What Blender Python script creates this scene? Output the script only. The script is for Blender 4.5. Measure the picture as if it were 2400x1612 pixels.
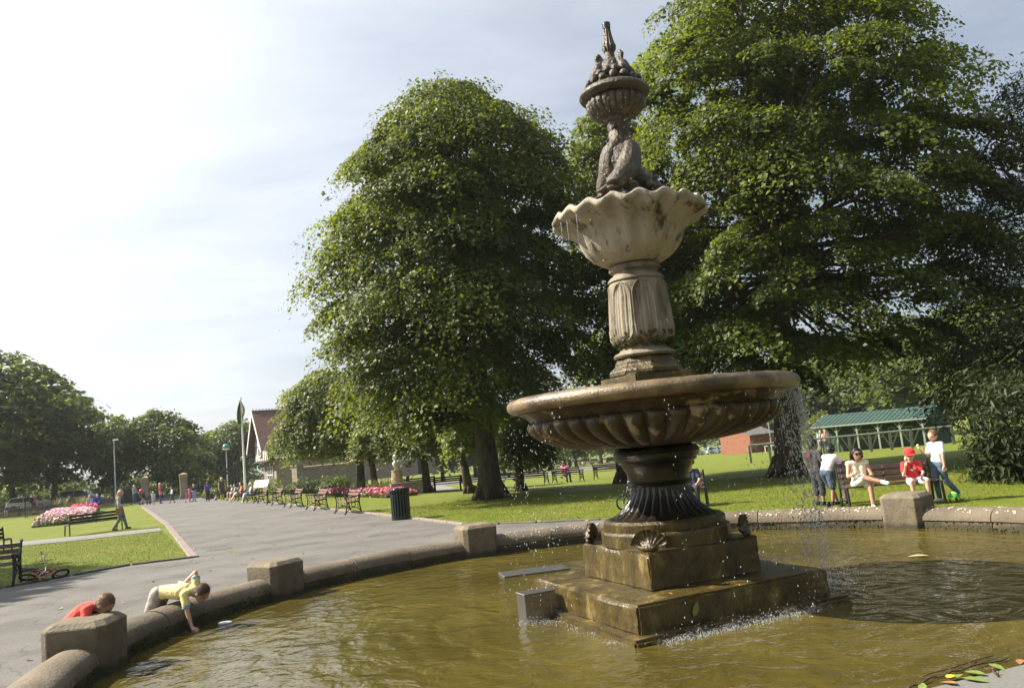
import bpy, bmesh, math, random
import numpy as np
from mathutils import Matrix, Vector
for _o in list(bpy.data.objects): bpy.data.objects.remove(_o)
SC = bpy.context.scene
COL = SC.collection
R = math.radians
# ------------------------------------------------------------------ camera
EYE, PITCH, ROLL, LENS = 1.9, R(7.3), R(5.45), 28.0
def cam_axes():
    cr, sr, cp, sp = math.cos(ROLL), math.sin(ROLL), math.cos(PITCH), math.sin(PITCH)
    fw = Vector((0, cp, sp)); up0 = Vector((0, -sp, cp)); rt0 = Vector((1, 0, 0))
    return rt0*cr-up0*sr, rt0*sr+up0*cr, fw
_r, _u, _f = cam_axes()
cd = bpy.data.cameras.new('camera'); cam = bpy.data.objects.new('camera', cd); COL.objects.link(cam)
cd.lens = LENS; cd.sensor_width = 36; cd.clip_end = 5000; cd.clip_start = .05
cam.matrix_world = Matrix(((_r.x, _u.x, -_f.x, 0), (_r.y, _u.y, -_f.y, 0), (_r.z, _u.z, -_f.z, EYE), (0, 0, 0, 1)))
SC.camera = cam
# ------------------------------------------------------------------ sky and sun
SUN_EL = R(41); SUN_H = Vector((-1, .13, 0)).normalized()      # horizontal direction towards the sun
W = bpy.data.worlds.new('World'); SC.world = W; W.use_nodes = True
wn, wl = W.node_tree.nodes, W.node_tree.links
bg = wn['Background']; bg.inputs['Strength'].default_value = .053
sky = wn.new('ShaderNodeTexSky'); sky.sky_type = 'NISHITA'; sky.sun_disc = False
sky.sun_elevation = SUN_EL; sky.sun_rotation = math.atan2(SUN_H.x, SUN_H.y) % (2*math.pi)
sky.air_density = 1.0; sky.dust_density = 2.2; sky.ozone_density = 1.0; sky.altitude = 100
tc = wn.new('ShaderNodeTexCoord'); sx = wn.new('ShaderNodeSeparateXYZ'); wl.new(tc.outputs['Generated'], sx.inputs[0])
def wm(op, a, b=None, c=None):
    n = wn.new('ShaderNodeMath'); n.operation = op
    for i, q in enumerate((a, b, c)):
        if q is None: continue
        if hasattr(q, 'links'): wl.new(q, n.inputs[i])
        else: n.inputs[i].default_value = q
    return n.outputs[0]
zz = wm('ADD', wm('MAXIMUM', sx.outputs[2], 0.0), .16)
cx_ = wn.new('ShaderNodeCombineXYZ'); wl.new(wm('DIVIDE', sx.outputs[0], zz), cx_.inputs[0]); wl.new(wm('DIVIDE', sx.outputs[1], zz), cx_.inputs[1])
mp = wn.new('ShaderNodeMapping'); mp.inputs['Rotation'].default_value = (0, 0, R(28)); mp.inputs['Scale'].default_value = (.8, 1.2, 1); mp.inputs['Location'].default_value = (1.3, .4, 0)
wl.new(cx_.outputs[0], mp.inputs[0])
nz = wn.new('ShaderNodeTexNoise'); nz.inputs['Scale'].default_value = 1.1; nz.inputs['Detail'].default_value = 9; nz.inputs['Roughness'].default_value = .56; nz.inputs['Distortion'].default_value = .35
wl.new(mp.outputs[0], nz.inputs['Vector'])
cr_ = wn.new('ShaderNodeValToRGB'); cr_.color_ramp.elements[0].position = .30; cr_.color_ramp.elements[1].position = .76; cr_.color_ramp.elements[1].color = (.8, .8, .8, 1)
wl.new(nz.outputs['Fac'], cr_.inputs[0])
# thin haze brightens towards the sun's side, as real cirrus does
sd = wn.new('ShaderNodeVectorMath'); sd.operation = 'DOT_PRODUCT'; wl.new(tc.outputs['Generated'], sd.inputs[0]); sd.inputs[1].default_value = (SUN_H.x*.75, SUN_H.y*.75, .66)
hz = wm('MULTIPLY', wm('MAXIMUM', wm('ADD', sd.outputs['Value'], -.05), 0.0), 1.0)
mx = wn.new('ShaderNodeMix'); mx.data_type = 'RGBA'
fac = wm('MINIMUM', wm('ADD', wm('MULTIPLY', cr_.outputs[0], .68), hz), .92)
wl.new(fac, mx.inputs[0]); wl.new(sky.outputs[0], mx.inputs[6]); mx.inputs[7].default_value = (8.6, 8.9, 9.3, 1)
cw = wn.new('ShaderNodeVectorMath'); cw.operation = 'SCALE'; cw.inputs[0].default_value = (8.2, 8.55, 9.1); wl.new(wm('ADD', 1.0, wm('MULTIPLY', hz, .25)), cw.inputs['Scale']); wl.new(cw.outputs[0], mx.inputs[7])
wl.new(mx.outputs[2], bg.inputs['Color'])
sl = bpy.data.lights.new('sun', 'SUN'); sl.energy = 5.0; sl.angle = R(.55); sl.color = (1, .91, .77)
so = bpy.data.objects.new('sun', sl); COL.objects.link(so); so.location = (-30, 4, 30)
SUN_DIR = Vector((SUN_H.x*math.cos(SUN_EL), SUN_H.y*math.cos(SUN_EL), math.sin(SUN_EL)))
so.rotation_euler = SUN_DIR.to_track_quat('Z', 'Y').to_euler()
SC.view_settings.view_transform = 'Standard'; SC.view_settings.look = 'None'; SC.view_settings.gamma = 1
SC.view_settings.exposure = 1.22
# ------------------------------------------------------------------ pixels to places (photograph coordinates at 2334 px width)
PX = 2334/2400.; FPX = 2400*LENS/36*PX
def ray(x, y):
    u = (x-1167)/FPX; v = -(y-806*PX)/FPX
    d = _f+_r*u+_u*v
    return d
def at(x, y, Y):
    d = ray(x, y); return Vector((0, 0, EYE))+d*(Y/d.y)
def flat(x, y, z=0.):
    d = ray(x, y); return Vector((0, 0, EYE))+d*((z-EYE)/d.z)
def sm(t): t = np.clip(t, 0, 1); return t*t*(3-2*t)
def zt(x, y):
    x = np.asarray(x, float); y = np.asarray(y, float)
    w = sm(((x+1.66)*.880+(y-21)*.474-1.5)/14)
    t = np.maximum(0, y-24)
    return -.026*t*t/(t+8)*w - .022*np.maximum(0, y-92)*(1-w)
def gnd(x, y):
    d = ray(x, y); p = Vector((0, 0, EYE)); s = 1.
    while s < 420:
        q = p+d*s
        if q.z < zt(q.x, q.y): break
        s += .02+s*.002
    q.z = float(zt(q.x, q.y)); return q
# ------------------------------------------------------------------ mesh helpers
class MB:
    def __init__(s): s.v = []; s.f = []; s.m = []
    def add(s, vs, fs, mi=0, M=None):
        o = len(s.v)
        s.v += [tuple(M @ Vector(p)) for p in vs] if M is not None else [tuple(p) for p in vs]
        s.f += [tuple(i+o for i in f) for f in fs]; s.m += [mi]*len(fs); return s
    def box(s, c, d, mi=0, rz=0, M=None, rx=0, ry=0):
        a, b, h = d[0]/2, d[1]/2, d[2]/2
        vs = [(-a, -b, -h), (a, -b, -h), (a, b, -h), (-a, b, -h), (-a, -b, h), (a, -b, h), (a, b, h), (-a, b, h)]
        T = Matrix.Translation(c) @ Matrix.Rotation(rz, 4, 'Z') @ Matrix.Rotation(ry, 4, 'Y') @ Matrix.Rotation(rx, 4, 'X')
        if M is not None: T = M @ T
        return s.add(vs, [(3, 2, 1, 0), (4, 5, 6, 7), (0, 1, 5, 4), (1, 2, 6, 5), (2, 3, 7, 6), (3, 0, 4, 7)], mi, T)
    def grid(s, rows, mi=0, closed=True, M=None):
        n = len(rows[0]); vs = [p for r in rows for p in r]; fs = []
        for i in range(len(rows)-1):
            for j in range(n if closed else n-1):
                k = (j+1) % n; fs.append((i*n+j, i*n+k, (i+1)*n+k, (i+1)*n+j))
        return s.add(vs, fs, mi, M)
    def lathe(s, prof, n=48, c=(0, 0, 0), mi=0, fn=None, M=None):
        rows = []
        for r, z in prof:
            rows.append([(c[0]+(r if fn is None else fn(r, z, 2*math.pi*j/n))*math.cos(2*math.pi*j/n), c[1]+(r if fn is None else fn(r, z, 2*math.pi*j/n))*math.sin(2*math.pi*j/n), c[2]+z) for j in range(n)])
        return s.grid(rows, mi, True, M)
    def tube(s, pts, rad, n=8, mi=0, M=None, cap=True, flat=None):
        pts = [Vector(p) for p in pts]; k = len(pts)
        if not hasattr(rad, '__len__'): rad = [rad]*k
        rows = []; up = None
        for i in range(k):
            t = (pts[min(i+1, k-1)]-pts[max(i-1, 0)]); t = t.normalized() if t.length > 1e-9 else Vector((0, 0, 1))
            if up is None: up = Vector((0, 0, 1)) if abs(t.z) < .9 else Vector((1, 0, 0))
            a = t.cross(up); a = a.normalized() if a.length > 1e-6 else t.orthogonal().normalized()
            b = a.cross(t); up = b
            fa, fb = flat or (1, 1)
            rows.append([tuple(pts[i]+(a*math.cos(2*math.pi*j/n)*fa+b*math.sin(2*math.pi*j/n)*fb)*rad[i]) for j in range(n)])
        o = len(s.v); s.grid(rows, mi, True, M)
        if cap:
            s.f.append(tuple(o+j for j in range(n))[::-1]); s.f.append(tuple(o+(k-1)*n+j for j in range(n))); s.m += [mi, mi]
        return s
    def prism(s, poly, depth, M=None, mi=0):           # polygon in local xz, extruded along +-y
        n = len(poly); vs = [(x, -depth/2, z) for x, z in poly]+[(x, depth/2, z) for x, z in poly]
        fs = [tuple(range(n)), tuple(range(2*n-1, n-1, -1))]+[(i, i+n, (i+1) % n+n, (i+1) % n) for i in range(n)]
        return s.add(vs, fs, mi, M)
    def ico(s, c, r, sub=1, mi=0, sc=(1, 1, 1), jit=0, rng=random):
        bm = bmesh.new(); bmesh.ops.create_icosphere(bm, subdivisions=sub, radius=1)
        vs = []
        for v in bm.verts:
            k = r*(1+jit*(rng.random()-.5)); vs.append((c[0]+v.co.x*k*sc[0], c[1]+v.co.y*k*sc[1], c[2]+v.co.z*k*sc[2]))
        bm.verts.index_update(); fs = [tuple(v.index for v in f.verts) for f in bm.faces]; bm.free()
        return s.add(vs, fs, mi)
    def mesh(s, name, mats, smooth=False, bevel=0, seg=1):
        me = bpy.data.meshes.new(name); me.from_pydata(s.v, [], s.f)
        for m in (mats if isinstance(mats, (list, tuple)) else [mats]): me.materials.append(m)
        me.polygons.foreach_set('material_index', s.m)
        bm = bmesh.new(); bm.from_mesh(me); bmesh.ops.recalc_face_normals(bm, faces=bm.faces)
        if bevel:
            es = [e for e in bm.edges if len(e.link_faces) == 2 and e.calc_face_angle(0) > .6]
            bmesh.ops.bevel(bm, geom=es, offset=bevel, segments=seg, affect='EDGES', clamp_overlap=True)
        bm.to_mesh(me); bm.free()
        if smooth: me.polygons.foreach_set('use_smooth', [True]*len(me.polygons))
        if smooth == 'auto': me.set_sharp_from_angle(angle=R(38))
        return me
    def build(s, name, mats, parent=None, smooth=False, bevel=0, seg=1, **k):
        return link(name, s.mesh(name, mats, smooth, bevel, seg), parent, **k)
def link(name, me, parent=None, loc=None, rz=0, label=None, cat=None, group=None, kind=None):
    o = bpy.data.objects.new(name, me); COL.objects.link(o)
    if parent is not None: o.parent = parent
    if loc is not None: o.location = loc
    if rz: o.rotation_euler = (0, 0, rz)
    return tag(o, label, cat, group, kind)
def tag(o, label=None, cat=None, group=None, kind=None):
    if label: o['label'] = label
    if cat: o['category'] = cat
    if group: o['group'] = group
    if kind: o['kind'] = kind
    return o
def thing(name, label, cat, loc=(0, 0, 0), rz=0, group=None):
    o = link(name, None, None, loc, rz, label, cat, group); o.empty_display_size = .2; return o
def copytree(o, parent=None, **k):
    c = o.copy(); COL.objects.link(c); c.parent = parent
    for ch in list(o.children): copytree(ch, c)
    if k.get('loc') is not None: c.location = k['loc']
    if 'rz' in k: c.rotation_euler = (0, 0, k['rz'])
    if 'scale' in k: c.scale = (k['scale'],)*3 if not hasattr(k['scale'], '__len__') else k['scale']
    return tag(c, k.get('label'), None, k.get('group'))
def npmesh(name, V, F, mats, attr=None, smooth=False, nv=None):
    """V (n,3) array, F (m,k) array of equal sized faces"""
    me = bpy.data.meshes.new(name); V = np.asarray(V, np.float32); F = np.asarray(F, np.int32); m, k = F.shape
    me.vertices.add(len(V)); me.vertices.foreach_set('co', V.ravel())
    me.loops.add(m*k); me.loops.foreach_set('vertex_index', F.ravel())
    me.polygons.add(m); me.polygons.foreach_set('loop_start', np.arange(0, m*k, k, dtype=np.int32)); me.polygons.foreach_set('loop_total', np.full(m, k, np.int32))
    for mt in (mats if isinstance(mats, (list, tuple)) else [mats]): me.materials.append(mt)
    if attr is not None:
        a = me.attributes.new('tint', 'FLOAT', 'FACE'); a.data.foreach_set('value', np.asarray(attr, np.float32))
    me.update(calc_edges=True)
    if smooth: me.polygons.foreach_set('use_smooth', np.ones(m, bool))
    return me
# ------------------------------------------------------------------ materials
def lin(c): return tuple((v/12.92 if v <= .04045 else ((v+.055)/1.055)**2.4) for v in c[:3])+(1,)
def C(c): return tuple(c[:3])+(1,)
def mat(name, c1, c2=None, sc=4., rough=.6, bump=0., bsc=None, c3=None, t3=.62, sc3=1.5, det=6, metal=0., spec=.5, stretch=None, w3=.06, coat=0):
    """principled with two noise-mixed colours, an optional third colour in patches, and fine relief"""
    m = bpy.data.materials.new(name); m.use_nodes = True; n, l = m.node_tree.nodes, m.node_tree.links
    p = n['Principled BSDF']; p.inputs['Roughness'].default_value = rough; p.inputs['Metallic'].default_value = metal; p.inputs['Specular IOR Level'].default_value = spec
    p.inputs['Coat Weight'].default_value = coat
    if c2 is None and not bump:
        p.inputs['Base Color'].default_value = C(c1); return m
    t = n.new('ShaderNodeTexCoord'); vec = t.outputs['Object']
    if stretch:
        g = n.new('ShaderNodeMapping'); g.inputs['Scale'].default_value = stretch; l.new(vec, g.inputs[0]); vec = g.outputs[0]
    def noise(s, d=6, r=.6):
        z = n.new('ShaderNodeTexNoise'); z.inputs['Scale'].default_value = s; z.inputs['Detail'].default_value = d; z.inputs['Roughness'].default_value = r; l.new(vec, z.inputs['Vector']); return z.outputs['Fac']
    def ramp(f, a, b):
        q = n.new('ShaderNodeMapRange'); q.inputs[1].default_value = a; q.inputs[2].default_value = b; l.new(f, q.inputs[0]); return q.outputs[0]
    def mix(f, a, b):
        q = n.new('ShaderNodeMix'); q.data_type = 'RGBA'; l.new(f, q.inputs[0])
        for i, v in ((6, a), (7, b)):
            if hasattr(v, 'links'): l.new(v, q.inputs[i])
            else: q.inputs[i].default_value = C(v)
        return q.outputs[2]
    col = mix(ramp(noise(sc, det, .65), .32, .68), c1, c2 or c1)
    if c3 is not None: col = mix(ramp(noise(sc3, 7, .62), t3-w3, t3+w3), col, c3)
    l.new(col, p.inputs['Base Color'])
    if bump:
        b = n.new('ShaderNodeBump'); b.inputs['Strength'].default_value = 1.; b.inputs['Distance'].default_value = bump; l.new(noise(bsc or sc*6, 5, .6), b.inputs['Height']); l.new(b.outputs[0], p.inputs['Normal'])
    return m
def leafmat(name, dark, light, trans, tw=.42, rough=.5, spec=.35):
    m = bpy.data.materials.new(name); m.use_nodes = True; n, l = m.node_tree.nodes, m.node_tree.links
    p = n['Principled BSDF']; p.inputs['Roughness'].default_value = rough; p.inputs['Specular IOR Level'].default_value = spec
    a = n.new('ShaderNodeAttribute'); a.attribute_name = 'tint'
    q = n.new('ShaderNodeMix'); q.data_type = 'RGBA'; q.inputs[6].default_value = C(dark); q.inputs[7].default_value = C(light); l.new(a.outputs['Fac'], q.inputs[0])
    q2 = n.new('ShaderNodeMix'); q2.data_type = 'RGBA'; q2.inputs[6].default_value = C(tuple(v*.6 for v in trans)); q2.inputs[7].default_value = C(trans); l.new(a.outputs['Fac'], q2.inputs[0])
    t = n.new('ShaderNodeBsdfTranslucent'); l.new(q2.outputs[2], t.inputs[0]); l.new(q.outputs[2], p.inputs['Base Color'])
    x = n.new('ShaderNodeMixShader'); x.inputs[0].default_value = tw; l.new(p.outputs[0], x.inputs[1]); l.new(t.outputs[0], x.inputs[2]); l.new(x.outputs[0], n['Material Output'].inputs[0])
    return m
# ================================================================== materials of the place
M_grass = mat('lawn grass', (.105, .148, .014), (.172, .196, .022), 1.3, .8, .03, 60, (.21, .19, .045), .63, .35, 8, w3=.12, spec=.2)
def grass_detail(m):
    n, l = m.node_tree.nodes, m.node_tree.links; p = n['Principled BSDF']; src = p.inputs['Base Color'].links[0].from_socket
    t = n.new('ShaderNodeTexCoord'); z = n.new('ShaderNodeTexNoise'); z.inputs['Scale'].default_value = 28; z.inputs['Detail'].default_value = 4; l.new(t.outputs['Object'], z.inputs[0])
    r = n.new('ShaderNodeMapRange'); r.inputs[1].default_value = .3; r.inputs[2].default_value = .7; r.inputs[3].default_value = .62; r.inputs[4].default_value = 1.3; l.new(z.outputs['Fac'], r.inputs[0])
    h = n.new('ShaderNodeHueSaturation'); l.new(src, h.inputs['Color']); l.new(r.outputs[0], h.inputs['Value']); l.new(h.outputs[0], p.inputs['Base Color'])
grass_detail(M_grass)
M_green = mat('bowling green turf', (.15, .195, .028), (.185, .215, .035), .5, .85, .01, 50, det=4, spec=.2)
M_tar = mat('tarmac', (.118, .112, .103), (.165, .157, .145), .38, .85, .006, 160, (.098, .093, .086), .58, .8, 9, w3=.10, spec=.3)
def tar_detail(m):
    n, l = m.node_tree.nodes, m.node_tree.links; p = n['Principled BSDF']; src = p.inputs['Base Color'].links[0].from_socket; t = n.new('ShaderNodeTexCoord')
    z = n.new('ShaderNodeTexNoise'); z.inputs['Scale'].default_value = 45; z.inputs['Detail'].default_value = 3; l.new(t.outputs['Object'], z.inputs[0])
    r = n.new('ShaderNodeMapRange'); r.inputs[1].default_value = .3; r.inputs[2].default_value = .7; r.inputs[3].default_value = .78; r.inputs[4].default_value = 1.2; l.new(z.outputs['Fac'], r.inputs[0])
    d = n.new('ShaderNodeTexNoise'); d.inputs['Scale'].default_value = 1.2; d.inputs['Detail'].default_value = 5; l.new(t.outputs['Object'], d.inputs[0])
    a = n.new('ShaderNodeVectorMath'); a.operation = 'ADD'; l.new(t.outputs['Object'], a.inputs[0]); l.new(d.outputs['Color'], a.inputs[1])
    v = n.new('ShaderNodeTexVoronoi'); v.feature = 'DISTANCE_TO_EDGE'; v.inputs['Scale'].default_value = .28; l.new(a.outputs[0], v.inputs['Vector'])
    k = n.new('ShaderNodeMapRange'); k.inputs[1].default_value = .0; k.inputs[2].default_value = .006; k.inputs[3].default_value = .62; k.inputs[4].default_value = 1; l.new(v.outputs['Distance'], k.inputs[0])
    mm = n.new('ShaderNodeMath'); mm.operation = 'MULTIPLY'; l.new(r.outputs[0], mm.inputs[0]); l.new(k.outputs[0], mm.inputs[1])
    h = n.new('ShaderNodeHueSaturation'); l.new(src, h.inputs['Color']); l.new(mm.outputs[0], h.inputs['Value']); l.new(h.outputs[0], p.inputs['Base Color'])
tar_detail(M_tar)
M_path = mat('path asphalt', (.17, .165, .155), (.22, .21, .195), 2, .85, .005, 90, spec=.3)
M_kerb = mat('pink granite kerb', (.17, .135, .118), (.27, .22, .195), 6, .8, .004, 60)
M_stone = mat('pool stone', (.105, .083, .055), (.215, .178, .122), 2.6, .85, .016, 30, (.075, .06, .04), .55, 1.3, 9, w3=.1)
M_stonecap = mat('pool pillar stone', (.105, .085, .055), (.205, .17, .115), 3.2, .85, .014, 34, (.08, .065, .042), .54, 1.9, 9, w3=.1)
def waterline(m):
    n, l = m.node_tree.nodes, m.node_tree.links; p = n['Principled BSDF']; src = p.inputs['Base Color'].links[0].from_socket; t = n.new('ShaderNodeTexCoord'); s = n.new('ShaderNodeSeparateXYZ'); l.new(t.outputs['Object'], s.inputs[0])
    z = n.new('ShaderNodeTexNoise'); z.inputs['Scale'].default_value = 5; z.inputs['Detail'].default_value = 6; l.new(t.outputs['Object'], z.inputs[0])
    a = n.new('ShaderNodeMath'); a.operation = 'MULTIPLY_ADD'; a.inputs[1].default_value = -.22; l.new(z.outputs['Fac'], a.inputs[0]); l.new(s.outputs[2], a.inputs[2])
    r = n.new('ShaderNodeMapRange'); r.inputs[1].default_value = .10; r.inputs[2].default_value = .17; r.inputs[3].default_value = .85; r.inputs[4].default_value = 0; l.new(a.outputs[0], r.inputs[0])
    q = n.new('ShaderNodeMix'); q.data_type = 'RGBA'; l.new(r.outputs[0], q.inputs[0]); l.new(src, q.inputs[6]); q.inputs[7].default_value = (.030, .027, .012, 1); l.new(q.outputs[2], p.inputs['Base Color'])
waterline(M_stone); waterline(M_stonecap)
M_lichen = mat('pale lichen', (.42, .38, .30), (.52, .47, .38), 20, .9)
M_moss = mat('moss', (.028, .034, .007), (.085, .085, .015), 14, .95, .01, 60)
M_soil = mat('garden soil', (.05, .035, .022), (.09, .065, .04), 5, .95, .02, 30)
# ------------------------------------------------------------------ the lawn: one sheet to the horizon
def axis(a, n, p=2.4):
    t = np.linspace(-1, 1, n); return np.sign(t)*np.abs(t)**p*a
xs = axis(1500, 181); ys = 20+np.concatenate([-np.linspace(1, 0, 40, endpoint=False)**1.6*110, np.linspace(0, 1, 170)**2.3*1800])
GX, GY = np.meshgrid(xs, ys); GZ = zt(GX, GY)
GZ = np.where(GY > 260, GZ+(GY-260)*.012, GZ)
ny, nx = GX.shape; idx = np.arange(nx*ny).reshape(ny, nx)
F = np.stack([idx[:-1, :-1], idx[:-1, 1:], idx[1:, 1:], idx[1:, :-1]], -1).reshape(-1, 4)
link('lawn', npmesh('lawn', np.stack([GX, GY, GZ], -1).reshape(-1, 3), F, M_grass, smooth=True), kind='structure')
def resample(pts, step):
    out = []
    for a, b in zip(pts[:-1], pts[1:]):
        n = max(1, int(math.dist(a, b)/step))
        out += [(a[0]+(b[0]-a[0])*i/n, a[1]+(b[1]-a[1])*i/n) for i in range(n)]
    return out+[pts[-1]]
def ribbon(name, left, right, mt, dz, n=60, k=8, kind='structure'):
    """a draped sheet between two polylines"""
    def even(pl, n):
        L = [0.]
        for a, b in zip(pl[:-1], pl[1:]): L.append(L[-1]+math.dist(a, b))
        s = np.linspace(0, L[-1], n); return np.interp(s, L, [p[0] for p in pl]), np.interp(s, L, [p[1] for p in pl])
    lx, ly = even(left, n); rx, ry = even(right, n); t = np.linspace(0, 1, k)[None]
    X = lx[:, None]*(1-t)+rx[:, None]*t; Y = ly[:, None]*(1-t)+ry[:, None]*t; Z = zt(X, Y)+dz
    i = np.arange(n*k).reshape(n, k); F = np.stack([i[:-1, :-1], i[:-1, 1:], i[1:, 1:], i[1:, :-1]], -1).reshape(-1, 4)
    return link(name, npmesh(name, np.stack([X, Y, Z], -1).reshape(-1, 3), F, mt), kind=kind)
K_L = [(-8.0, 19.3), (-15.44, 34.6), (-29.4, 61.8), (-35.5, 73.5)]          # left kerb of the avenue
K_R = [(-1.66, 21.0), (-3.18, 24.1), (-5.46, 28.6), (-16.1, 49.5), (-22.4, 59.5), (-29.5, 73.5)]
CEN = (1.4, 8.48)
E_R = [(-1.66, 21.0), (.2, 19.8), (1.7, 19.05), (4.4, 17.0), (7.3, 14.6), (9.2, 11.5), (9.8, 8), (9.5, 2), (14, -14)]
E_L = [(-8.0, 19.3), (-9.33, 18.95), (-10.9, 16.8), (-14.5, 11.0), (-22, -14)]
ribbon('avenue', K_L, K_R, M_tar, .012, 90, 10)
ribbon('plaza', E_L, E_R, M_tar, .008, 60, 20)
ribbon('road', [(-35.5, 73.4), (-44, 90), (-60, 100)], [(-29.5, 73.4), (-30, 90), (-50, 108)], M_tar, .010, 30, 6)
ribbon('garden_path', [tuple(flat(x, y)[:2]) for x, y in ((365, 1203), (180, 1222), (0, 1239), (-300, 1270))], [tuple(flat(x, y)[:2]) for x, y in ((368, 1210), (180, 1231), (0, 1249), (-300, 1284))], M_path, .012, 30, 3)
_fp = [(940, 1096), (1000, 1103), (1060, 1095), (1200, 1083), (1340, 1067), (1460, 1052)]
ribbon('far_path', [tuple(gnd(x, y-4)[:2]) for x, y in _fp], [tuple(gnd(x, y+5)[:2]) for x, y in _fp], M_path, .03, 40, 3)
ribbon('far_branch_path', [tuple(gnd(x, y)[:2]) for x, y in ((925, 1098), (985, 1103), (1030, 1110))], [tuple(gnd(x, y)[:2]) for x, y in ((925, 1120), (985, 1122), (1050, 1117))], M_path, .035, 16, 4)
# kerb stones: single pieces laid end to end
def kerb(name, line, w, h, ln, mt, inset=0.):
    root = link(name, None, kind='structure'); pts = resample(line, ln); me = []
    for v in range(4):
        rg = random.Random(v); b = MB(); b.box((0, 0, h/2-.02), (ln*.955, w*(1+.12*rg.random()), h+.04+.012*rg.random())); me.append(b.mesh('kerb_stone', mt, bevel=.012))
    rg = random.Random(5)
    for a, b in zip(pts[:-1], pts[1:]):
        c = ((a[0]+b[0])/2, (a[1]+b[1])/2); o = link('kerb_stone', me[rg.randrange(4)], root, (c[0], c[1], float(zt(*c))-.004+.008*rg.random()), math.atan2(b[1]-a[1], b[0]-a[0])+.02*(rg.random()-.5))
        o.scale.x = math.dist(a, b)/ln
    return root
kerb('avenue_kerb', K_L[:3], .19, .045, .62, M_kerb)
kerb('lawn_kerb', K_R[:4], .14, .06, .9, M_kerb)
M_edge = mat('dark stone edging', (.085, .075, .062), (.14, .125, .10), 5, .9, .004, 50)
kerb('lawn_edging', E_L[:4], .08, .05, 1.1, M_edge)
kerb('plaza_edging', E_R[:5], .08, .045, 1.1, M_edge)
# ------------------------------------------------------------------ the pool
WZ, RIN, ROUT, RMID = .15, 5.56, 6.0, 5.78
def pol(r, a): return (CEN[0]+r*math.cos(a), CEN[1]+r*math.sin(a))
pw = thing('pool_wall', 'low round stone basin wall with rounded coping and block pillars', 'basin wall', (CEN[0], CEN[1], 0))
def coping(a0, a1, seed):
    rg = random.Random(seed); prof = []
    prof += [(RIN, -.35), (RIN, .12), (RIN+.004, .27)]
    for i in range(13):
        t = math.pi*(1-i/12.); prof.append((RMID+.235*math.cos(t), .275+.175*math.sin(t)**.85))
    prof += [(ROUT+.012, .26), (ROUT-.01, .1), (ROUT-.01, -.3)]
    n = 8; g = .0012; rows = []; dz = .012*(rg.random()-.5); dr = .012*(rg.random()-.5)
    for i in range(n+1):
        a = a0+g+(a1-a0-2*g)*i/n
        rows.append([((r+dr)*math.cos(a), (r+dr)*math.sin(a), z+dz*(z > 0)+.004*math.sin(9*a+seed+z*8)) for r, z in prof])
    b = MB(); b.grid(rows, 0, False); o = len(prof); b.f += [tuple(range(o)), tuple(range(n*o, n*o+o))]; b.m += [0, 0]
    return b.build('coping_stone', [M_stone], pw, smooth='auto')
PIL = [R(41.7+36*i) for i in range(10)]
for i, a in enumerate(PIL):
    hw = .30/RMID
    for j in range(3):
        A0 = a+hw; A1 = a+R(36)-hw; coping(A0+(A1-A0)*j/3, A0+(A1-A0)*(j+1)/3, i*7+j)
def pillar_mesh(seed):
    rg = random.Random(seed); b = MB(); L, D, H, c, e = .30, .275, .70, .055, .07    # half length (tangent), half depth (radial), top, top chamfer, corner cut
    def ring(l, d, z, cut): return [(-d+cut, -l, z), (d-cut, -l, z), (d, -l+cut, z), (d, l-cut, z), (d-cut, l, z), (-d+cut, l, z), (-d, l-cut, z), (-d, -l+cut, z)]
    rows = [ring(L, D, -.35, e), ring(L, D, .3, e), ring(L+.004, D+.004, H-c, e), ring(L-c, D-c, H, e*.8), ring(L*.4, D*.4, H+.012, .03), ring(.002, .002, H+.014, .0005)]
    b.grid(rows, 0, True); return b.mesh('pillar', M_stonecap, bevel=.008)
pm_ = [pillar_mesh(i) for i in range(2)]
for i, a in enumerate(PIL):
    o = link('pillar', pm_[i % 2], pw, (RMID*math.cos(a), RMID*math.sin(a), 0), a)
    o.scale = (1.08, 1.0, .93+.012*(i % 3))
# lichen and moss on the wall: small flat rosettes, moss cushions at the waterline
rg = random.Random(9); b = MB(); mb = MB()
for k in range(420):
    a = R(rg.uniform(8, 118)); t = math.pi*(1-rg.uniform(.18, .62)); r = RMID+.235*math.cos(t); z = .275+.175*math.sin(t)**.85; s = rg.uniform(.006, .02)
    x, y = r*math.cos(a), r*math.sin(a); nrm = Vector((math.cos(t)*math.cos(a), math.cos(t)*math.sin(a), math.sin(t))); u = nrm.orthogonal().normalized(); v = nrm.cross(u)
    p = Vector((x, y, z))+nrm*.007; q = [p+(u*math.cos(w*math.pi/3.5)+v*math.sin(w*math.pi/3.5))*s*rg.uniform(.6, 1.2) for w in range(7)]
    b.add(q, [tuple(range(7))])
for k in range(900):
    a = R(rg.uniform(125, 215)) if k % 3 else R(rg.uniform(10, 125)); z = WZ+rg.random()**2*.12*(1.4 if k % 3 else .4)
    mb.ico((RIN*math.cos(a)-.005*math.cos(a), RIN*math.sin(a), z), rg.uniform(.006, .017), 1, 0, (1, 1, 1.0), .5, rg)
ds = MB()
for k in range(150):
    a = R(rg.choice((rg.uniform(18, 37), rg.uniform(46, 58), rg.uniform(62, 72)))); z = .262+rg.gauss(0, .012); s = rg.uniform(.005, .013); ds.ico(((RIN-.001)*math.cos(a), (RIN-.001)*math.sin(a), z), s, 1, 0, (1, 1, 1.5), .6, rg)
ds.build('drip_growth', mat('black drip growth', (.016, .015, .010), (.035, .032, .02), 20, .95), pw, kind='stuff')
b.build('lichen', M_lichen, pw, kind='stuff'); mb.build('moss', M_moss, pw, kind='stuff')
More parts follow.
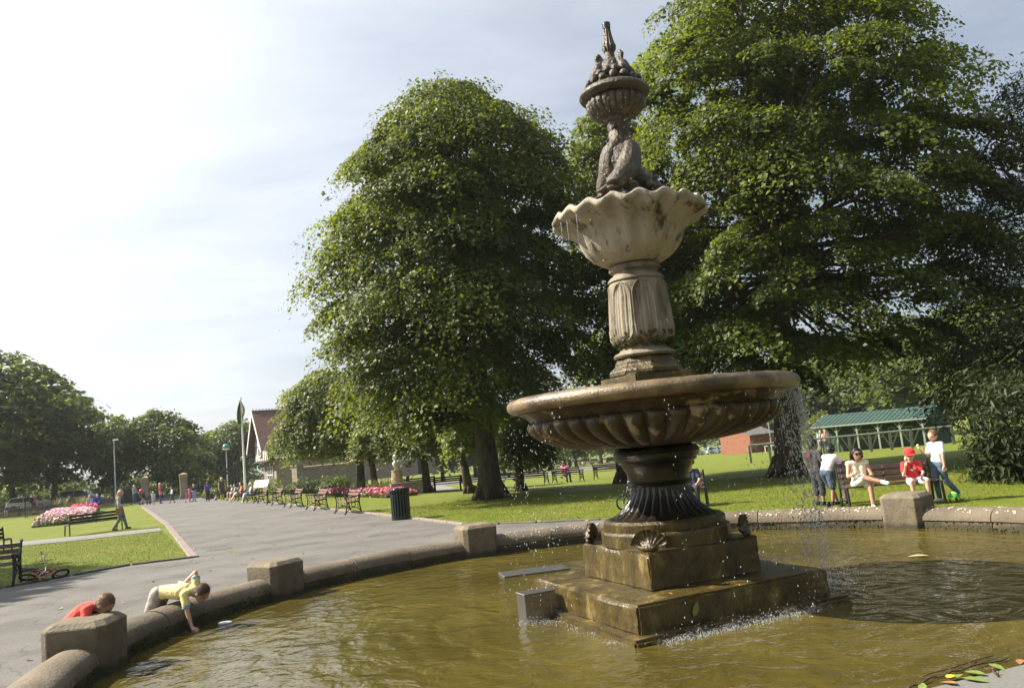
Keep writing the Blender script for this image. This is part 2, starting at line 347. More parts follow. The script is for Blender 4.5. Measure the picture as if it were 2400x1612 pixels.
# ------------------------------------------------------------------ water
def watermat():
    m = bpy.data.materials.new('pond water'); m.use_nodes = True; n, l = m.node_tree.nodes, m.node_tree.links; p = n['Principled BSDF']
    p.inputs['Roughness'].default_value = .04; p.inputs['IOR'].default_value = 1.42
    t = n.new('ShaderNodeTexCoord')
    z = n.new('ShaderNodeTexNoise'); z.inputs['Scale'].default_value = .55; z.inputs['Detail'].default_value = 7; l.new(t.outputs['Object'], z.inputs[0])
    r = n.new('ShaderNodeValToRGB'); r.color_ramp.elements[0].position = .35; r.color_ramp.elements[0].color = (.058, .047, .010, 1); r.color_ramp.elements[1].position = .7; r.color_ramp.elements[1].color = (.108, .087, .020, 1)
    l.new(z.outputs['Fac'], r.inputs[0]); l.new(r.outputs[0], p.inputs['Base Color'])
    def nz(s, d, dist=0, st=(1, 1, 1)):
        g = n.new('ShaderNodeMapping'); g.inputs['Scale'].default_value = st; l.new(t.outputs['Object'], g.inputs[0])
        q = n.new('ShaderNodeTexNoise'); q.inputs['Scale'].default_value = s; q.inputs['Detail'].default_value = d; q.inputs['Distortion'].default_value = dist; l.new(g.outputs[0], q.inputs[0]); return q.outputs['Fac']
    w = n.new('ShaderNodeTexWave'); w.wave_type = 'RINGS'; w.rings_direction = 'Z'; w.inputs['Scale'].default_value = 1.15; w.inputs['Distortion'].default_value = 5.5; w.inputs['Detail'].default_value = 3; w.inputs['Detail Scale'].default_value = 1.2; l.new(t.outputs['Object'], w.inputs[0])
    prev = None
    for h, dist in ((w.outputs['Fac'], .0045), (nz(2.3, 3, .9), .050), (nz(7.5, 3, .6), .014), (nz(26, 2), .003)):
        b = n.new('ShaderNodeBump'); b.inputs['Strength'].default_value = 1; b.inputs['Distance'].default_value = dist; l.new(h, b.inputs['Height'])
        if prev: l.new(prev, b.inputs['Normal'])
        prev = b.outputs[0]
    l.new(prev, p.inputs['Normal'])
    return m
M_water = watermat()
b = MB(); rows = [[(r*math.cos(2*math.pi*j/96), r*math.sin(2*math.pi*j/96), 0) for j in range(96)] for r in (5.6, 4, 2.5, 1.0, .02)]; b.grid(rows); b.f.append(tuple(range(4*96, 5*96))); b.m.append(0)
link('pool_water', b.mesh('pool_water', M_water, smooth=True), loc=(CEN[0], CEN[1], WZ), kind='structure')
# ================================================================== solid blends: capsules and ellipsoids fused into one surface
def rc(a, b, ra, rb, n=12):
    a, b = Vector(a), Vector(b); ax = b-a; L = ax.length; t = ax/L if L > 1e-6 else Vector((0, 0, 1)); u = t.orthogonal().normalized(); v = t.cross(u); rows = []
    for k in range(1, 5): p = -math.pi/2+k*math.pi/8; rows.append((a+t*ra*math.sin(p), ra*math.cos(p)))
    for k in range(0, 4): p = k*math.pi/8; rows.append((b+t*rb*math.sin(p), rb*math.cos(p)))
    vs = [a-t*ra]; fs = []
    for c, r in rows: vs += [c+(u*math.cos(2*math.pi*j/n)+v*math.sin(2*math.pi*j/n))*r for j in range(n)]
    vs.append(b+t*rb); m = len(rows)
    for j in range(n): fs.append((0, 1+(j+1) % n, 1+j))
    for i in range(m-1):
        for j in range(n): k = (j+1) % n; fs.append((1+i*n+j, 1+i*n+k, 1+(i+1)*n+k, 1+(i+1)*n+j))
    for j in range(n): fs.append((1+(m-1)*n+j, 1+(m-1)*n+(j+1) % n, len(vs)-1))
    return vs, fs
def fuse(name, prims, voxel, mats, smooth=2):
    """prims: ('c',a,b,ra,rb,tag) capsules or ('e',centre,(rx,ry,rz),matrix3 or None,tag) ellipsoids -> mesh with material by nearest primitive"""
    b = MB()
    for p in prims:
        if p[0] == 'c': b.add(*rc(*p[1:5]))
        else:
            T = Matrix.Translation(p[1]) @ ((p[3] or Matrix.Identity(3)).to_4x4()) @ Matrix.Diagonal((*p[2], 1)); bm = bmesh.new(); bmesh.ops.create_icosphere(bm, subdivisions=2, radius=1); bm.verts.index_update()
            b.add([v.co.copy() for v in bm.verts], [tuple(v.index for v in f.verts) for f in bm.faces], 0, T); bm.free()
    me = bpy.data.meshes.new('t'); me.from_pydata(b.v, [], b.f); o = bpy.data.objects.new('t', me); COL.objects.link(o)
    r = o.modifiers.new('r', 'REMESH'); r.mode = 'VOXEL'; r.voxel_size = voxel; r.adaptivity = 0
    if smooth: s = o.modifiers.new('s', 'SMOOTH'); s.factor = .5; s.iterations = smooth
    dg = bpy.context.evaluated_depsgraph_get(); out = bpy.data.meshes.new_from_object(o.evaluated_get(dg)); out.name = name
    bpy.data.objects.remove(o); bpy.data.meshes.remove(me)
    out.materials.clear()
    for m in mats: out.materials.append(m)
    nf = len(out.polygons)
    if nf == 0: return out
    c = np.empty(nf*3); out.polygons.foreach_get('center', c); c = c.reshape(-1, 3); best = np.full(nf, 1e9); tagv = np.zeros(nf, int)
    for p in prims:
        if p[0] == 'c':
            A = np.array(p[1], float); Bv = np.array(p[2], float)-A; t = np.clip(((c-A)@Bv)/max(Bv@Bv, 1e-9), 0, 1); d = np.linalg.norm(c-A-t[:, None]*Bv, axis=1)-(p[3]+(p[4]-p[3])*t); tg = p[5]
        else:
            Rm = np.array(p[3] or Matrix.Identity(3)); q = (c-np.array(p[1], float))@Rm; rr = np.array(p[2]); k = np.linalg.norm(q/rr, axis=1); d = (k-1)*rr.min(); tg = p[4]
        u = d < best; best[u] = d[u]; tagv[u] = tg
    out.polygons.foreach_set('material_index', tagv.astype(np.int32)); out.polygons.foreach_set('use_smooth', np.ones(nf, bool)); out.update(); return out
# ================================================================== the fountain
M_fbase = mat('wet algae stone', (.026, .018, .005), (.115, .081, .020), 4.5, .32, .024, 22, (.23, .175, .070), .62, 4.5, 9, spec=.6, stretch=(1, 1, .45))
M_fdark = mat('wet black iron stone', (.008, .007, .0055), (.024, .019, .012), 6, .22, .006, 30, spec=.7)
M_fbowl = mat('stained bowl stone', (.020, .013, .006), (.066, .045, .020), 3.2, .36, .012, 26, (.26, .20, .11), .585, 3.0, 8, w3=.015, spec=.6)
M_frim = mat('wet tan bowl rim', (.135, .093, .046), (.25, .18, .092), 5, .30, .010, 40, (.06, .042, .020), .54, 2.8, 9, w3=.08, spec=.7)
M_fpale = mat('pale weathered stone', (.17, .142, .100), (.30, .26, .195), 5, .8, .010, 36, (.075, .058, .036), .56, 3.4, 9, w3=.09, stretch=(1, 1, .45))
M_fshell = mat('cream scallop stone', (.25, .215, .16), (.42, .37, .29), 4.2, .75, .010, 40, (.060, .043, .026), .60, 6.0, 8, w3=.06, stretch=(1, 1, .35))
M_ftop = mat('wet brown carved stone', (.026, .019, .010), (.085, .063, .036), 8, .36, .022, 30, (.17, .135, .082), .62, 7, 8, spec=.6)
M_steel = mat('brushed stainless steel', (.24, .235, .225), (.36, .35, .335), 30, .42, 0, None, None, metal=1., stretch=(1, 12, 1))
FZ = R(23.9)
ft = thing('fountain', 'tall three tiered Victorian stone fountain with fluted bowls standing in the pool', 'fountain', (CEN[0], CEN[1], 0), FZ)
def slab(name, half, z0, z1, mt, bev=.015, sub=7, amp=.008, seed=1, parent=None):
    bev *= 1.15; amp *= 1.7
    bm = bmesh.new(); bmesh.ops.create_cube(bm, size=1)
    for v in bm.verts: v.co = Vector((v.co.x*2*half, v.co.y*2*half, (z0+z1)/2+v.co.z*(z1-z0)))
    bmesh.ops.bevel(bm, geom=list(bm.edges), offset=bev, segments=2, affect='EDGES')
    bmesh.ops.subdivide_edges(bm, edges=[e for e in bm.edges if e.calc_length() > .12], cuts=sub, use_grid_fill=True)
    rgg = np.random.default_rng(seed)
    for v in bm.verts:
        v.co += Vector(rgg.normal(0, amp*.3, 3)); ed_ = sum(1 for q_ in (abs(v.co.x) > half-.03, abs(v.co.y) > half-.03, v.co.z > z1-.03) if q_)
        if ed_ >= 2 and rgg.random() < .3: v.co -= Vector((math.copysign(1, v.co.x), math.copysign(1, v.co.y), .8))*float(rgg.random()*.014)
    me = bpy.data.meshes.new(name); bm.to_mesh(me); bm.free(); me.materials.append(mt); me.polygons.foreach_set('use_smooth', [True]*len(me.polygons)); me.set_sharp_from_angle(angle=R(35)); return link(name, me, parent or ft)
slab('bottom_ledge', 1.21, -.3, .205, M_fbase, .02, 9, .006, 1)
slab('base_slab', 1.08, .19, .453, M_fbase, .018, 9, .006, 2)
slab('square_plinth', .648, .45, .80, M_fbase, .012, 7, .006, 3)
def ngon(n, r, off=0): return [(r*math.cos(2*math.pi*i/n+off), r*math.sin(2*math.pi*i/n+off)) for i in range(n)]
b = MB()
for r0, z0, z1 in ((.665, .797, .945),):
    b.grid([[(x, y, z) for x, y in ngon(16, r, R(11.25))] for r, z in ((r0, z0), (r0, z1-.02), (r0-.015, z1), (.3, z1+.002))])
b.build('faceted_drum', M_fbase, ft, bevel=.008)
b = MB(); b.lathe([(.3, .94), (.62, .945), (.625, .965), (.625, 1.02), (.605, 1.045), (.3, 1.06)], 48); b.build('round_drum', M_fbase, ft, smooth='auto')
# fluted flare
def flute(n, amp): return lambda r, z, t: r*(1-amp*(abs(math.cos(n*t/2))**.6))
b = MB(); prof = []
for i in range(23):
    t = i/22.; prof.append((.585-.275*math.sin(t*math.pi/2)**.72+.0*t, 1.045+.325*t))
b.lathe(prof, 224, fn=lambda r, z, t: r*(1-.115*(1-abs(math.sin(14*t))**.55)*min(1, (1.37-z)*14)*min(1, .25+(z-1.045)*16)))
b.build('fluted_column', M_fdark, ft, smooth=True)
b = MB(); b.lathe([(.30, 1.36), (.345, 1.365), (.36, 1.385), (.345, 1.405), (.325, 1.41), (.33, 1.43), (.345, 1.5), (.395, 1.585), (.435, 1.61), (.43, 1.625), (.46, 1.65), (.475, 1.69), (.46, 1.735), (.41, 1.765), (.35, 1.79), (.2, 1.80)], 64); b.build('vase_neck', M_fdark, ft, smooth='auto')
# lower bowl: twisted gadroons under a rolled rim
NG = 40
def gad(r, z, t): return r
rows = []; n = 480
gp_ = [(.40, 1.775), (.55, 1.785), (.75, 1.805), (.95, 1.84), (1.12, 1.89), (1.24, 1.945), (1.325, 2.005), (1.37, 2.06), (1.385, 2.10), (1.375, 2.13), (1.35, 2.15), (1.32, 2.155)]
for k, (r, z) in enumerate(gp_):
    f = min(1, k/3.) * (1 if k < 9 else (.75, .4, .1)[k-9]); tw = 0.; row = []
    for j in range(n):
        t = 2*math.pi*j/n; w = abs(math.sin(NG/2*(t+tw))); d = (w**.6-.70)*.092*f*(r/1.3)
        row.append(((r+d*.75)*math.cos(t), (r+d*.75)*math.sin(t), z-d*.55*(1 if k < 8 else .3)))
    rows.append(row)
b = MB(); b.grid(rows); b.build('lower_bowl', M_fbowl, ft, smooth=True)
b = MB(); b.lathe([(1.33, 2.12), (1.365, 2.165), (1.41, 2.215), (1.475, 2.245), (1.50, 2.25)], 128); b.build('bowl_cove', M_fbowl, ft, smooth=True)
b = MB(); rp = []
for i in range(19):
    t = -math.pi*.62+i*math.pi*1.45/18; rp.append((1.51+.098*math.cos(t), 2.335+.080*math.sin(t)))
rp = [(1.47, 2.243)]+rp+[(1.30, 2.36), (1.0, 2.30), (.5, 2.28), (.02, 2.28)]
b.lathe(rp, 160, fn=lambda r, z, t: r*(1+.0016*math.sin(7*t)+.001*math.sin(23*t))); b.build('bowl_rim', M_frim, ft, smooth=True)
bw = MB(); bw.lathe([(1.40, 2.395), (.6, 2.397), (.02, 2.397)], 64); bw.build('bowl_water', M_water, ft, smooth=True)
# pedestal of the upper column
slab('upper_step', .385, 2.28, 2.57, M_fbase, .012, 3, .004, 4)
b = MB(); b.grid([[(x, y, z) for x, y in ngon(8, r, R(22.5))] for r, z in ((.42, 2.568), (.42, 2.61), (.385, 2.64), (.35, 2.665), (.345, 2.70), (.315, 2.74), (.30, 2.755), (.1, 2.757))]); b.build('octagon_foot', M_fbase, ft, bevel=.006)
b = MB(); b.lathe([(.28, 2.75), (.335, 2.755), (.35, 2.775), (.33, 2.80), (.28, 2.82), (.262, 2.85), (.27, 2.875), (.30, 2.90)], 56); b.build('foot_moulding', M_fpale, ft, smooth='auto')
# leaf column: eight tongue panels in relief
rows = []; nz_, nt = 64, 320
for i in range(nz_+1):
    v = i/nz_; z = 2.885+v*.70
    r = np.interp(v, [0, .05, .12, .25, .5, .8, .93, 1], [.285, .325, .348, .352, .338, .318, .312, .30]); row = []
    for j in range(nt):
        t = 2*math.pi*j/nt; s = (t*8/(2*math.pi)) % 1*2-1
        vv = (v-.06)/.88; d = 0
        if 0 < vv < 1:
            wtop = .92*math.sqrt(max(0, 1-max(0, (vv-.72)/.28)**2)); wbot = .92*math.sqrt(max(0, 1-max(0, (.14-vv)/.14)**2)); w = min(wtop, wbot)*(1-.10*(1-vv))
            e = abs(s)-w; d = .012*math.exp(-(e/.075)**2)+(.010 if e > 0 else 0)-.009*math.exp(-((abs(s)-w*.62)/.07)**2)-.007*math.exp(-((abs(s)-w*.30)/.06)**2)+.006*math.exp(-(s/.09)**2)
        row.append(((r+d)*math.cos(t), (r+d)*math.sin(t), z))
    rows.append(row)
b = MB(); b.grid(rows); b.build('leaf_column', M_fpale, ft, smooth=True)
b = MB(); b.lathe([(.29, 3.575), (.322, 3.58), (.318, 3.60), (.29, 3.63), (.255, 3.65), (.245, 3.675), (.262, 3.69), (.29, 3.70), (.297, 3.72), (.285, 3.745), (.24, 3.757), (.1, 3.77)], 64); b.build('neck_moulding', M_fpale, ft, smooth='auto')
rgm = random.Random(4); mb = MB()
for k in range(420):
    a = rgm.uniform(0, 2*math.pi); z = 2.86+rgm.random()**1.7*.14; r = np.interp(z, [2.80, 2.875, 2.9, 3.0, 3.2], [.3, .275, .325, .352, .352]); mb.ico((r*math.cos(a), r*math.sin(a), z), rgm.uniform(.008, .022), 1, 0, (1, 1, .8), .5, rgm)
for k in range(120):
    a = R(60)+rgm.gauss(0, .5); mb.ico((.40*math.cos(a), .40*math.sin(a), 2.63+rgm.random()*.06), rgm.uniform(.01, .022), 1, 0, (1, 1, .6), .5, rgm)
mb.build('moss', M_moss, ft, kind='stuff')
# scalloped middle bowl
NS = 19; rows = []; nt = 352
sp = [(.22, 3.755), (.34, 3.785), (.45, 3.845), (.53, 3.925), (.575, 4.01), (.605, 4.09), (.65, 4.15), (.725, 4.20), (.80, 4.24), (.86, 4.275)]
def scal(r, z, k, t, zo=0):
    f = min(1, max(0, k-.5)/3.); q = max(0, (k-5)/4.); w = math.cos(NS*t); sh = .5*math.sin(NS*t/2)**2-.25
    return r*(1+.075*f*sh*(1-.5*q)-.010*q*w), z+(.030*q*w)+zo
for k, (r, z) in enumerate(sp): rows.append([(lambda rr, zz, t: (rr*math.cos(t), rr*math.sin(t), zz))(*scal(r, z, k, 2*math.pi*j/nt), 2*math.pi*j/nt) for j in range(nt)])
ins = [(.874, 4.285, 9), (.876, 4.325, 9), (.86, 4.345, 9), (.83, 4.345, 8.8), (.78, 4.30, 8.4), (.66, 4.27, 7), (.40, 4.25, 4), (.02, 4.24, 0)]
for r, z, k in ins: rows.append([(lambda rr, zz, t: (rr*math.cos(t), rr*math.sin(t), zz))(*scal(r, z, k, 2*math.pi*j/nt), 2*math.pi*j/nt) for j in range(nt)])
b = MB(); b.grid(rows); b.build('scalloped_bowl', M_fshell, ft, smooth=True)
# rocks and dolphins
pr = []; rgm = random.Random(12)
for k in range(22):
    a = 2*math.pi*k/22+rgm.uniform(-.1, .1); r = rgm.uniform(.24, .40); pr.append(('e', (r*math.cos(a), r*math.sin(a), rgm.uniform(4.33, 4.47)), (rgm.uniform(.07, .12), rgm.uniform(.06, .10), rgm.uniform(.06, .11)), Matrix.Rotation(rgm.uniform(0, 3), 3, 'Z'), 0))
pr.append(('c', (0, 0, 4.2), (0, 0, 4.55), .30, .20, 0)); pr.append(('e', (0, 0, 4.93), (.215, .215, .235), None, 0)); pr.append(('c', (0, 0, 5.0), (0, 0, 5.38), .13, .115, 0))
link('rock_base', fuse('rock_base', pr, .011, [M_ftop], 1), ft)
for q in range(3):
    A = R(-118)-FZ+q*2*math.pi/3; path = []; pr = []
    for i in range(15):
        t = i/14.; a = A+2.6*t; r = float(np.interp(t, [0, .1, .25, .5, .7, 1], [.33, .27, .15, .12, .060, .05])); z = 4.61+.77*t
        path.append(((r*math.cos(a), r*math.sin(a), z), np.interp(t, [0, .1, .28, .48, .66, .8, 1], [.10, .12, .145, .14, .085, .064, .06])))
    for (p0, r0), (p1, r1) in zip(path[:-1], path[1:]): pr.append(('c', p0, p1, r0, r1, 0))
    ca, sa = math.cos(A), math.sin(A); Tz = Matrix.Rotation(A, 3, 'Z')
    pr.append(('e', (.41*ca, .41*sa, 4.60), (.085, .075, .028), Tz, 0)); pr.append(('e', (.40*ca, .40*sa, 4.545), (.075, .07, .024), Tz, 0))
    for s in (-1, 1):
        pr.append(('e', (.345*ca-s*.075*sa, .345*sa+s*.075*ca, 4.695), (.035, .035, .035), None, 0)); pr.append(('e', (.375*ca-s*.082*sa, .375*sa+s*.082*ca, 4.705), (.014, .014, .016), None, 0))
        pr.append(('c', (.24*ca-s*.10*sa, .24*sa+s*.10*ca, 4.62), (.30*ca-s*.24*sa, .30*sa+s*.24*ca, 4.57), .04, .012, 0))
    e = A+2.6; ce, se = math.cos(e), math.sin(e)
    for s in (-1, 1): pr.append(('c', (.05*ce, .05*se, 5.36), (.17*ce-s*.10*se, .17*se+s*.10*ce, 5.30+.05*s), .035, .016, 0))
    link('dolphin', fuse('dolphin', pr, .0095, [M_ftop], 1), ft)
b = MB(); b.lathe([(.12, 5.28), (.135, 5.33), (.125, 5.36), (.15, 5.39), (.15, 5.42), (.1, 5.44)], 40); b.build('tail_collar', M_ftop, ft, smooth='auto')
# top bowl
tp = [(.12, 5.40), (.19, 5.425), (.26, 5.46), (.31, 5.51), (.335, 5.56), (.338, 5.60), (.325, 5.625), (.30, 5.635)]
rows = []; nt = 288
for k, (r, z) in enumerate(tp):
    f = min(1, k/2.)*(1 if k < 6 else .3); rows.append([((r+(abs(math.sin(12*t))**.55-.7)*.030*f)*math.cos(t), (r+(abs(math.sin(12*t))**.55-.7)*.030*f)*math.sin(t), z) for t in (2*math.pi*j/nt for j in range(nt))])
b = MB(); b.grid(rows); b.build('top_bowl', M_ftop, ft, smooth=True)
b = MB(); b.lathe([(.30, 5.632), (.34, 5.64), (.365, 5.655), (.398, 5.665), (.412, 5.685), (.408, 5.71), (.385, 5.735), (.35, 5.755), (.30, 5.765), (.1, 5.77)], 72); b.build('top_rim', M_ftop, ft, smooth='auto')
pr = [('c', (0, 0, 5.74), (0, 0, 5.98), .27, .15, 0), ('e', (0, 0, 6.03), (.13, .13, .10), None, 0), ('c', (0, 0, 6.05), (0, 0, 6.24), .07, .05, 0)]; rgm = random.Random(3)
for k in range(30):
    a = 2*math.pi*k/15+.15*(k >= 15); r = .295 if k < 15 else .225; pr.append(('e', (r*math.cos(a), r*math.sin(a), (5.81 if k < 15 else 5.90)+rgm.uniform(-.02, .02)), (.052, .045, .05), Matrix.Rotation(rgm.uniform(0, 3), 3, 'X'), 0))
for q in range(3):
    a = R(-70)+q*2*math.pi/3; pts = [(.20, 5.90), (.17, 5.98), (.13, 6.04), (.12, 6.10), (.145, 6.135), (.17, 6.11), (.165, 6.06)]; rr = [.075, .065, .042, .03, .03, .028, .02]
    for i in range(6): pr.append(('c', (pts[i][0]*math.cos(a), pts[i][0]*math.sin(a), pts[i][1]), (pts[i+1][0]*math.cos(a), pts[i+1][0]*math.sin(a), pts[i+1][1]), rr[i], rr[i+1], 0))
link('finial_group', fuse('finial_group', pr, .0085, [M_ftop], 1), ft)
b = MB(); b.lathe([(.05, 6.17), (.082, 6.22), (.088, 6.25), (.072, 6.29), (.056, 6.36), (.046, 6.43), (.043, 6.475)], 120, fn=lambda r, z, t: r*(1-.16*abs(math.cos(6*t)))); b.build('draped_spire', M_ftop, ft, smooth=True)
b = MB(); b.lathe([(.03, 6.465), (.046, 6.468), (.048, 6.50), (.048, 6.53), (.04, 6.535), (.005, 6.535)], 32); b.build('nozzle_cap', M_fdark, ft, smooth='auto')
# shells on the plinth corners
def shell(ang):
    n, m = 9, 8; rows = []
    for i in range(m+1):
        u = i/m; row = []
        for j in range(4*n+1):
            w = -1+2*j/(4*n); a = w*1.25; rr = .05+u*.15*(1-.10*abs(w)); rib = .012*u*math.cos(w*n*math.pi*.9)
            row.append((.03+.07*(1-u)**2+rib+.05*u*u, rr*math.sin(a), .81+rr*math.cos(a)+.0*u))
        rows.append(row)
    b = MB(); b.grid(rows, 0, False); back = [[(x-.045, y, z) for x, y, z in r] for r in rows]; b.grid(back[::-1], 0, False)
    b.grid([rows[-1], back[-1]], 0, False); b.ico((.07, 0, .83), .06, 2, 0, (.8, 1.6, .6))
    o = b.build('scallop_shell', M_fbase, ft, smooth=True); o.location = (.745*math.cos(ang), .745*math.sin(ang), 0); o.rotation_euler = (0, 0, ang); return o
for k in range(4): shell(R(45+90*k))
def refit():
    zi, zo, ri = [-1, 1.7, 2.3, 4.3, 5.7, 6.55], [-1, 1.7, 2.258, 4.252, 5.665, 6.535], ([-1, 1.02, 1.06, 2.0, 7], [1, 1, .965, .945, .955])
    for o in ft.children:
        if o.data is None or o.name.startswith(('scallop_shell', 'base', 'bottom', 'square')): continue
        n = len(o.data.vertices); v = np.empty(n*3); o.data.vertices.foreach_get('co', v); v = v.reshape(-1, 3); s = np.interp(v[:, 2], *ri); v[:, 0] *= s; v[:, 1] *= s; v[:, 2] = np.interp(v[:, 2], zi, zo); o.data.vertices.foreach_set('co', v.ravel()); o.data.update()
refit()
# steel fittings in the water
def put(o, x, y, z=WZ): o.location = (x, y, z); return o
box_c = flat(1222, 1415, WZ)
b = MB(); b.box((0, 0, .06), (.34, .20, .42)); b.box((0, -.004, .268), (.352, .212, .012)); b.box((.12, -.103, .06), (.012, .008, .40)); b.build('steel_box', M_steel, None, bevel=.004, loc=(box_c.x+.02, box_c.y+.12, WZ), rz=FZ+R(0), label='square brushed steel box fixed against the fountain base slab', cat='metal box')
pl_c = (flat(1140, 1315, WZ)+flat(1290, 1292, WZ))/2
b = MB(); b.box((0, 0, .0), (.92, .42, .05)); b.build('steel_plate', M_steel, None, bevel=.004, loc=(pl_c.x, pl_c.y, WZ+.005), rz=R(12), label='flat steel cover plate lying level with the pool water', cat='metal plate')
# ================================================================== trees
M_bark = mat('sycamore bark', (.035, .028, .018), (.095, .080, .055), 7, .95, .03, 22, (.07, .075, .03), .6, 2.5, 8, stretch=(1, 1, .35))
M_barkpale = mat('pale bark', (.09, .08, .06), (.17, .15, .11), 6, .95, .02, 20, stretch=(1, 1, .35))
L_syc = leafmat('sycamore leaves', (.026, .043, .006), (.082, .108, .013), (.30, .37, .025), .40)
L_fresh = leafmat('maple leaves', (.040, .062, .011), (.115, .145, .028), (.36, .42, .06), .40)
L_far = leafmat('distant leaves', (.038, .060, .012), (.10, .13, .03), (.28, .36, .05), .36)
L_lime = leafmat('yellow green leaves', (.10, .13, .015), (.20, .22, .03), (.30, .34, .04), .35)
L_dark = leafmat('dark evergreen leaves', (.012, .022, .006), (.034, .052, .014), (.05, .08, .01), .2, .5, .25)
L_shrub = leafmat('shrub leaves', (.045, .07, .018), (.13, .15, .05), (.20, .25, .06), .3)
L_purple = leafmat('purple leaves', (.05, .012, .016), (.12, .03, .03), (.2, .05, .04), .3)
# leaf outline: lobed leaf of four triangles (base, side lobes, tip)
LEAF4 = np.array([[0, -.5, 0], [.52, -.10, .10], [.20, .06, 0], [0, .62, .06], [-.20, .06, 0], [-.52, -.10, .10]], np.float32)
LEAF4F = np.array([[0, 1, 2], [0, 2, 4], [0, 4, 5], [2, 3, 4]])
LEAF2 = np.array([[0, -.5, 0], [.42, .05, .10], [0, .6, 0], [-.42, .05, .10]], np.float32)
LEAF2F = np.array([[0, 1, 2], [0, 2, 3]])
LONG = np.array([[0, -.5, 0], [.17, .0, .05], [0, .6, -.04], [-.17, .0, .05]], np.float32)
def leaves(name, P, N, size, mt, rng, shape='4', spread=.55, tint=None):
    """one small lobed leaf per point P, facing N with scatter"""
    n = len(P); L, Fc = {'4': (LEAF4, LEAF4F), '2': (LEAF2, LEAF2F), 'l': (LONG, LEAF2F)}[shape]
    N = N+rng.normal(0, spread, (n, 3)); N /= np.linalg.norm(N, axis=1)[:, None]+1e-9
    U = np.cross(N, rng.normal(0, 1, (n, 3))); U /= np.linalg.norm(U, axis=1)[:, None]+1e-9; V = np.cross(N, U)
    s = size*(.45+1.0*rng.random(n)**1.3)[:, None]*1.06
    vs = (P[:, None, :]+s[:, None]*(L[None, :, 0:1]*U[:, None]+L[None, :, 1:2]*V[:, None]+L[None, :, 2:3]*N[:, None])).reshape(-1, 3)
    fs = (Fc[None]+(np.arange(n)*len(L))[:, None, None]).reshape(-1, 3)
    tv = np.repeat(np.clip((tint if tint is not None else .5)+rng.normal(0, .30, n), 0, 1), len(Fc))
    return npmesh(name, vs, fs, mt, tv)
def clump_points(cent, rad, per, rng, flatn=.55, axisd=None):
    """leaf positions on layered, drooping pads: dome tops with ragged skirts"""
    k = len(cent); n = k*per; c = np.repeat(np.arange(k), per)
    az = rng.random(n)*2*np.pi; rr = np.sqrt(rng.random(n)); d = rng.random(n)
    lump = 1+.28*np.sin(3*az+np.repeat(rng.random(k)*6.28, per))+.16*np.sin(7*az+np.repeat(rng.random(k)*6.28, per))
    r = rr*lump*rad[c]; z = rad[c]*flatn*(np.sqrt(np.clip(1-rr**2*.92, 0, 1))-.55)-d**2*.75*rad[c]*flatn
    off = np.stack([r*np.cos(az), r*np.sin(az), z], 1); tl = rng.normal(0, .2, (k, 2))[c]; off[:, 2] += off[:, 0]*tl[:, 0]+off[:, 1]*tl[:, 1]
    far = rng.random(n) < .04; off[far] *= 1+.3*rng.random((far.sum(), 1)); off += rng.normal(0, .05, off.shape)*rad[c][:, None]
    if axisd is not None:                                                 # tilt pads outwards from the crown
        t = axisd[c]*.55; off[:, 2] -= (off[:, 0]*t[:, 0]+off[:, 1]*t[:, 1])
        nrm = np.stack([np.cos(az)*rr*.5+t[:, 0], np.sin(az)*rr*.5+t[:, 1], np.ones(n)*.9], 1)
    else: nrm = np.stack([np.cos(az)*rr*.6, np.sin(az)*rr*.6, np.ones(n)], 1)
    return cent[c]+off, nrm, c
def limb_tubes(trunk_pts, trunk_r, centres, rng, forks, bark, name, n=9, twig=1.0):
    """trunk, main limbs from the forks, and a branch from the nearest limb point to a share of the leaf pads"""
    b = MB(); b.tube(trunk_pts, trunk_r, 14)
    nodes = []
    for f in forks:
        b.tube([p for p, r in f], [r for p, r in f], n)
        for (p0, r0), (p1, r1) in zip(f[:-1], f[1:]):
            for t in np.linspace(0, 1, 6)[1:]: nodes.append((np.array(p0)*(1-t)+np.array(p1)*t, r0*(1-t)+r1*t))
    NP = np.array([q[0] for q in nodes])
    for c in centres:
        d = np.linalg.norm(NP-c, axis=1)+np.maximum(0, NP[:, 2]-c[2]+.3)*1.5; i = int(np.argmin(d)); p = NP[i]; L = np.linalg.norm(c-p)
        if L < .3: continue
        r0 = min(nodes[i][1]*.6, .018+.014*L)*twig; mid = (p+c)/2+np.array([rng.normal(0, .08*L), rng.normal(0, .08*L), -.04*L+rng.normal(0, .06*L)])
        b.tube([p, p*.55+mid*.45+rng.normal(0, .02*L, 3), mid, mid*.4+c*.6, c], [r0, r0*.85, r0*.6, r0*.4, .008*twig], 5, cap=False)
    return b
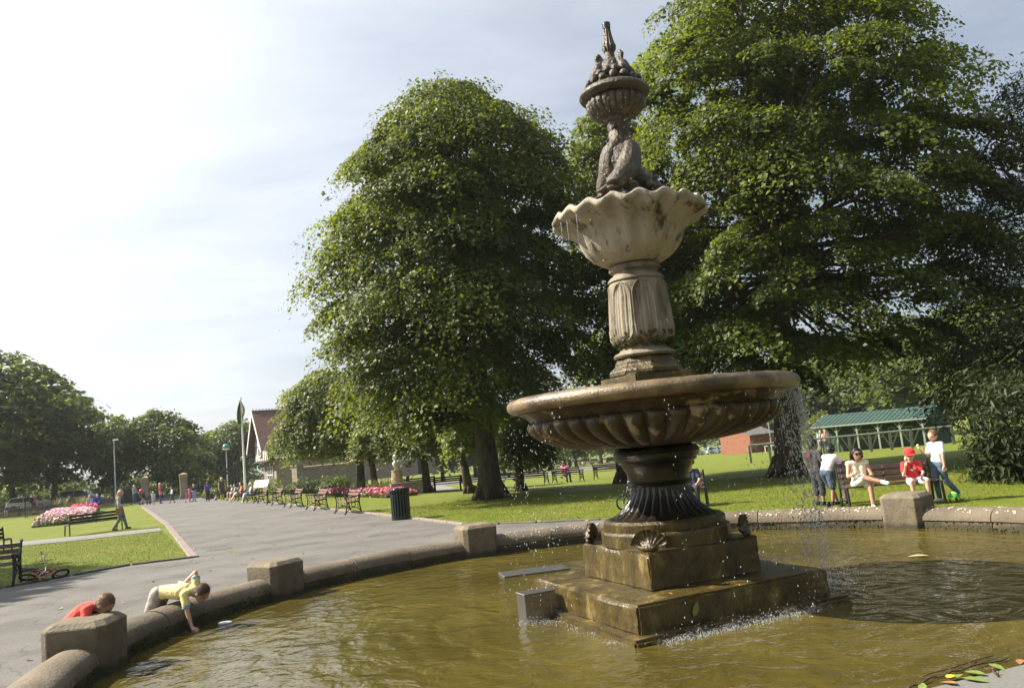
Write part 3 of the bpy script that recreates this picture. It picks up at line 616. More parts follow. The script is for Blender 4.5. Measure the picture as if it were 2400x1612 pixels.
def tree(name, label, cat, base, Y, sil, trunk, mt, bark, seed, nclump, per, leaf, rad=(.7, 1.25), depth=1., shape='4', group=None, nlimb=7, fork_z=None, shell=.62, branches=.5, ysh=0., flatn=.55):
    """sil: crown outline in pixels at depth Y; trunk: list of (x px, y px, radius m) from the ground up"""
    rng = np.random.default_rng(seed); base = Vector(base)
    S = [at(x, y, Y) for x, y in sil]; sx_ = np.array([p.x for p in S]); sz_ = np.array([p.z for p in S])
    m = len(S)
    def span(z):
        xs = []
        for i in range(m):
            j = (i+1) % m; a, c = sz_[i], sz_[j]
            if (a <= z) != (c <= z): xs.append(sx_[i]+(z-a)/(c-a)*(sx_[j]-sx_[i]))
        return (min(xs), max(xs)) if xs else None
    z0, z1 = sz_.min(), sz_.max(); cent = []; axd = []; hw_max = max((span(z0+(z1-z0)*t) or (0, 0))[1]-(span(z0+(z1-z0)*t) or (0, 0))[0] for t in np.linspace(.1, .9, 9))/2
    tries = 0; cand = []
    while len(cent) < nclump and tries < nclump*120:
        tries += 1; z = z0+(z1-z0)*(rng.random()*.97+.015); s = span(z)
        if not s: continue
        xm, hw = (s[0]+s[1])/2, (s[1]-s[0])/2
        if rng.random() > (hw/hw_max)**.85+.12: continue
        a = rng.random()*2*np.pi; q = shell+(1-shell)*math.sqrt(rng.random()) if rng.random() < .82 else math.sqrt(rng.random())*shell
        inset = max(.15, 1-.55*rad[0]/max(hw, .5))
        dp = hw*.45+hw_max*.55*min(1, hw/hw_max*1.2)
        cand.append(((xm+hw*q*math.cos(a)*inset, Y+ysh+dp*depth*q*math.sin(a)*inset, z-.25*rad[0]), (q*math.cos(a), q*math.sin(a))))
        if len(cand) < 5: continue
        if cent:
            E_ = np.array(cent); dd = [float(np.min(((E_-np.array(c_[0]))**2).sum(1))) for c_ in cand]; pick = cand[int(np.argmax(dd))]
        else: pick = cand[0]
        cent.append(pick[0]); axd.append(pick[1]); cand = []
    cent = np.array(cent); axd = np.array(axd); rd = rad[0]+(rad[1]-rad[0])*rng.random(len(cent))
    tp = []
    for i, (x, y, r) in enumerate(trunk):
        p = at(x, y, Y) if i else Vector(base); tp.append((p, r))
    tp[0] = (base-Vector((0, 0, .3)), tp[0][1])
    top, tr = tp[-1]; forks = []; ctr = cent.mean(0)
    for i in range(nlimb):
        a = 2*np.pi*i/nlimb+rng.random()*.6; zt_ = z0+(z1-z0)*rng.uniform(.45, .93); s = span(zt_)
        if not s: continue
        hw = (s[1]-s[0])/2; e = np.array([(s[0]+s[1])/2+hw*.62*math.cos(a), Y+ysh+hw*.62*depth*math.sin(a), zt_]); p0 = np.array(tp[-1][0]) if i % 2 == 0 or len(tp) < 3 else np.array(tp[-2][0])*.4+np.array(tp[-1][0])*.6
        r0 = tr*rng.uniform(.42, .62); pts = []
        for t in (0, .2, .45, .72, 1): 
            q = p0*(1-t)+e*t; q[2] += (e[2]-p0[2])*.10*math.sin(t*np.pi)*(1 if e[2] > p0[2] else 0); q[:2] -= (e[:2]-p0[:2])*.12*math.sin(t*np.pi); pts.append((tuple(q+rng.normal(0, .1, 3)*(0 < t < 1)), r0*(1-t)**.8+.035))
        forks.append(pts)
    e = np.array([(span(z1-.12*(z1-z0)) or (ctr[0], ctr[0]))[0]*.5+(span(z1-.12*(z1-z0)) or (ctr[0], ctr[0]))[1]*.5, Y+ysh, z1-.1*(z1-z0)]); p0 = np.array(top)
    forks.append([(tuple(p0*(1-t)+e*t+rng.normal(0, .12, 3)*(0 < t < 1)), tr*.8*(1-t)+.04) for t in (0, .3, .6, 1)])
    root = thing(name, label, cat, tuple(base), 0, group)
    sel = cent[rng.random(len(cent)) < branches]
    tb = limb_tubes([p for p, r in tp], [r for p, r in tp], sel, rng, forks, bark, 'trunk')
    off = np.array(base)
    tb.v = [(v[0]-off[0], v[1]-off[1], v[2]-off[2]) for v in tb.v]
    # root flare
    p0 = tp[0][1]
    for k in range(7):
        a = 2*math.pi*k/7+rng.random()*.5; tb.tube([(p0*.5*math.cos(a), p0*.5*math.sin(a), .75*p0*1.6), (p0*.95*math.cos(a), p0*.95*math.sin(a), .28), (p0*1.45*math.cos(a), p0*1.45*math.sin(a), -.06)], [p0*.38, p0*.26, p0*.10], 7)
    tb.build('trunk', bark, root, smooth=True)
    P, Nn, c = clump_points(cent, rd, per, rng, flatn, axd)
    tint = .45+.75*(rng.random(len(cent))-.5)[c]
    link('crown', leaves('crown', P-off, Nn, leaf, mt, rng, shape, .5, tint), root)
    return root
T1 = [(1000, 985), (860, 935), (785, 890), (745, 800), (728, 725), (738, 640), (752, 540), (782, 450), (798, 390), (845, 330), (868, 272), (895, 238), (950, 232), (1040, 228), (1140, 238), (1218, 268), (1268, 310), (1305, 375), (1310, 450), (1330, 600), (1330, 760), (1290, 850), (1200, 930), (1100, 965)]
b1 = gnd(1120, 1136)
tree('sycamore_tree', 'broad sycamore with thick leaning trunk on the lawn beside the litter bin', 'tree', b1, b1.y, T1, [(1120, 1136, .54), (1112, 1050, .41), (1100, 960, .37), (1090, 850, .35), (1085, 720, .31), (1080, 640, .27)], L_syc, M_bark, 1, 330, 860, .122, (.5, 1.55), 1.1, '2', nlimb=9, branches=.6, flatn=.68)
T2 = [(1600, 905), (1500, 850), (1430, 750), (1425, 600), (1450, 450), (1425, 300), (1410, 190), (1420, 115), (1465, 85), (1560, 30), (1620, -70), (1750, -160), (1900, -170), (1985, -70), (2005, 45), (2105, 90), (2185, 175), (2245, 255), (2290, 370), (2300, 500), (2250, 650), (2150, 760), (2000, 800), (1900, 800), (1840, 860), (1700, 910)]
b2 = gnd(1797, 1085)
tree('sycamore_tree', 'huge spreading sycamore with dark upright trunk behind the boys on the lawn', 'tree', b2, b2.y, T2, [(1797, 1085, .54), (1795, 1000, .45), (1790, 900, .43), (1780, 800, .42), (1770, 700, .38), (1765, 620, .32)], L_syc, M_bark, 2, 305, 820, .13, (.45, 1.5), .8, '2', nlimb=12, branches=.85, shell=.55, flatn=.66)
T3 = [(1330, 880), (1290, 820), (1275, 700), (1262, 500), (1287, 340), (1312, 275), (1400, 255), (1500, 300), (1580, 450), (1620, 600), (1620, 780), (1560, 840), (1450, 860)]
b3 = gnd(1432, 1100)
tree('sycamore_tree', 'dark trunked sycamore growing behind the fountain column', 'tree', b3, b3.y, T3, [(1432, 1100, .50), (1415, 980, .36), (1400, 850, .30), (1395, 740, .26), (1395, 660, .22)], L_syc, M_bark, 3, 200, 480, .14, (.6, 1.4), 1., '2', nlimb=8, branches=.6, flatn=.7)
T4 = [(2090, 880), (2105, 700), (2150, 500), (2215, 330), (2262, 205), (2300, 155), (2345, 95), (2500, 60), (2650, 300), (2700, 700), (2600, 900), (2300, 930)]
p4 = gnd(2480, 1060); p4 = Vector((p4.x, 25., float(zt(p4.x, 25.))))
tree('holm_oak_tree', 'dark evergreen oak rising over the big rhododendron bush', 'tree', p4, 25., T4, [(2480, 1060, .5), (2470, 900, .38), (2450, 760, .32), (2430, 640, .26)], L_dark, M_bark, 4, 210, 300, .14, (.8, 1.35), 1., 'l', nlimb=8, branches=.5)
# younger maples along the lawn
def small(px, py, sil, seed, ncl, per, label, tr, rad=(.55, .95), leaf=.15, mt=None, group='young maples along the lawn', Y=None, bark=None, nl=6):
    bb = gnd(px, py) if Y is None else at(px, py, Y); Yv = Y or bb.y
    if Y: bb.z = float(zt(bb.x, Y))
    return tree('maple_tree', label, 'tree', bb, Yv, sil, tr, mt or L_fresh, bark or M_bark, seed, ncl, per, leaf, rad, 1., '2', group, nl, branches=.5, flatn=.7)
small(823, 1120, [(650, 1040), (618, 1000), (640, 955), (628, 905), (690, 858), (740, 838), (830, 855), (885, 915), (900, 975), (870, 1010), (800, 1018), (720, 1028)], 11, 190, 280, 'maple with forked trunk in front of the stone lodge wing', [(823, 1120, .30), (822, 1060, .22), (815, 1045, .20)], Y=50.)
small(857, 1122, [(805, 1025), (795, 990), (830, 940), (900, 920), (960, 950), (970, 990), (945, 1015), (880, 1025)], 12, 90, 260, 'maple with leaning trunk beside the marble bust', [(857, 1122, .24), (850, 1070, .17), (845, 1045, .15)], Y=46.)
small(975, 1122, [(885, 1010), (890, 960), (930, 900), (1000, 890), (1050, 930), (1058, 990), (1035, 1018), (960, 1025)], 13, 110, 260, 'maple with short trunk behind the litter bin', [(975, 1122, .28), (968, 1060, .20), (962, 1035, .18)])
small(1072, 1124, [(1025, 1008), (1012, 960), (1050, 920), (1120, 930), (1128, 985), (1105, 1012)], 14, 60, 250, 'slim maple close to the broad sycamore trunk', [(1072, 1124, .26), (1058, 1060, .18), (1050, 1035, .16)])
small(1187, 1119, [(1140, 1035), (1142, 985), (1170, 930), (1230, 940), (1258, 1000), (1245, 1035), (1200, 1045)], 15, 70, 250, 'small maple under the edge of the lower fountain bowl', [(1187, 1119, .24), (1182, 1050, .16), (1180, 1020, .14)])
# trees beyond the gates and the park wood: a few kinds, each copied
def generic(seed, h, w, mt, per=130, ncl=90, leaf=.42, trunk=.32, bark=None, lift=.22):
    rng = np.random.default_rng(seed); cent = []; axd = []; prof = lambda t: math.sin(min(1, t*1.25+.12)*math.pi/2)*math.sqrt(max(0, 1-max(0, (t-.45)/.55)**2.2))
    while len(cent) < ncl:
        t = rng.random(); a = rng.random()*2*np.pi; r = prof(t); q = .55+.45*math.sqrt(rng.random())
        if rng.random() > r+.1: continue
        k = 1+.16*math.sin(3*a+seed)+.1*math.sin(5*a+seed*2+4*t); cent.append((w*r*q*k*math.cos(a), w*r*q*k*math.sin(a), h*lift+h*(1-lift)*t*.97)); axd.append((q*math.cos(a), q*math.sin(a)))
    cent = np.array(cent); rd = w*(.26+.18*rng.random(ncl))
    P, N, c = clump_points(cent, rd, per, rng, .62, np.array(axd)); tint = .45+.6*(rng.random(ncl)-.5)[c]
    crown = leaves('crown', P, N, leaf, mt, rng, '2', .55, tint)
    forks = [[((0, 0, h*lift*.9), trunk*.6), (tuple(cent[i]*np.array([.4, .4, .75])), trunk*.3), (tuple(cent[i]), .05)] for i in range(0, ncl, max(1, ncl//8))]
    b = limb_tubes([(0, 0, -.4), (0, 0, 1), (.1, 0, h*lift*.95)], [trunk*1.25, trunk, trunk*.75], cent[::4], rng, forks, None, 'trunk', 6, 1.4)
    return crown, b.mesh('trunk', bark or M_bark, smooth=True)
KIND = [generic(21, 13, 5.6, L_far), generic(22, 11, 4.6, L_far), generic(23, 15, 5.2, L_far), generic(24, 12, 5.0, L_far), generic(25, 9, 3.9, L_lime, 120, 60)]
KH = [13, 11, 15, 12, 9]
def far_tree(kind, x, Y, ytop, label, group=None, zsc=None, wsc=1., name='broadleaf_tree'):
    """stands where pixel column x meets the ground at depth Y; its height comes from the pixel row of its top"""
    p = at(x, 1100, Y)
    for _ in range(3):
        z = float(zt(p.x, Y)); d = ray(x, 1100)
        # move along the column until the ray meets z at this depth
        lo, hi = 600, 1500
        for _k in range(30):
            mdl = (lo+hi)/2
            if at(x, mdl, Y).z > z: lo = mdl
            else: hi = mdl
        p = at(x, lo, Y)
    H = at(x, ytop, Y).z-z; s = H/KH[kind]
    root = thing(name, label, 'tree', (p.x, Y, z), random.Random(x).uniform(0, 6.28), group)
    root.scale = (s*wsc, s*wsc, s)
    link('trunk', KIND[kind][1], root); link('crown', KIND[kind][0], root)
    return root
G = 'trees beyond the park gates'
far_tree(2, -70, 78, 795, 'tall dark tree at the far end of the railings', G, wsc=1.5)
far_tree(0, 30, 90, 868, 'large dark tree behind the silver parked car', G, wsc=1.1)
far_tree(0, 125, 92, 895, 'wide round tree behind the dark blue jumper bench', G, wsc=1.05)
far_tree(3, 262, 88, 955, 'open crowned tree behind the tall lamp post', G, wsc=.85)
far_tree(0, 365, 86, 940, 'round tree standing just behind the stone gate pillars', G, wsc=1.1)
far_tree(1, 455, 120, 990, 'hazy tree seen past the gate towards the green lamp', G, wsc=1.1)
far_tree(2, 545, 125, 958, 'tall tree behind the flagpole', G, wsc=1.2)
far_tree(3, 500, 130, 985, 'tree in the gap between gate and flagpole', G, wsc=1.3)
far_tree(1, 420, 105, 1015, 'low tree filling behind the second gate pillar', G, wsc=1.3)
GW = 'trees of the wood beyond the bowling green'; rgw = random.Random(31)
for i, (x, Y, yt, k, w) in enumerate([(930, 135, 960, 0, 1.2), (1010, 140, 950, 3, 1.2), (1085, 150, 955, 1, 1.3), (1150, 150, 945, 2, 1.2), (1225, 165, 935, 0, 1.3), (1300, 215, 960, 3, 1.3), (1370, 220, 950, 0, 1.3), (1450, 225, 940, 1, 1.4), (1530, 225, 935, 2, 1.3), (1610, 215, 925, 0, 1.3), (1680, 190, 905, 3, 1.3), (1750, 170, 880, 1, 1.3),
        (1850, 125, 835, 0, 1.2), (1920, 130, 815, 2, 1.2), (1990, 120, 800, 3, 1.2), (2060, 115, 770, 0, 1.2), (2140, 105, 740, 1, 1.3), (2220, 95, 700, 2, 1.2), (2290, 90, 690, 3, 1.2), (2370, 85, 660, 0, 1.2), (1960, 150, 770, 0, 1.2), (2100, 140, 720, 2, 1.2)]):
    far_tree(k, x, Y, yt, 'tall leafy tree in the wood beyond the bowling green', GW, wsc=w)
far_tree(4, 1885, 105, 940, 'yellow green young tree beside the green pavilion', None, wsc=1.1)
GT = 'park trees with bare trunks before the car park'
for i, (cx0, cy0, yt) in enumerate([(85, 460, 950), (285, 440, 955), (790, 430, 950), (1130, 425, 945), (1295, 365, 950), (1560, 350, 945), (1640, 365, 950), (1915, 310, 930)]):
    q = gnd((1000+cx0/4.67)*PX, (1020+cy0/4.67)*PX); H = at((1000+cx0/4.67)*PX, yt-22, q.y).z-q.z
    rt = thing('broadleaf_tree', 'leafy tree with straight bare trunk on the far lawn before the cars', 'tree', tuple(q), i*1.3, GT); k = [1, 3, 0][i % 3]; s = H/KH[k]; rt.scale = (s*.9, s*.9, s)
    link('trunk', KIND[k][1], rt); link('crown', KIND[k][0], rt)
# a tree beyond the left edge of the view shades the plaza
for (x, y, s, lab) in ((-25.5, 18.0, 1.0, 'large tree on the lawn left of the plaza shading the tarmac'), (-23.5, 12.3, .85, 'tree on the lawn left of the plaza near the pool')):
    rt = thing('broadleaf_tree', lab, 'tree', (x, y, 0), 1.2); rt.scale = (s*.8, s*.8, s*1.0); link('trunk', KIND[0][1], rt); link('crown', KIND[0][0], rt)
# unseen trees added behind and beside the viewer to darken the fountain's right faces
for i, (x, y, s, k) in enumerate([(24, 4, 1.1, 0), (20, -10, 1.2, 3), (9, -17, 1.15, 0), (-3, -20, 1.2, 3), (32, 16, 1.1, 2), (-14, -24, 1.1, 0)]):
    rt = thing('broadleaf_tree', 'unseen leafy tree added around the viewer to darken the fountain', 'tree', (x, y, 0), i*1.1, 'unseen trees added around the viewer'); rt.scale = (s, s, s*.95); link('trunk', KIND[k][1], rt); link('crown', KIND[k][0], rt)
# ------------------------------------------------------------------ shrubs and beds
def shrub(name, label, loc, size, mt, seed, n=3000, leaf=.12, shape='2', lumps=9, cat='shrub', group=None, spiky=0, flatb=.1):
    rng = np.random.default_rng(seed); k = lumps; c = rng.normal(0, .42, (k, 3)); c[:, 2] = np.abs(c[:, 2])*.8+.1; c = np.clip(c, -.75, .75); rr = .32+.25*rng.random(k)
    i = rng.integers(0, k, n); d = rng.normal(0, 1, (n, 3)); d /= np.linalg.norm(d, axis=1)[:, None]; q = (.7+.3*rng.random(n))[:, None]
    P = (c[i]+d*rr[i][:, None]*q); P[:, 2] = np.abs(P[:, 2]); P *= np.array(size)
    root = thing(name, label, cat, tuple(loc), 0, group)
    link('foliage', leaves('foliage', P, d+np.array([0, 0, .4]), leaf, mt, rng, shape, .5, .45+.4*(rng.random(k)-.5)[i]), root)
    b = MB()
    for j in range(min(k, 7)): b.tube([(0, 0, -.1), tuple(c[j]*np.array(size)*.5), tuple(c[j]*np.array(size))], [.05*size[2]+.01, .03*size[2]+.008, .01], 5)
    b.build('stem', M_bark, root, smooth=True)
    return root
bq = gnd(2330, 1105); shrub('rhododendron_bush', 'big dark rhododendron bush with glossy leaves beside the bowling green', (bq.x+1.9, bq.y+1.2, bq.z-.05), (2.5, 2.2, 2.75), L_dark, 41, 15000, .17, 'l', 26, 'bush')
shrub('rhododendron_bush', 'low spreading edge of the rhododendron over the lawn', tuple(gnd(2312, 1092)), (1.0, 1.0, 1.2), L_dark, 42, 4500, .16, 'l', 12, 'bush')
for i, (x, y, w, h, mt, lab, dk) in enumerate([(515, 1128, 1.6, 2.0, L_shrub, 'pale green willowy shrub behind the flagpole', 0), (590, 1120, 2.2, 2.4, L_fresh, 'rounded shrub at the corner of the lodge', 0), (660, 1118, 1.6, 1.2, L_shrub, 'low yellow green shrub behind the pink bed', 0), (705, 1117, 1.6, 1.9, L_shrub, 'rounded variegated shrub in front of the lodge wall', 0), (745, 1118, 2.0, 1.5, L_shrub, 'grey green bush along the lodge wall', 1), (785, 1118, 2.0, 1.7, L_shrub, 'tall feathery shrub along the lodge wall', 1), (760, 1104, 1.5, 2.2, L_far, 'blue green bush against the stone lodge wall', 0), (880, 1120, 1.2, 1.3, L_fresh, 'leafy green shrub at the dark lodge door', 0), (900, 1122, 1.0, 1.0, L_dark, 'dark spiky shrub right of the lodge door', 0), (943, 1118, 1.35, .95, L_purple, 'purple leaved low bush behind the marble bust', 0), (500, 1133, 1.6, 1.2, L_lime, 'clipped yellow shrub behind the seated children', 0), (830, 1122, 1.4, 1.1, L_shrub, 'shrub between the two maple trunks', 0)]):
    q = gnd(x, y); Yb = min(q.y, 66.); p = at(x, y, Yb); z = float(zt(p.x, Yb))
    shrub('garden_shrub', lab, (p.x, Yb, z), (w*.9, w*.7, h*.62), mt, 50+i, 1700, .15, '2', 9, 'shrub', 'shrubs in front of the lodge')
for i, (x, Yh, w, h) in enumerate([(-90, 108, 9, 5.0), (-20, 112, 9, 4.2), (50, 110, 9, 4.6), (120, 112, 9, 4.0), (190, 114, 9, 4.4), (250, 116, 9, 3.8), (310, 118, 9, 4.6), (370, 116, 9, 4.2), (430, 118, 9, 4.6), (490, 120, 9, 5.2), (550, 118, 9, 5.0), (610, 122, 9, 5.0)]):
    p = at(x, 1120, Yh); shrub('hedge_shrub', 'dark hedge bush across the road beyond the park railings', (p.x, Yh, float(zt(p.x, Yh))-.2), (w, w*.5, h), L_far, 120+i, 1600, .42, '2', 10, 'shrub', 'bushes across the road beyond the railings')
for i, (x, y, w, h) in enumerate([(935, 1068, 5, 2.6), (985, 1062, 5, 3.0), (1040, 1060, 5, 2.8), (1090, 1056, 5, 2.4), (1150, 1052, 5, 2.2), (1230, 1046, 6, 2.6), (1320, 1038, 6, 2.8), (1400, 1030, 6, 2.6), (1560, 1015, 7, 3.4), (1620, 1010, 7, 3.2), (1850, 1010, 4, 2.6)]):
    q = gnd(x, y); shrub('hedge_shrub', 'pale green shrub in the hedge before the far wood', (q.x, q.y, q.z), (w, w*.7, h), L_shrub if i % 2 else L_far, 80+i, 1500, .34, '2', 10, 'shrub', 'shrubs of the hedge before the far wood')
M_petal_h = leafmat('hot pink petals', (.40, .03, .10), (.62, .10, .22), (.6, .08, .2), .2)
M_petal_p = leafmat('pale pink petals', (.60, .28, .36), (.85, .60, .66), (.8, .5, .55), .25)
M_petal_r = leafmat('coral petals', (.62, .10, .12), (.80, .25, .25), (.8, .2, .2), .25)
M_blade = leafmat('spiky grass', (.13, .15, .04), (.30, .30, .11), (.3, .32, .1), .3)
def bed(label, quad, hgt, cols, seed, nfl, nlf, lsz=.09, gmt=None):
    """planted bed between four ground corners: soil, foliage, blossoms"""
    rng = np.random.default_rng(seed); q = [Vector((p[0], p[1])) for p in quad]; cxy = sum(q, Vector((0, 0)))/4; z0 = float(zt(cxy.x, cxy.y))
    root = thing('flower_bed', label, 'flower bed', (cxy.x, cxy.y, z0))
    def pts(n, lo, hi):
        u, v = rng.random(n), rng.random(n); P = np.array([[*(q[0]*(1-a)*(1-c)+q[1]*a*(1-c)+q[2]*a*c+q[3]*(1-a)*c)] for a, c in zip(u, v)]); e = np.minimum(1, 5*np.minimum(np.minimum(u, 1-u)*2, np.minimum(v, 1-v)))
        z = zt(P[:, 0], P[:, 1])-z0+hgt*(.35+.65*np.sqrt(e))*(lo+(hi-lo)*rng.random(n)); return np.c_[P-np.array(cxy), z], u, v
    b = MB(); b.add([(p.x-cxy.x, p.y-cxy.y, float(zt(p.x, p.y))-z0+.03) for p in q], [(0, 1, 2, 3)]); b.build('soil', M_soil, root)
    P, u, v = pts(nlf, .1, .85); link('foliage', leaves('foliage', P, np.tile([0, 0, 1.], (nlf, 1)), lsz*1.3, gmt or L_shrub, rng, '2', .8), root, kind='stuff')
    for nm, mt, f in cols:
        k = int(nfl*f[0]); P, u, v = pts(k, .85, 1.08); s = (u >= f[1]) & (u <= f[2]); link(nm, leaves(nm, P[s], np.tile([-.2, -.2, 1.], (s.sum(), 1)), lsz, mt, rng, '2', .6), root, kind='stuff')
    return root
bR = [gnd(928, 1137), gnd(645, 1127), None, None]
A_, B_ = Vector(bR[0][:2]), Vector(bR[1][:2]); nb = Vector((.88, .47))*1.7
A_ = Vector(at(880, 1135, 40.)[:2]); B_ = Vector((-13.6, 53.0))
bed('long bed of hot pink flowers behind the row of benches', [A_, B_, B_+nb, A_+nb], .42, [('blossom', M_petal_h, (.72, 0, 1)), ('blossom', M_petal_p, (.34, 0, 1)), ('blossom', M_petal_r, (.2, 0, .25))], 60, 3600, 11000, .10)
P0, P1, P2, P3 = flat(72, 1203), flat(205, 1190), flat(222, 1172), flat(128, 1174)
bed('oval bed of pale and deep pink flowers on the left lawn', [P0[:], P1[:], P2[:], P3[:]] if False else [Vector(P0[:2]), Vector(P1[:2]), Vector(P2[:2]), Vector(P3[:2])], .62, [('blossom', M_petal_p, (1., 0, 1))], 61, 1900, 9000, .12)
Q0, Q1, Q2, Q3 = flat(160, 1178), flat(221, 1172), flat(226, 1164), flat(160, 1166)
bed('bed of deep pink flowers behind the pale pink bed', [Vector(Q0[:2]), Vector(Q1[:2]), Vector(Q2[:2]), Vector(Q3[:2])], .62, [('blossom', M_petal_h, (1., .3, 1)), ('blossom', M_petal_r, (.8, 0, .4))], 62, 2600, 3000, .15)
def spiky(label, loc, h, n, seed, group, spread=.5):
    rng = np.random.default_rng(seed); b = MB()
    for k in range(n):
        a = rng.random()*6.28; s = rng.random()*spread*h; hh = h*(.6+.5*rng.random()); w = .012+.01*rng.random()
        t = np.array([-math.sin(a), math.cos(a), 0])*w; p0 = np.array([math.cos(a), math.sin(a), 0])*.05; p1 = np.array([math.cos(a)*s*.5, math.sin(a)*s*.5, hh*.65]); p2 = np.array([math.cos(a)*s*1.15, math.sin(a)*s*1.15, hh*(.95-.2*s/h)])
        b.add([p0-t, p0+t, p1+t*.8, p1-t*.8, p2], [(0, 1, 2, 3), (3, 2, 4)])
    me = b.mesh('spiky_plant', M_blade); a = me.attributes.new('tint', 'FLOAT', 'FACE'); a.data.foreach_set('value', rng.random(len(me.polygons)).astype(np.float32))
    return link('spiky_plant', me, None, loc, 0, label, 'plant', group)
for i, (x, y) in enumerate([(130, 1172), (148, 1170), (180, 1168), (190, 1166)]):
    p = flat(x, y); spiky('tall spiky grass plant rising from the left flower beds', (p.x, p.y, 0), 1.45, 80, 70+i, 'spiky plants in the left beds')
for i, t in enumerate((.22, .30, .38, .62, .8)):
    p = A_.lerp(B_, t)+nb*.7; spiky('spiky straw coloured plant in the hot pink bed', (p.x, p.y, float(zt(p.x, p.y))), 1.1, 46, 76+i, 'spiky plants in the hot pink bed', .65)

# short turf blades where the lawn comes close: too many to count
rgb_ = np.random.default_rng(77)
def turf(name, poly, n, label):
    P = np.array(poly); lo, hi = P.min(0), P.max(0); Q = lo+(hi-lo)*rgb_.random((n*2, 2)); ins = np.zeros(len(Q), bool); j = len(P)-1
    for i in range(len(P)):
        xi, yi = P[i]; xj, yj = P[j]; cnd = ((yi > Q[:, 1]) != (yj > Q[:, 1])) & (Q[:, 0] < (xj-xi)*(Q[:, 1]-yi)/(yj-yi+1e-12)+xi); ins ^= cnd; j = i
    Q = Q[ins][:n]; m = len(Q); a = rgb_.random(m)*6.28; h = .012+.026*rgb_.random(m)**2; t = np.stack([np.cos(a), np.sin(a), np.zeros(m)], 1)*.006; lean = rgb_.normal(0, .02, (m, 2)); B = np.c_[Q, zt(Q[:, 0], Q[:, 1])]
    V = np.stack([B-t, B+t, B+np.c_[lean, h]], 1).reshape(-1, 3); F_ = np.arange(m*3).reshape(-1, 3)
    link(name, npmesh(name, V, F_, M_turf, rgb_.random(m)), None, None, 0, label, 'grass', None, 'stuff')
M_turf = leafmat('turf blades', (.105, .145, .013), (.20, .21, .028), (.16, .2, .03), .15, .85, .1)
turf('grass_blades', [(-8.1, 19.4), (-9.33, 19.05), (-11.0, 16.8), (-15, 11), (-22, 20), (-20, 30.3), (-14.2, 31.3)], 60000, 'short grass blades of the left lawn')
turf('grass_blades', [(-1.5, 21.1), (.2, 19.9), (1.7, 19.15), (4.4, 17.1), (7.3, 14.7), (16, 20), (10, 30), (-6, 31)], 80000, 'short grass blades of the lawn behind the pool')
# ================================================================== buildings
M_wallst = mat('coursed lodge stone', (.20, .165, .125), (.32, .265, .205), 1.2, .9, .02, 9, (.15, .12, .09), .58, 3, 8, stretch=(1, 1, 3.5))
M_tile = mat('red brown roof tiles', (.10, .052, .042), (.15, .082, .066), 2, .85, .03, 6, stretch=(1, 1, 4))
M_timber = mat('dark timber', (.045, .030, .022), (.075, .05, .036), 5, .8)
M_render = mat('white render', (.62, .60, .55), (.72, .70, .65), 3, .85)
M_white = mat('white paint', (.70, .69, .66), (.78, .77, .74), 6, .6)
M_glass = mat('dark window glass', (.03, .035, .04), (.06, .065, .07), 1.5, .08, spec=.8)
M_black = mat('black painted iron', (.012, .012, .013), (.022, .022, .023), 9, .42, .002, 60)
M_wood = mat('red brown bench timber', (.12, .062, .046), (.19, .105, .08), 5, .6, .003, 40, stretch=(6, 1, 6))
M_wood2 = mat('dark brown bench slats', (.055, .034, .028), (.095, .062, .05), 5, .6, .003, 40)
M_green = M_green
M_pav = mat('dark green boards', (.018, .045, .022), (.032, .066, .034), 3, .7, .006, 12)
M_pavl = mat('pale green paint', (.15, .175, .135), (.21, .24, .19), 6, .7)
M_sheet = mat('green roof sheeting', (.026, .060, .045), (.042, .085, .062), 2, .55)
M_brick_lit = mat('sunlit orange brick', (.21, .085, .052), (.29, .12, .07), 3, .85, .01, 30)  # hut gable: brighter copy with sunlight put into the brick colour
M_brick_shaded = mat('shaded orange brick', (.20, .065, .042), (.28, .095, .06), 3, .85, .01, 30)  # same brick for the long wall, shade put into its colour
M_slate = mat('grey slates', (.11, .105, .10), (.18, .17, .165), 3, .8, .01, 12)
M_marble = mat('weathered marble', (.55, .54, .50), (.70, .69, .65), 9, .6, .004, 40, (.35, .34, .30), .66, 6)
M_ped = mat('sandstone pedestal', (.28, .22, .13), (.38, .31, .19), 4, .9, .006, 30)
M_gal = mat('galvanised steel', (.36, .37, .38), (.45, .46, .47), 9, .5, metal=.6)
M_teal = mat('green glass lantern', (.05, .22, .19), (.08, .28, .24), 6, .25)
M_rubber = mat('tyre rubber', (.012, .012, .012), (.022, .022, .022), 12, .8)
M_skinl = mat('fair skin', (.52, .30, .21), (.60, .37, .27), 14, .5)
M_skinb = mat('tan skin', (.27, .14, .085), (.34, .185, .115), 14, .5)
def rel(o, ang):
    ex = Vector((math.cos(ang), math.sin(ang), 0)); ey = Vector((-math.sin(ang), math.cos(ang), 0))
    return Matrix(((ex.x, ey.x, 0, o[0]), (ex.y, ey.y, 0, o[1]), (0, 0, 1, o[2]), (0, 0, 0, 1)))
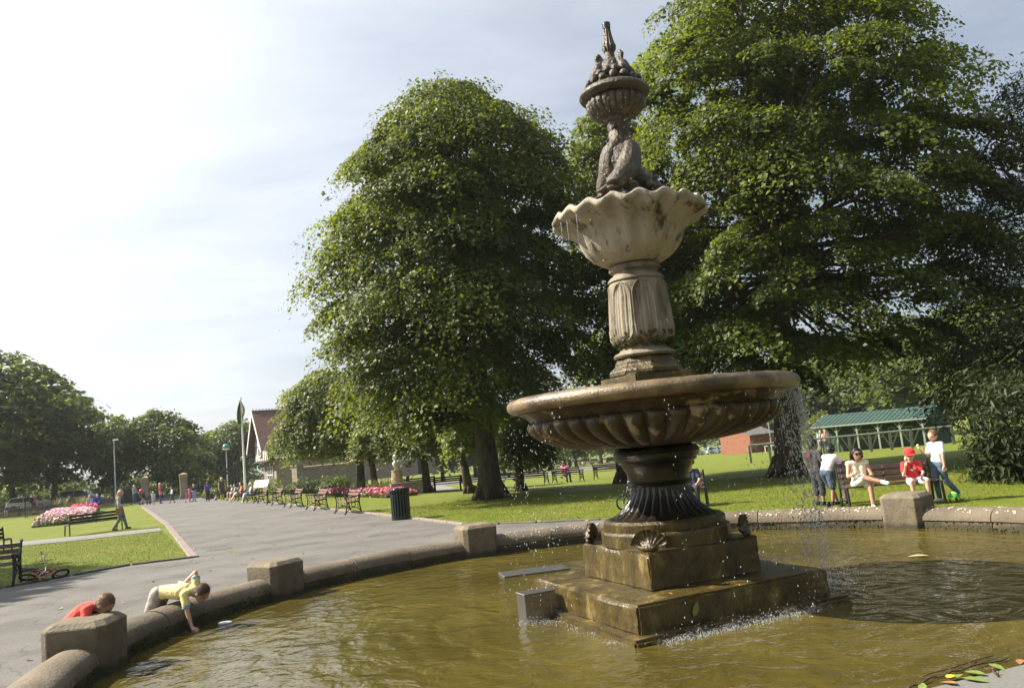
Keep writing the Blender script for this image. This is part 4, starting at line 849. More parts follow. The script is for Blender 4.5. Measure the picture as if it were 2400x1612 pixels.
# ---- lodge: local x along the front, y to the back, origin at the near corner
lp = at(632, 1112, 82.); LO = thing('lodge', 'stone and timbered gate lodge with steep red tiled roof', 'house', (lp.x, lp.y, 0), R(29))
D_, L_, EV, RG, JT = 6.2, 9.5, 4.35, 8.0, 2.75
b = MB(); b.box((L_/2, D_/2, JT/2-.1), (L_, D_, JT+.2)); b.build('ground_wall', M_wallst, LO)
b = MB(); b.box((L_/2-.4, D_/2, (JT+EV)/2+.05), (L_+.9, D_+.5, EV-JT+.1)); b.build('upper_wall', M_render, LO)
b = MB(); b.prism([(-D_/2-.25, EV), (D_/2+.25, EV), (0, RG-.35)], .25, Matrix.Translation((-.72, D_/2, 0)) @ Matrix.Rotation(R(90), 4, 'Z')); b.build('gable_wall', M_render, LO)
rf = None
for s in (0, 1):
    b = MB(); y0, y1 = (-.75, D_/2) if s == 0 else (D_+.75, D_/2); x0, x1 = -1.55, L_+.5
    zz0 = EV-.55
    b.add([(x0, y0, zz0), (x1, y0, zz0), (x1, y1, RG), (x0, y1, RG), (x0, y0, zz0+.14), (x1, y0, zz0+.14), (x1, y1, RG+.14), (x0, y1, RG+.14)], [(0, 1, 2, 3), (4, 5, 6, 7), (0, 1, 5, 4), (1, 2, 6, 5), (2, 3, 7, 6), (3, 0, 4, 7)])
    q = b.build('roof', M_tile, LO)
    if s == 0: rf = q
b = MB()
for k in range(34): b.lathe([(.06, 0), (.11, .02), (.11, .05), (.06, .07)], 8, M=Matrix.Translation((-1.4+k*.33, D_/2, RG+.25)) @ Matrix.Rotation(R(90), 4, 'X')); 
b.box((L_/2-.5, D_/2, RG+.14), (L_+2., .16, .10)); b.build('ridge_tile', M_black, rf, kind='stuff')
for s in (-1, 1):
    b = MB(); sl_ = math.atan2(RG-EV+.55, D_/2+.75); ln = math.hypot(RG-EV+.55, D_/2+.75)
    b.box((-1.58, D_/2+s*(D_/2+.75)/2, (RG+EV-.55)/2-.05), (.07, ln, .26), rx=-s*sl_); b.build('bargeboard', M_white, LO)
for x, z, w, h in [(-.3+i*.62, JT+.75, .07, 1.5) for i in range(16)]:
    b = MB(); b.box((x, -.27, z+.05), (w, .06, h)); b.build('stud', M_timber, LO)
for z in (JT+.08, JT+.72, EV-.1):
    b = MB(); b.box((L_/2-.4, -.285, z), (L_+.96, .07, .13)); b.build('rail', M_timber, LO)
b = MB(); b.box((-.88, D_/2, JT+.05), (.08, D_+.55, .2)); b.box((-.88, D_/2, EV+.02), (.08, D_+.55, .14)); b.build('gable_beam', M_timber, LO)
for k in range(7):
    b = MB(); b.box((-.875, .2+k*.97, (JT+EV)/2), (.06, .12, EV-JT)); b.build('gable_stud', M_timber, LO)
def quatre(x, z, r):
    b = MB(); n = 24; pts = []
    for i in range(n):
        t = 2*math.pi*i/n; rr = r*(.82+.22*abs(math.cos(2*t))); pts.append((x+rr*math.cos(t), z+rr*math.sin(t)))
    b.prism(pts, .03, Matrix.Translation((0, -.335, 0))); b.build('quatrefoil_panel', M_white, LO)
for k in range(15): quatre(-.0+k*.62, JT+.40, .24)
b = MB(); b.box((L_/2-.4, -.295, JT+.40), (L_+.9, .05, .56)); b.build('panel_band', M_timber, LO)
def window(parent, M, w, h, nx=2, ny=2, fm=None):
    b = MB(); b.box((0, 0, 0), (w, .04, h), M=M); o = b.build('window_pane', M_glass, parent)
    b = MB(); f = .09
    for x in np.linspace(-w/2, w/2, nx+1): b.box((x, -.03, 0), (f, .08, h+f), M=M)
    for z in np.linspace(-h/2, h/2, ny+1): b.box((0, -.033, z), (w-.01, .075, f), M=M)
    b.build('window_frame', fm or M_white, o); return o
window(LO, Matrix.Translation((-.06, 2.6, 1.35)) @ Matrix.Rotation(R(-90), 4, 'Z'), 2.6, 1.7, 3, 2)
window(LO, Matrix.Translation((-.93, 3.1, EV-.55)) @ Matrix.Rotation(R(-90), 4, 'Z'), 1.3, .9, 2, 1)
window(LO, Matrix.Translation((2.0, -.36, EV-.35)), 1.1, .55, 2, 1)
window(LO, Matrix.Translation((5.5, -.36, EV-.35)), 1.1, .55, 2, 1)
b = MB(); b.box((L_-1.8, D_/2, RG+.6), (.8, .7, 1.9)); b.box((L_-1.8, D_/2, RG+1.5), (.95, .85, .15)); b.build('chimney', M_wallst, rf)
b = MB(); b.box((L_+4.0, 2.6, 1.55), (8.0, 5.2, 3.5)); b.build('wing_wall', M_wallst, LO)
b = MB(); b.box((L_+4.0, 2.6, 3.36), (8.3, 5.5, .22)); b.build('cornice', M_ped, LO)
b = MB(); b.box((L_+1.6, -.03, 1.95), (1.5, .1, .75)); b.build('wing_opening', M_timber, LO)
b = MB(); b.lathe([(.02, 0), (.32, .0), (.32, .05), (.02, .06)], 20, M=Matrix.Translation((L_-.1, -.02, 2.45)) @ Matrix.Rotation(R(90), 4, 'X')); b.build('wall_plaque', M_white, LO)
window(LO, Matrix.Translation((L_+4.2, -.03, 2.0)), 1.0, .8, 2, 1)
b = MB(); b.box((L_+6.4, -.04, .95), (.95, .12, 2.1)); b.build('wing_door', M_pav, LO)
b = MB(); b.box((L_+7.4, -.04, 1.8), (.45, .06, .5)); b.build('notice', M_white, LO)
b = MB(); b.box((L_+6.4, -.12, 2.55), (.3, .2, .16)); b.build('wall_lamp', M_white, LO)
# ---- garden wall before the lodge, with pillar and lantern
gw0 = at(688, 1112, 70.); gw1 = at(835, 1095, 76.)
GWL = thing('garden_wall', 'stone garden wall with sweeping coping in front of the lodge', 'wall', (gw0.x, gw0.y, 0), math.atan2(gw1.y-gw0.y, gw1.x-gw0.x)); Lw = math.dist(gw0[:2], gw1[:2])
rows0 = []; nW = 30; tops = [1.75+(.85*sm((i/nW-.72)/.25)) for i in range(nW+1)]
b = MB(); b.grid([[(Lw*i/nW, -.2, -.3), (Lw*i/nW, -.2, tops[i]), (Lw*i/nW, .2, tops[i]), (Lw*i/nW, .2, -.3)] for i in range(nW+1)]); b.build('wall_face', M_wallst, GWL)
b = MB(); b.tube([(Lw*i/nW, 0, tops[i]+.05) for i in range(nW+1)], .13, 8, flat=(2.0, .8)); b.build('wall_coping', M_ped, GWL, smooth=True)
b = MB(); b.box((-.35, 0, .95), (.7, .7, 2.1)); b.box((-.35, 0, 2.03), (.86, .86, .14)); b.build('wall_pillar', M_wallst, GWL)
b = MB(); b.lathe([(.05, 2.1), (.05, 2.5), (.14, 2.55), (.2, 2.75), (.16, 2.95), (.04, 3.05), (.01, 3.1)], 14, (-.35, 0, 0)); b.build('lantern', M_teal, GWL, smooth=True)
# raised planter wall right of the bust
pq = at(928, 1130, 43.); b = MB(); b.box((0, 0, .2), (1.7, .35, .9)); b.build('planter_wall', M_wallst, None, loc=(pq.x, pq.y, float(zt(pq.x, pq.y))), rz=R(20), label='low stone planter wall beside the purple bush', cat='wall')
# ---- pavilion: local x along the front, -y towards the viewer
pc = gnd(1868, 1034); PAV = thing('pavilion', 'dark green timber bowls pavilion with sheeted roof and veranda posts', 'pavilion', (pc.x, pc.y, pc.z), R(-48))
PS = (pc.y/1866.)/PX                                                  # metres per display pixel there
RD, PL_, PE, PR = 2*33*PS/.45, 209*PS/.89, 57*PS, 82*PS; PD_ = RD-1.9; VE = 1.3
b = MB(); b.box((PL_/2, VE+PD_/2, PE/2-.15), (PL_-.02, PD_, PE+.3)); b.build('board_wall', M_pav, PAV)
for x in np.arange(.3, PL_-.2, .62):
    b = MB(); b.box((x, VE-.02, PE/2-.1), (.05, .03, PE-.1)); b.build('batten', M_pav, PAV)
yr = RD/2-.3
for s in (0, 1):
    y0 = -.3 if s == 0 else RD-.3; b = MB()
    b.add([(-.25, y0, PE), (PL_+.25, y0, PE), (PL_+.25, yr, PR), (-.25, yr, PR), (-.25, y0, PE+.07), (PL_+.25, y0, PE+.07), (PL_+.25, yr, PR+.07), (-.25, yr, PR+.07)], [(0, 1, 2, 3), (4, 5, 6, 7), (0, 1, 5, 4), (1, 2, 6, 5), (2, 3, 7, 6), (3, 0, 4, 7)])
    rp_ = b.build('roof_slope', M_sheet, PAV)
    if s == 0:
        bb = MB()
        for k in range(int((PL_+.5)/.33)+1): x = -.22+k*.33; bb.tube([(x, y0, PE+.08), (x, yr, PR+.08)], .028, 4)
        bb.build('roof_rib', M_sheet, rp_, kind='stuff')
for x in (.0, PL_): b = MB(); b.prism([(-RD/2+.2, PE), (RD/2-.2, PE), (0, PR-.03)], .12, Matrix.Translation((x, yr, 0)) @ Matrix.Rotation(R(90), 4, 'Z')); b.build('end_gable', M_pav, PAV)
b = MB(); b.tube([(-.25, -.31, PE+.03), (PL_+.25, -.31, PE+.03)], .06, 6); b.build('fascia', M_pavl, PAV); b = MB(); b.tube([(-.27, -.31, PE+.05), (-.27, yr, PR+.06)], .05, 6); b.build('verge', M_pavl, PAV)
nP = 6
for k in range(nP):
    x = .1+k*(PL_-.2)/(nP-1); b = MB(); b.box((x, -.1, PE/2-.1), (.12, .12, PE+.2))
    for s in (-1, 1): b.tube([(x, -.1, PE-.5), (x+s*.35, -.1, PE-.06)], .04, 5)
    b.build('veranda_post', M_pavl, PAV)
for k, (x, w) in enumerate([(PL_*.42, 2.0), (PL_*.72, 1.6)]): window(PAV, Matrix.Translation((x, VE-.05, PE*.62)), w, .6, 4, 1, M_pavl)
for k in range(3): window(PAV, Matrix.Translation((PL_+.05, VE+.6+k*.95, PE*.62)) @ Matrix.Rotation(R(90), 4, 'Z'), .7, .6, 2, 1, M_pav)
b = MB(); b.box((PL_*.22, VE-.05, .85), (.9, .08, 1.7)); b.build('pavilion_door', M_black, PAV)
# rail fence before the pavilion
f0, f1 = gnd(1712, 1055), gnd(2175, 1012)
FN = thing('rail_fence', 'pale green timber rail fence with V braces before the pavilion', 'fence', (f0.x, f0.y, f0.z), math.atan2(f1.y-f0.y, f1.x-f0.x)); Lf = math.dist(f0[:2], f1[:2]); dzf = f1.z-f0.z; fh = 34*PS
b = MB(); b.tube([(0, 0, fh), (Lf, 0, fh+dzf)], .07, 6); b.build('top_rail', M_pavl, FN)
for k in range(11):
    x = Lf*k/10; z = dzf*k/10; b = MB(); b.box((x, 0, z+fh/2-.2), (.14, .14, fh+.4)); b.build('fence_post', M_pavl, FN)
    if 2 < k < 10:
        for s in (-1, 1): b = MB(); b.tube([(x, -.02, z+.15), (x+s*Lf/26, -.02, z+fh-.05)], .05, 5); b.build('fence_brace', M_pavl, FN)
# ---- brick hut
hq = gnd(1715, 1032); PSh = hq.y/1866./PX
HUT = thing('brick_hut', 'small orange brick hut with grey slate roof on the far green', 'hut', (hq.x, hq.y, hq.z), R(38))
hw, hh, hr, hl = 66*PSh/.80, 40*PSh, 56*PSh, 70*PSh/.75
b = MB(); b.box((hl/2, hw/2, hh/2-.3), (hl, hw-.02, hh+.6)); b.build('long_wall', M_brick_shaded, HUT)
b = MB(); b.prism([(-hw/2, -.6), (hw/2, -.6), (hw/2, hh), (0, hr-.12), (-hw/2, hh)], .16, Matrix.Translation((-.05, hw/2, 0)) @ Matrix.Rotation(R(90), 4, 'Z')); b.build('gable_wall', M_brick_lit, HUT)
for s in (0, 1):
    y0 = -.25 if s == 0 else hw+.25; b = MB(); b.add([(-.1, y0, hh-.1), (hl+.2, y0, hh-.1), (hl+.2, hw/2, hr), (-.1, hw/2, hr), (-.1, y0, hh+.02), (hl+.2, y0, hh+.02), (hl+.2, hw/2, hr+.12), (-.1, hw/2, hr+.12)], [(0, 1, 2, 3), (4, 5, 6, 7), (0, 1, 5, 4), (1, 2, 6, 5), (2, 3, 7, 6), (3, 0, 4, 7)]); b.build('roof_slope', M_slate, HUT)
gq = gnd(1745, 1030); s_ = gq.y/1866./PX; b = MB(); b.tube([(0, 0, -.1), (0, 0, 13*s_), (26*s_, -3*s_, 13*s_), (26*s_, -3*s_, -.4)], .06, 6); b.build('goal_frame', M_white, None, loc=tuple(gq), label='white goal frame against the brick hut wall', cat='goal')
fq = gnd(1760, 1028); s_ = fq.y/1866./PX; b = MB(); b.lathe([(.09, 0), (.05, 105*s_), (.01, 105*s_)], 8); b.build('tall_pole', M_gal, None, loc=(fq.x, fq.y, fq.z), label='tall thin grey pole behind the brick hut', cat='pole')
wq = gnd(1832, 1044); s_ = wq.y/1866./PX; b = MB(); b.lathe([(7*s_*.9, 0), (7*s_, 13*s_), (6*s_, 14*s_), (.01, 14*s_)], 14); b.lathe([(7.2*s_, 11*s_), (7.4*s_, 12*s_), (7.2*s_, 13*s_)], 14); b.build('litter_drum', M_gal, None, smooth='auto', loc=tuple(wq), label='grey drum standing by the rail fence', cat='bin')
# ---- gate pillars, gate leaf, railings
def gate_pillar(px, ytop, label):
    g = flat(px, 1141); Yp = 73.; p = at(px, 1141, Yp); z = 0.; h = at(px, ytop, Yp).z-z
    r = thing('gate_pillar', label, 'gate pillar', (p.x, Yp, z), R(25), 'stone gate pillars of the park entrance')
    b = MB(); b.box((0, 0, h*.42), (.62, .62, h*.84+.1)); b.build('shaft', M_wallst, r, bevel=.02)
    b = MB(); b.box((0, 0, h*.86), (.72, .72, .1)); b.box((0, 0, h*.72), (.67, .67, .06)); b.build('band', M_wallst, r, bevel=.01)
    b = MB(); b.box((0, 0, h*.94), (.66, .66, h*.10)); b.grid([[(-.38, -.38, h*.97), (.38, -.38, h*.97), (.38, .38, h*.97), (-.38, .38, h*.97)], [(-.36, -.36, h), (.36, -.36, h), (.36, .36, h), (-.36, .36, h)], [(-.05, -.05, h+.12), (.05, -.05, h+.12), (.05, .05, h+.12), (-.05, .05, h+.12)]]); b.build('cap', M_ped, r)
    b = MB(); b.box((0, 0, .12), (.8, .8, .3)); b.build('plinth', M_wallst, r); return r
gate_pillar(331, 1088, 'stone gate pillar beside the dark iron gate leaf'); gate_pillar(420, 1080, 'stone gate pillar at the lodge side of the entrance')
def railing(label, x0, x1, Y0, Y1, h=1.5, zb=0):
    a, c = at(x0, 1140, Y0), at(x1, 1140, Y1); L = math.dist(a[:2], c[:2]); r = thing('railings', label, 'railings', (a.x, a.y, zb), math.atan2(c.y-a.y, c.x-a.x))
    b = MB()
    for k in range(int(L/.14)): b.box((k*.14, 0, h/2), (.022, .022, h))
    b.build('bars', M_black, r, kind='stuff')
    for z in (.2, h-.18): b = MB(); b.box((L/2, 0, z), (L, .05, .04)); b.build('rail', M_black, r)
    for k in range(int(L/3)+1): b = MB(); b.box((k*3., 0, h/2+.05), (.07, .07, h+.1)); b.build('post', M_black, r)
    b = MB(); b.box((L/2, 0, .05), (L, .35, .3)); b.build('dwarf_wall', M_wallst, r); return r
railing('black iron railings along the road left of the gates', -80, 268, 76, 75)
railing('black iron railings between gate pillar and lodge', 427, 520, 73.5, 74)
ga = at(270, 1140, 74.5); gl = thing('iron_gate', 'tall black iron gate leaf with arched top standing open', 'gate', (ga.x, ga.y, 0), 0)
Wg = 52/24.; b = MB()
for k in range(19):
    x = k*Wg/18; hgt = 1.55+.28*math.sin(math.pi*k/18); b.box((x, 0, hgt/2+.05), (.05, .03, hgt))
b.build('gate_bars', M_black, gl, kind='stuff')
b = MB(); b.tube([(k*Wg/18, 0, 1.6+.28*math.sin(math.pi*k/18)) for k in range(19)], .045, 6); b.build('top_rail', M_black, gl); b = MB(); b.box((Wg/2, .02, .75), (Wg, .02, 1.2)); b.build('lower_panel', M_black, gl)
# ---- lamp posts, flagpole, fingerpost, information board
def post_lamp(px, ytop, Y, label, globe):
    p = at(px, 1140, Y); z = float(zt(p.x, Y)); h = at(px-4, ytop, Y).z-z; r = thing('lamp_post', label, 'lamp post', (p.x, Y, z))
    b = MB(); b.lathe([(.12, 0), (.11, .5), (.06, .6), (.045, h-.3), (.05, h-.25)], 10); b.build('pole', M_gal, r, smooth='auto')
    b = MB()
    if globe: b.lathe([(.05, h-.3), (.1, h-.25), (.27, h-.12), (.30, h+.02), (.24, h+.17), (.12, h+.25), (.02, h+.27)], 16); b.build('lantern', M_teal, r, smooth=True); b = MB(); b.lathe([(.20, h-.28), (.3, h-.16), (.305, h-.12)], 16); b.build('lantern_bowl', M_white, r, smooth=True)
    else: b.box((.15, 0, h-.2), (.5, .16, .12)); b.build('lamp_head', M_gal, r, bevel=.03)
    return r
post_lamp(264, 998, 72., 'tall slim grey lamp post beside the iron gate', False)
post_lamp(521, 1018, 70., 'lamp post with green globe lantern near the flagpole', True)
fp = at(560, 1128, 62.); FP = thing('flagpole', 'white flagpole with drooping green and yellow flag by the lodge', 'flagpole', (fp.x, 62., 0)); hF = at(549, 908, 62.).z
b = MB(); b.lathe([(.11, 0), (.09, 2), (.05, hF), (.06, hF+.03), (.07, hF+.09), (.02, hF+.14)], 10); b.build('pole', M_white, FP, smooth='auto')
M_flagg = mat('green flag cloth', (.06, .14, .04), (.09, .19, .05), 5, .8); M_flagy = mat('yellow flag cloth', (.40, .36, .06), (.5, .45, .1), 5, .8)
rows = []
for i in range(13):
    t = i/12.; w = .10+.30*math.sin(min(1, t*1.3)*math.pi*.6); rows.append([(-.06-w*(j/8.)*.9+.03*math.sin(j*2.2+i*.4), .12*math.sin(j*1.7+t*2), hF-.1-1.9*t-.25*(j/8.)*(1-t)) for j in range(9)])
b = MB(); b.grid(rows, 0, False); b.build('flag', M_flagg, FP, smooth=True)
rows = [[(.05+.26*(j/5.)*math.sin(math.pi*min(1, .12+i/9.)), .1*math.sin(j*1.9+i*.3), hF-.3-1.15*i/8.-.2*j/5.) for j in range(6)] for i in range(9)]
b = MB(); b.grid(rows, 0, False); b.build('flag_fold', M_flagy, FP, smooth=True)
sp_ = at(537, 1136, 64.); b = MB(); b.lathe([(.06, 0), (.05, 2.6), (.07, 2.62), (.02, 2.75)], 8)
for z, s, l in ((2.25, -1, .9), (2.25, 1, .75), (1.95, -1, .8)): b.box((s*l/2, 0, z), (l, .04, .2))
b.build('fingerpost', M_black, None, loc=(sp_.x, 64., 0), label='black iron fingerpost sign beside the lodge shrubs', cat='signpost')
ib = at(597, 1133, 52.); IB = thing('information_board', 'white sloping information board on two legs behind the benches', 'notice board', (ib.x, 52., 0), R(-95))
b = MB(); b.box((0, 0, 1.05), (.05, .95, .62), ry=R(-40)); b.build('panel', M_white, IB)
for s in (-1, 1): b = MB(); b.box((0, s*.4, .45), (.06, .06, 1.0)); b.build('leg', M_black, IB)
# ---- marble bust on a column
bp = at(908, 1128, 43.5); zb = float(zt(bp.x, 43.5)); BU = thing('portrait_bust', 'white marble portrait bust on a tapering stone column among flowers', 'statue', (bp.x, 43.5, zb)); hb = at(903, 1071, 43.5).z-zb
b = MB(); b.lathe([(.40, -.1), (.40, .15), (.36, .2), (.345, .3), (.275, hb-.08), (.30, hb-.06), (.30, hb), (.02, hb)], 28); b.build('column', M_ped, BU, smooth='auto')
pr = [('c', (0, 0, hb+.04), (0, 0, hb+.1), .13, .08, 0), ('c', (0, 0, hb+.15), (-.02, 0, hb+.32), .09, .20, 0), ('c', (-.02, -.2, hb+.38), (-.02, .2, hb+.38), .11, .11, 0), ('e', (-.06, 0, hb+.3), (.13, .2, .2), None, 0), ('c', (-.02, 0, hb+.42), (-.03, 0, hb+.56), .075, .07, 0), ('e', (-.05, 0, hb+.70), (.125, .10, .15), None, 0), ('e', (-.17, 0, hb+.69), (.035, .02, .03), None, 0), ('e', (-.13, 0, hb+.60), (.06, .06, .06), None, 0), ('e', (.0, 0, hb+.76), (.13, .115, .11), None, 0)]
link('bust', fuse('bust', pr, .018, [M_marble], 1), BU)
# ---- litter bin of upright slats
M_bing = mat('dark green enamel', (.003, .012, .009), (.006, .020, .015), 8, .25, spec=.6)
bnp = flat(915, 1184); BN = thing('litter_bin', 'dark green slatted litter bin at the lawn kerb', 'litter bin', (bnp.x, bnp.y, .012), R(10)); rB, hB = .27, .95
b = MB(); b.box((0, 0, .005+hB/2), (.075, .035, hB)); sm_ = MB()
prof = [(-.038, -.012), (.038, -.012), (.026, .02), (-.026, .02)]; sm_.grid([[(y, x*1., z) for x, y in [(p[0], p[1]) for p in prof]] for z in (.02, hB-.15)]); rows = [[(p[1]+dx, p[0], z) for p in prof] for z, dx in ((.03, 0), (hB-.17, 0), (hB-.12, .022), (hB-.08, .03), (hB-.03, .02), (hB, .0))]
sm_ = MB(); sm_.grid(rows); sm_.f += [(0, 1, 2, 3), tuple(range(len(sm_.v)-4, len(sm_.v)))]; sm_.m += [0, 0]; sme = sm_.mesh('slat', M_bing)
for k in range(20): a = 2*math.pi*k/20; link('slat', sme, BN, (rB*math.cos(a), rB*math.sin(a), 0), a)
b = MB(); b.lathe([(rB-.03, .04), (rB-.02, hB-.03), (rB-.05, hB-.03), (rB-.06, .06), (.01, .06)], 30); b.build('liner', M_black, BN, smooth='auto')
for z in (.07, hB-.22): b = MB(); b.lathe([(rB+.0, z-.02), (rB+.03, z-.015), (rB+.03, z+.015), (rB, z+.02)], 30); b.build('hoop', M_bing, BN)
b = MB(); b.lathe([(rB+.02, 0), (rB+.03, .03), (rB-.02, .05), (.01, .05)], 30); b.build('base', M_black, BN)
# ================================================================== benches (local +x is the way a sitter looks, y along the bench)
def iron_bench(label, loc, rz, group, L=1.62, wood=None, frame=None):
    r = thing('park_bench', label, 'bench', loc, rz, group); wd = wood or M_wood; fr = frame or M_black
    if not hasattr(iron_bench, 'me') :
        b = MB()
        def t(pts, rad=.020, n=6): b.tube([(x, 0, z) for x, z in pts], rad, n, flat=(1.15, 1))
        def ring(cx, cz, rr, rad=.014): t([(cx+rr*math.cos(2*math.pi*i/16), cz+rr*math.sin(2*math.pi*i/16)) for i in range(17)], rad, 5)
        t([(-.30, .0), (-.27, .10), (-.235, .25), (-.225, .42), (-.245, .58), (-.30, .76), (-.345, .86), (-.375, .875), (-.39, .855)], .024)
        t([(.31, .0), (.285, .10), (.25, .25), (.235, .40), (.255, .52), (.275, .60)], .022)
        t([(-.285, .71), (-.21, .64), (-.10, .605), (.08, .605), (.22, .625), (.28, .635), (.315, .615), (.31, .585)], .026)
        t([(-.23, .42), (.24, .40)], .022); t([(-.29, .03), (-.22, .14), (-.10, .215), (.02, .235), (.12, .20), (.22, .12), (.29, .03)], .018)
        ring(.0, .505, .085); ring(.0, .325, .078)
        for s in (-1, 1): t([(s*.215, .60), (s*.15, .50), (s*.21, .42)], .012, 5); t([(s*.215, .40), (s*.15, .33), (s*.2, .20)], .012, 5)
        t([(.31, .0), (.37, .012)], .018, 5); t([(-.30, .0), (-.36, .012)], .018, 5)
        iron_bench.me = b.mesh('end_frame', fr, smooth=True)
    for s in (-1, 1): link('end_frame', iron_bench.me, r, (0, s*(L/2-.05), .02))
    for k, x in enumerate((-.13, .03, .18)): b = MB(); b.box((x, 0, .455-.008*k), (.125, L-.04, .032)); b.build('seat_slat', wd, r, bevel=.006)
    for k in range(3): z = .55+.115*k; b = MB(); b.box((-.205-.038*k-.012*k*k/2, 0, z+.02), (.03, L-.04, .085), ry=R(-16)); b.build('back_slat', wd, r, bevel=.006)
    return r
def slat_bench(label, loc, rz, group, L=2.0, wood=None, short=False):
    r = thing('park_bench', label, 'bench', loc, rz, group); wd = wood or M_wood2
    for s in (-1, 1):
        y = s*L/2
        b = MB(); b.tube([(-.34, y, 0), (-.30, y, .42), (-.40, y, .86)], .030, 6, flat=(.9, 1.2)); b.build('back_post', M_black, r)
        b = MB(); b.tube([(.28, y, 0), (.22, y, .42)], .030, 6, flat=(.9, 1.2)); b.build('front_leg', M_black, r)
        b = MB(); b.tube([(-.30, y, .42), (.24, y, .42)], .026, 6); b.build('side_rail', M_black, r)
    b = MB(); b.tube([(-.30, 0, .40), (-.325, 0, .50), (-.405, 0, .84)], .016, 6); b.build('centre_strap', M_black, r)
    for k in range(3):
        z = .50+.125*k; b = MB(); b.box((-.295-.028*k, 0, z+.02), (.03, L-.02, .095), ry=R(-13)); o = b.build('back_slat', wd, r, bevel=.006)
        bb = MB()
        for yy in (-L/2+.07, 0, L/2-.07): bb.lathe([(.014, 0), (.012, .008), (.003, .01)], 8, M=Matrix.Translation((-.278-.028*k, yy, z+.02)) @ Matrix.Rotation(R(90), 4, 'Y'))
        bb.build('bolt', M_gal, o)
    for k, x in enumerate((-.17, -.02, .13)): b = MB(); b.box((x, 0, .445), (.12, L-.02, .032)); b.build('seat_slat', wd, r, bevel=.006)
    return r
GA = 'iron benches along the avenue kerb'
BENCH = []
words = ['first', 'second', 'third', 'fourth', 'fifth', 'sixth', 'seventh']
kd = Vector((-.455, .89)); fdir = math.atan2(-.455, -.89)
for i, (cx0, cy0) in enumerate([(1745, 870), (1237, 805), (850, 760), (548, 720), (322, 693)]):
    p = flat((560+cx0/6.868)*PX, (1080+cy0/6.868)*PX); c = Vector((p.x, p.y))+kd*.76+Vector((.89, .455))*.25
    BENCH.append(iron_bench(words[i]+' iron and timber bench along the kerb counted from the litter bin', (c.x, c.y, .012), fdir, GA))
c5 = Vector(BENCH[-1].location[:2])
for i, d in ((5, 4.1), (6, 8.4), (7, 12.4)):
    c = c5+kd*d; lab = ['bench under the white haired woman beside the avenue', 'bench under the woman in orange beside the avenue', 'bench of the two seated children beside the avenue'][i-5]
    BENCH.append(iron_bench('iron '+lab, (c.x, c.y, .012), fdir, GA))
# far benches below the lawn crest
GF = 'benches on the far path below the lawn'
for i, (x, y, a, lab) in enumerate([(957, 1124, 200, 'iron bench behind the maple next to the litter bin'), (1027, 1121, 200, 'iron bench on the far path between two maples'), (1085, 1121, 200, 'iron bench partly behind the slim maple'), (1152, 1118, 20, 'iron bench peeping out behind the broad sycamore trunk'), (1217, 1117, 20, 'iron bench beside the small maple on the far lawn'), (1297, 1113, 20, 'iron bench with the seated woman in pink'), (1392, 1108, 20, 'iron bench by the dark trunk behind the fountain')]):
    q = gnd(x, y-2); Yb = 46.; p = at(x, y, Yb); z = float(zt(p.x, Yb)); lo = iron_bench(lab, (p.x, Yb, z), R(a-100 if a > 100 else 62), GF, 1.8, M_wood2); BENCH.append(lo)
PINKB = BENCH[-2]
# left lawn benches
pL, pR = flat(153, 1222), flat(272, 1206); cB = (pL+pR)/2; dB = pR-pL
slat_bench('black slatted bench seen from behind beside the walking woman', (cB.x, cB.y, .012), math.atan2(dB.y, dB.x)+R(90), None, dB.length, M_black)
nb_ = flat(34, 1337); NB = iron_bench('dark iron bench with ring ends beside the fallen bicycle', (nb_.x-1.0, nb_.y+.03, .012), R(-72), None, 1.9, M_wood2)
b2_ = flat(8, 1262); slat_bench('black bench end at the edge of the garden path', (b2_.x-1.1, b2_.y+.25, .012), R(100), None, 2.0, M_black)
sit_p = flat(212, 1163); SITB = slat_bench('brown slatted bench under the couple in striped top and blue jumper', (sit_p.x+.3, sit_p.y+.4, 0), R(-72), None, 2.6)
p = flat(100, 1176); slat_bench('brown slatted bench behind the man in the red shirt', (p.x, p.y, 0), R(-70), None, 2.4)
p = flat(6, 1180); KIDB = slat_bench('brown slatted bench with the small child at the far left lawn', (p.x, p.y, 0), R(-70), None, 2.4)
# the bench by the basin and the one behind the fountain
GBZ = flat(2143, 1146); RB = slat_bench('brown slatted bench where the woman and the boy in the red cap sit', (GBZ.x-.80, GBZ.y+.28, 0), R(-97), None, 1.80)
mb_ = flat(1618, 1150); MBN = slat_bench('red brown slatted bench behind the fluted fountain column', (mb_.x-1.0, mb_.y+.12, 0), R(-100), None, 1.9, M_wood)
# ================================================================== people
_cl = {}
def cloth(c, c2=None, sc=9, rough=.85):
    k = (c, c2, sc)
    if k not in _cl: _cl[k] = mat('cloth %d' % len(_cl), c, c2 or tuple(min(1, v*1.25+.004) for v in c), sc, rough, .02, 16)
    return _cl[k]
M_eye = mat('dark eyes', (.015, .012, .010)); M_lip = mat('lips', (.34, .12, .10))
H_brown = mat('brown hair', (.045, .026, .014), (.11, .066, .036), 40, .55, .004, 90, stretch=(3, 3, .6)); H_black = mat('black hair', (.006, .005, .005), (.018, .015, .014), 40, .4, .003, 90)
H_blond = mat('blond hair', (.36, .25, .12), (.55, .42, .24), 30, .5, .004, 90, stretch=(3, 3, .5)); H_sandy = mat('sandy hair', (.13, .075, .035), (.25, .15, .075), 40, .5, .004, 90); H_white = mat('white hair', (.62, .60, .57), (.75, .74, .72), 30, .6, .004, 60)
SH_dark = cloth((.015, .015, .018)); SH_white = cloth((.6, .6, .6)); SH_brown = cloth((.09, .045, .025))
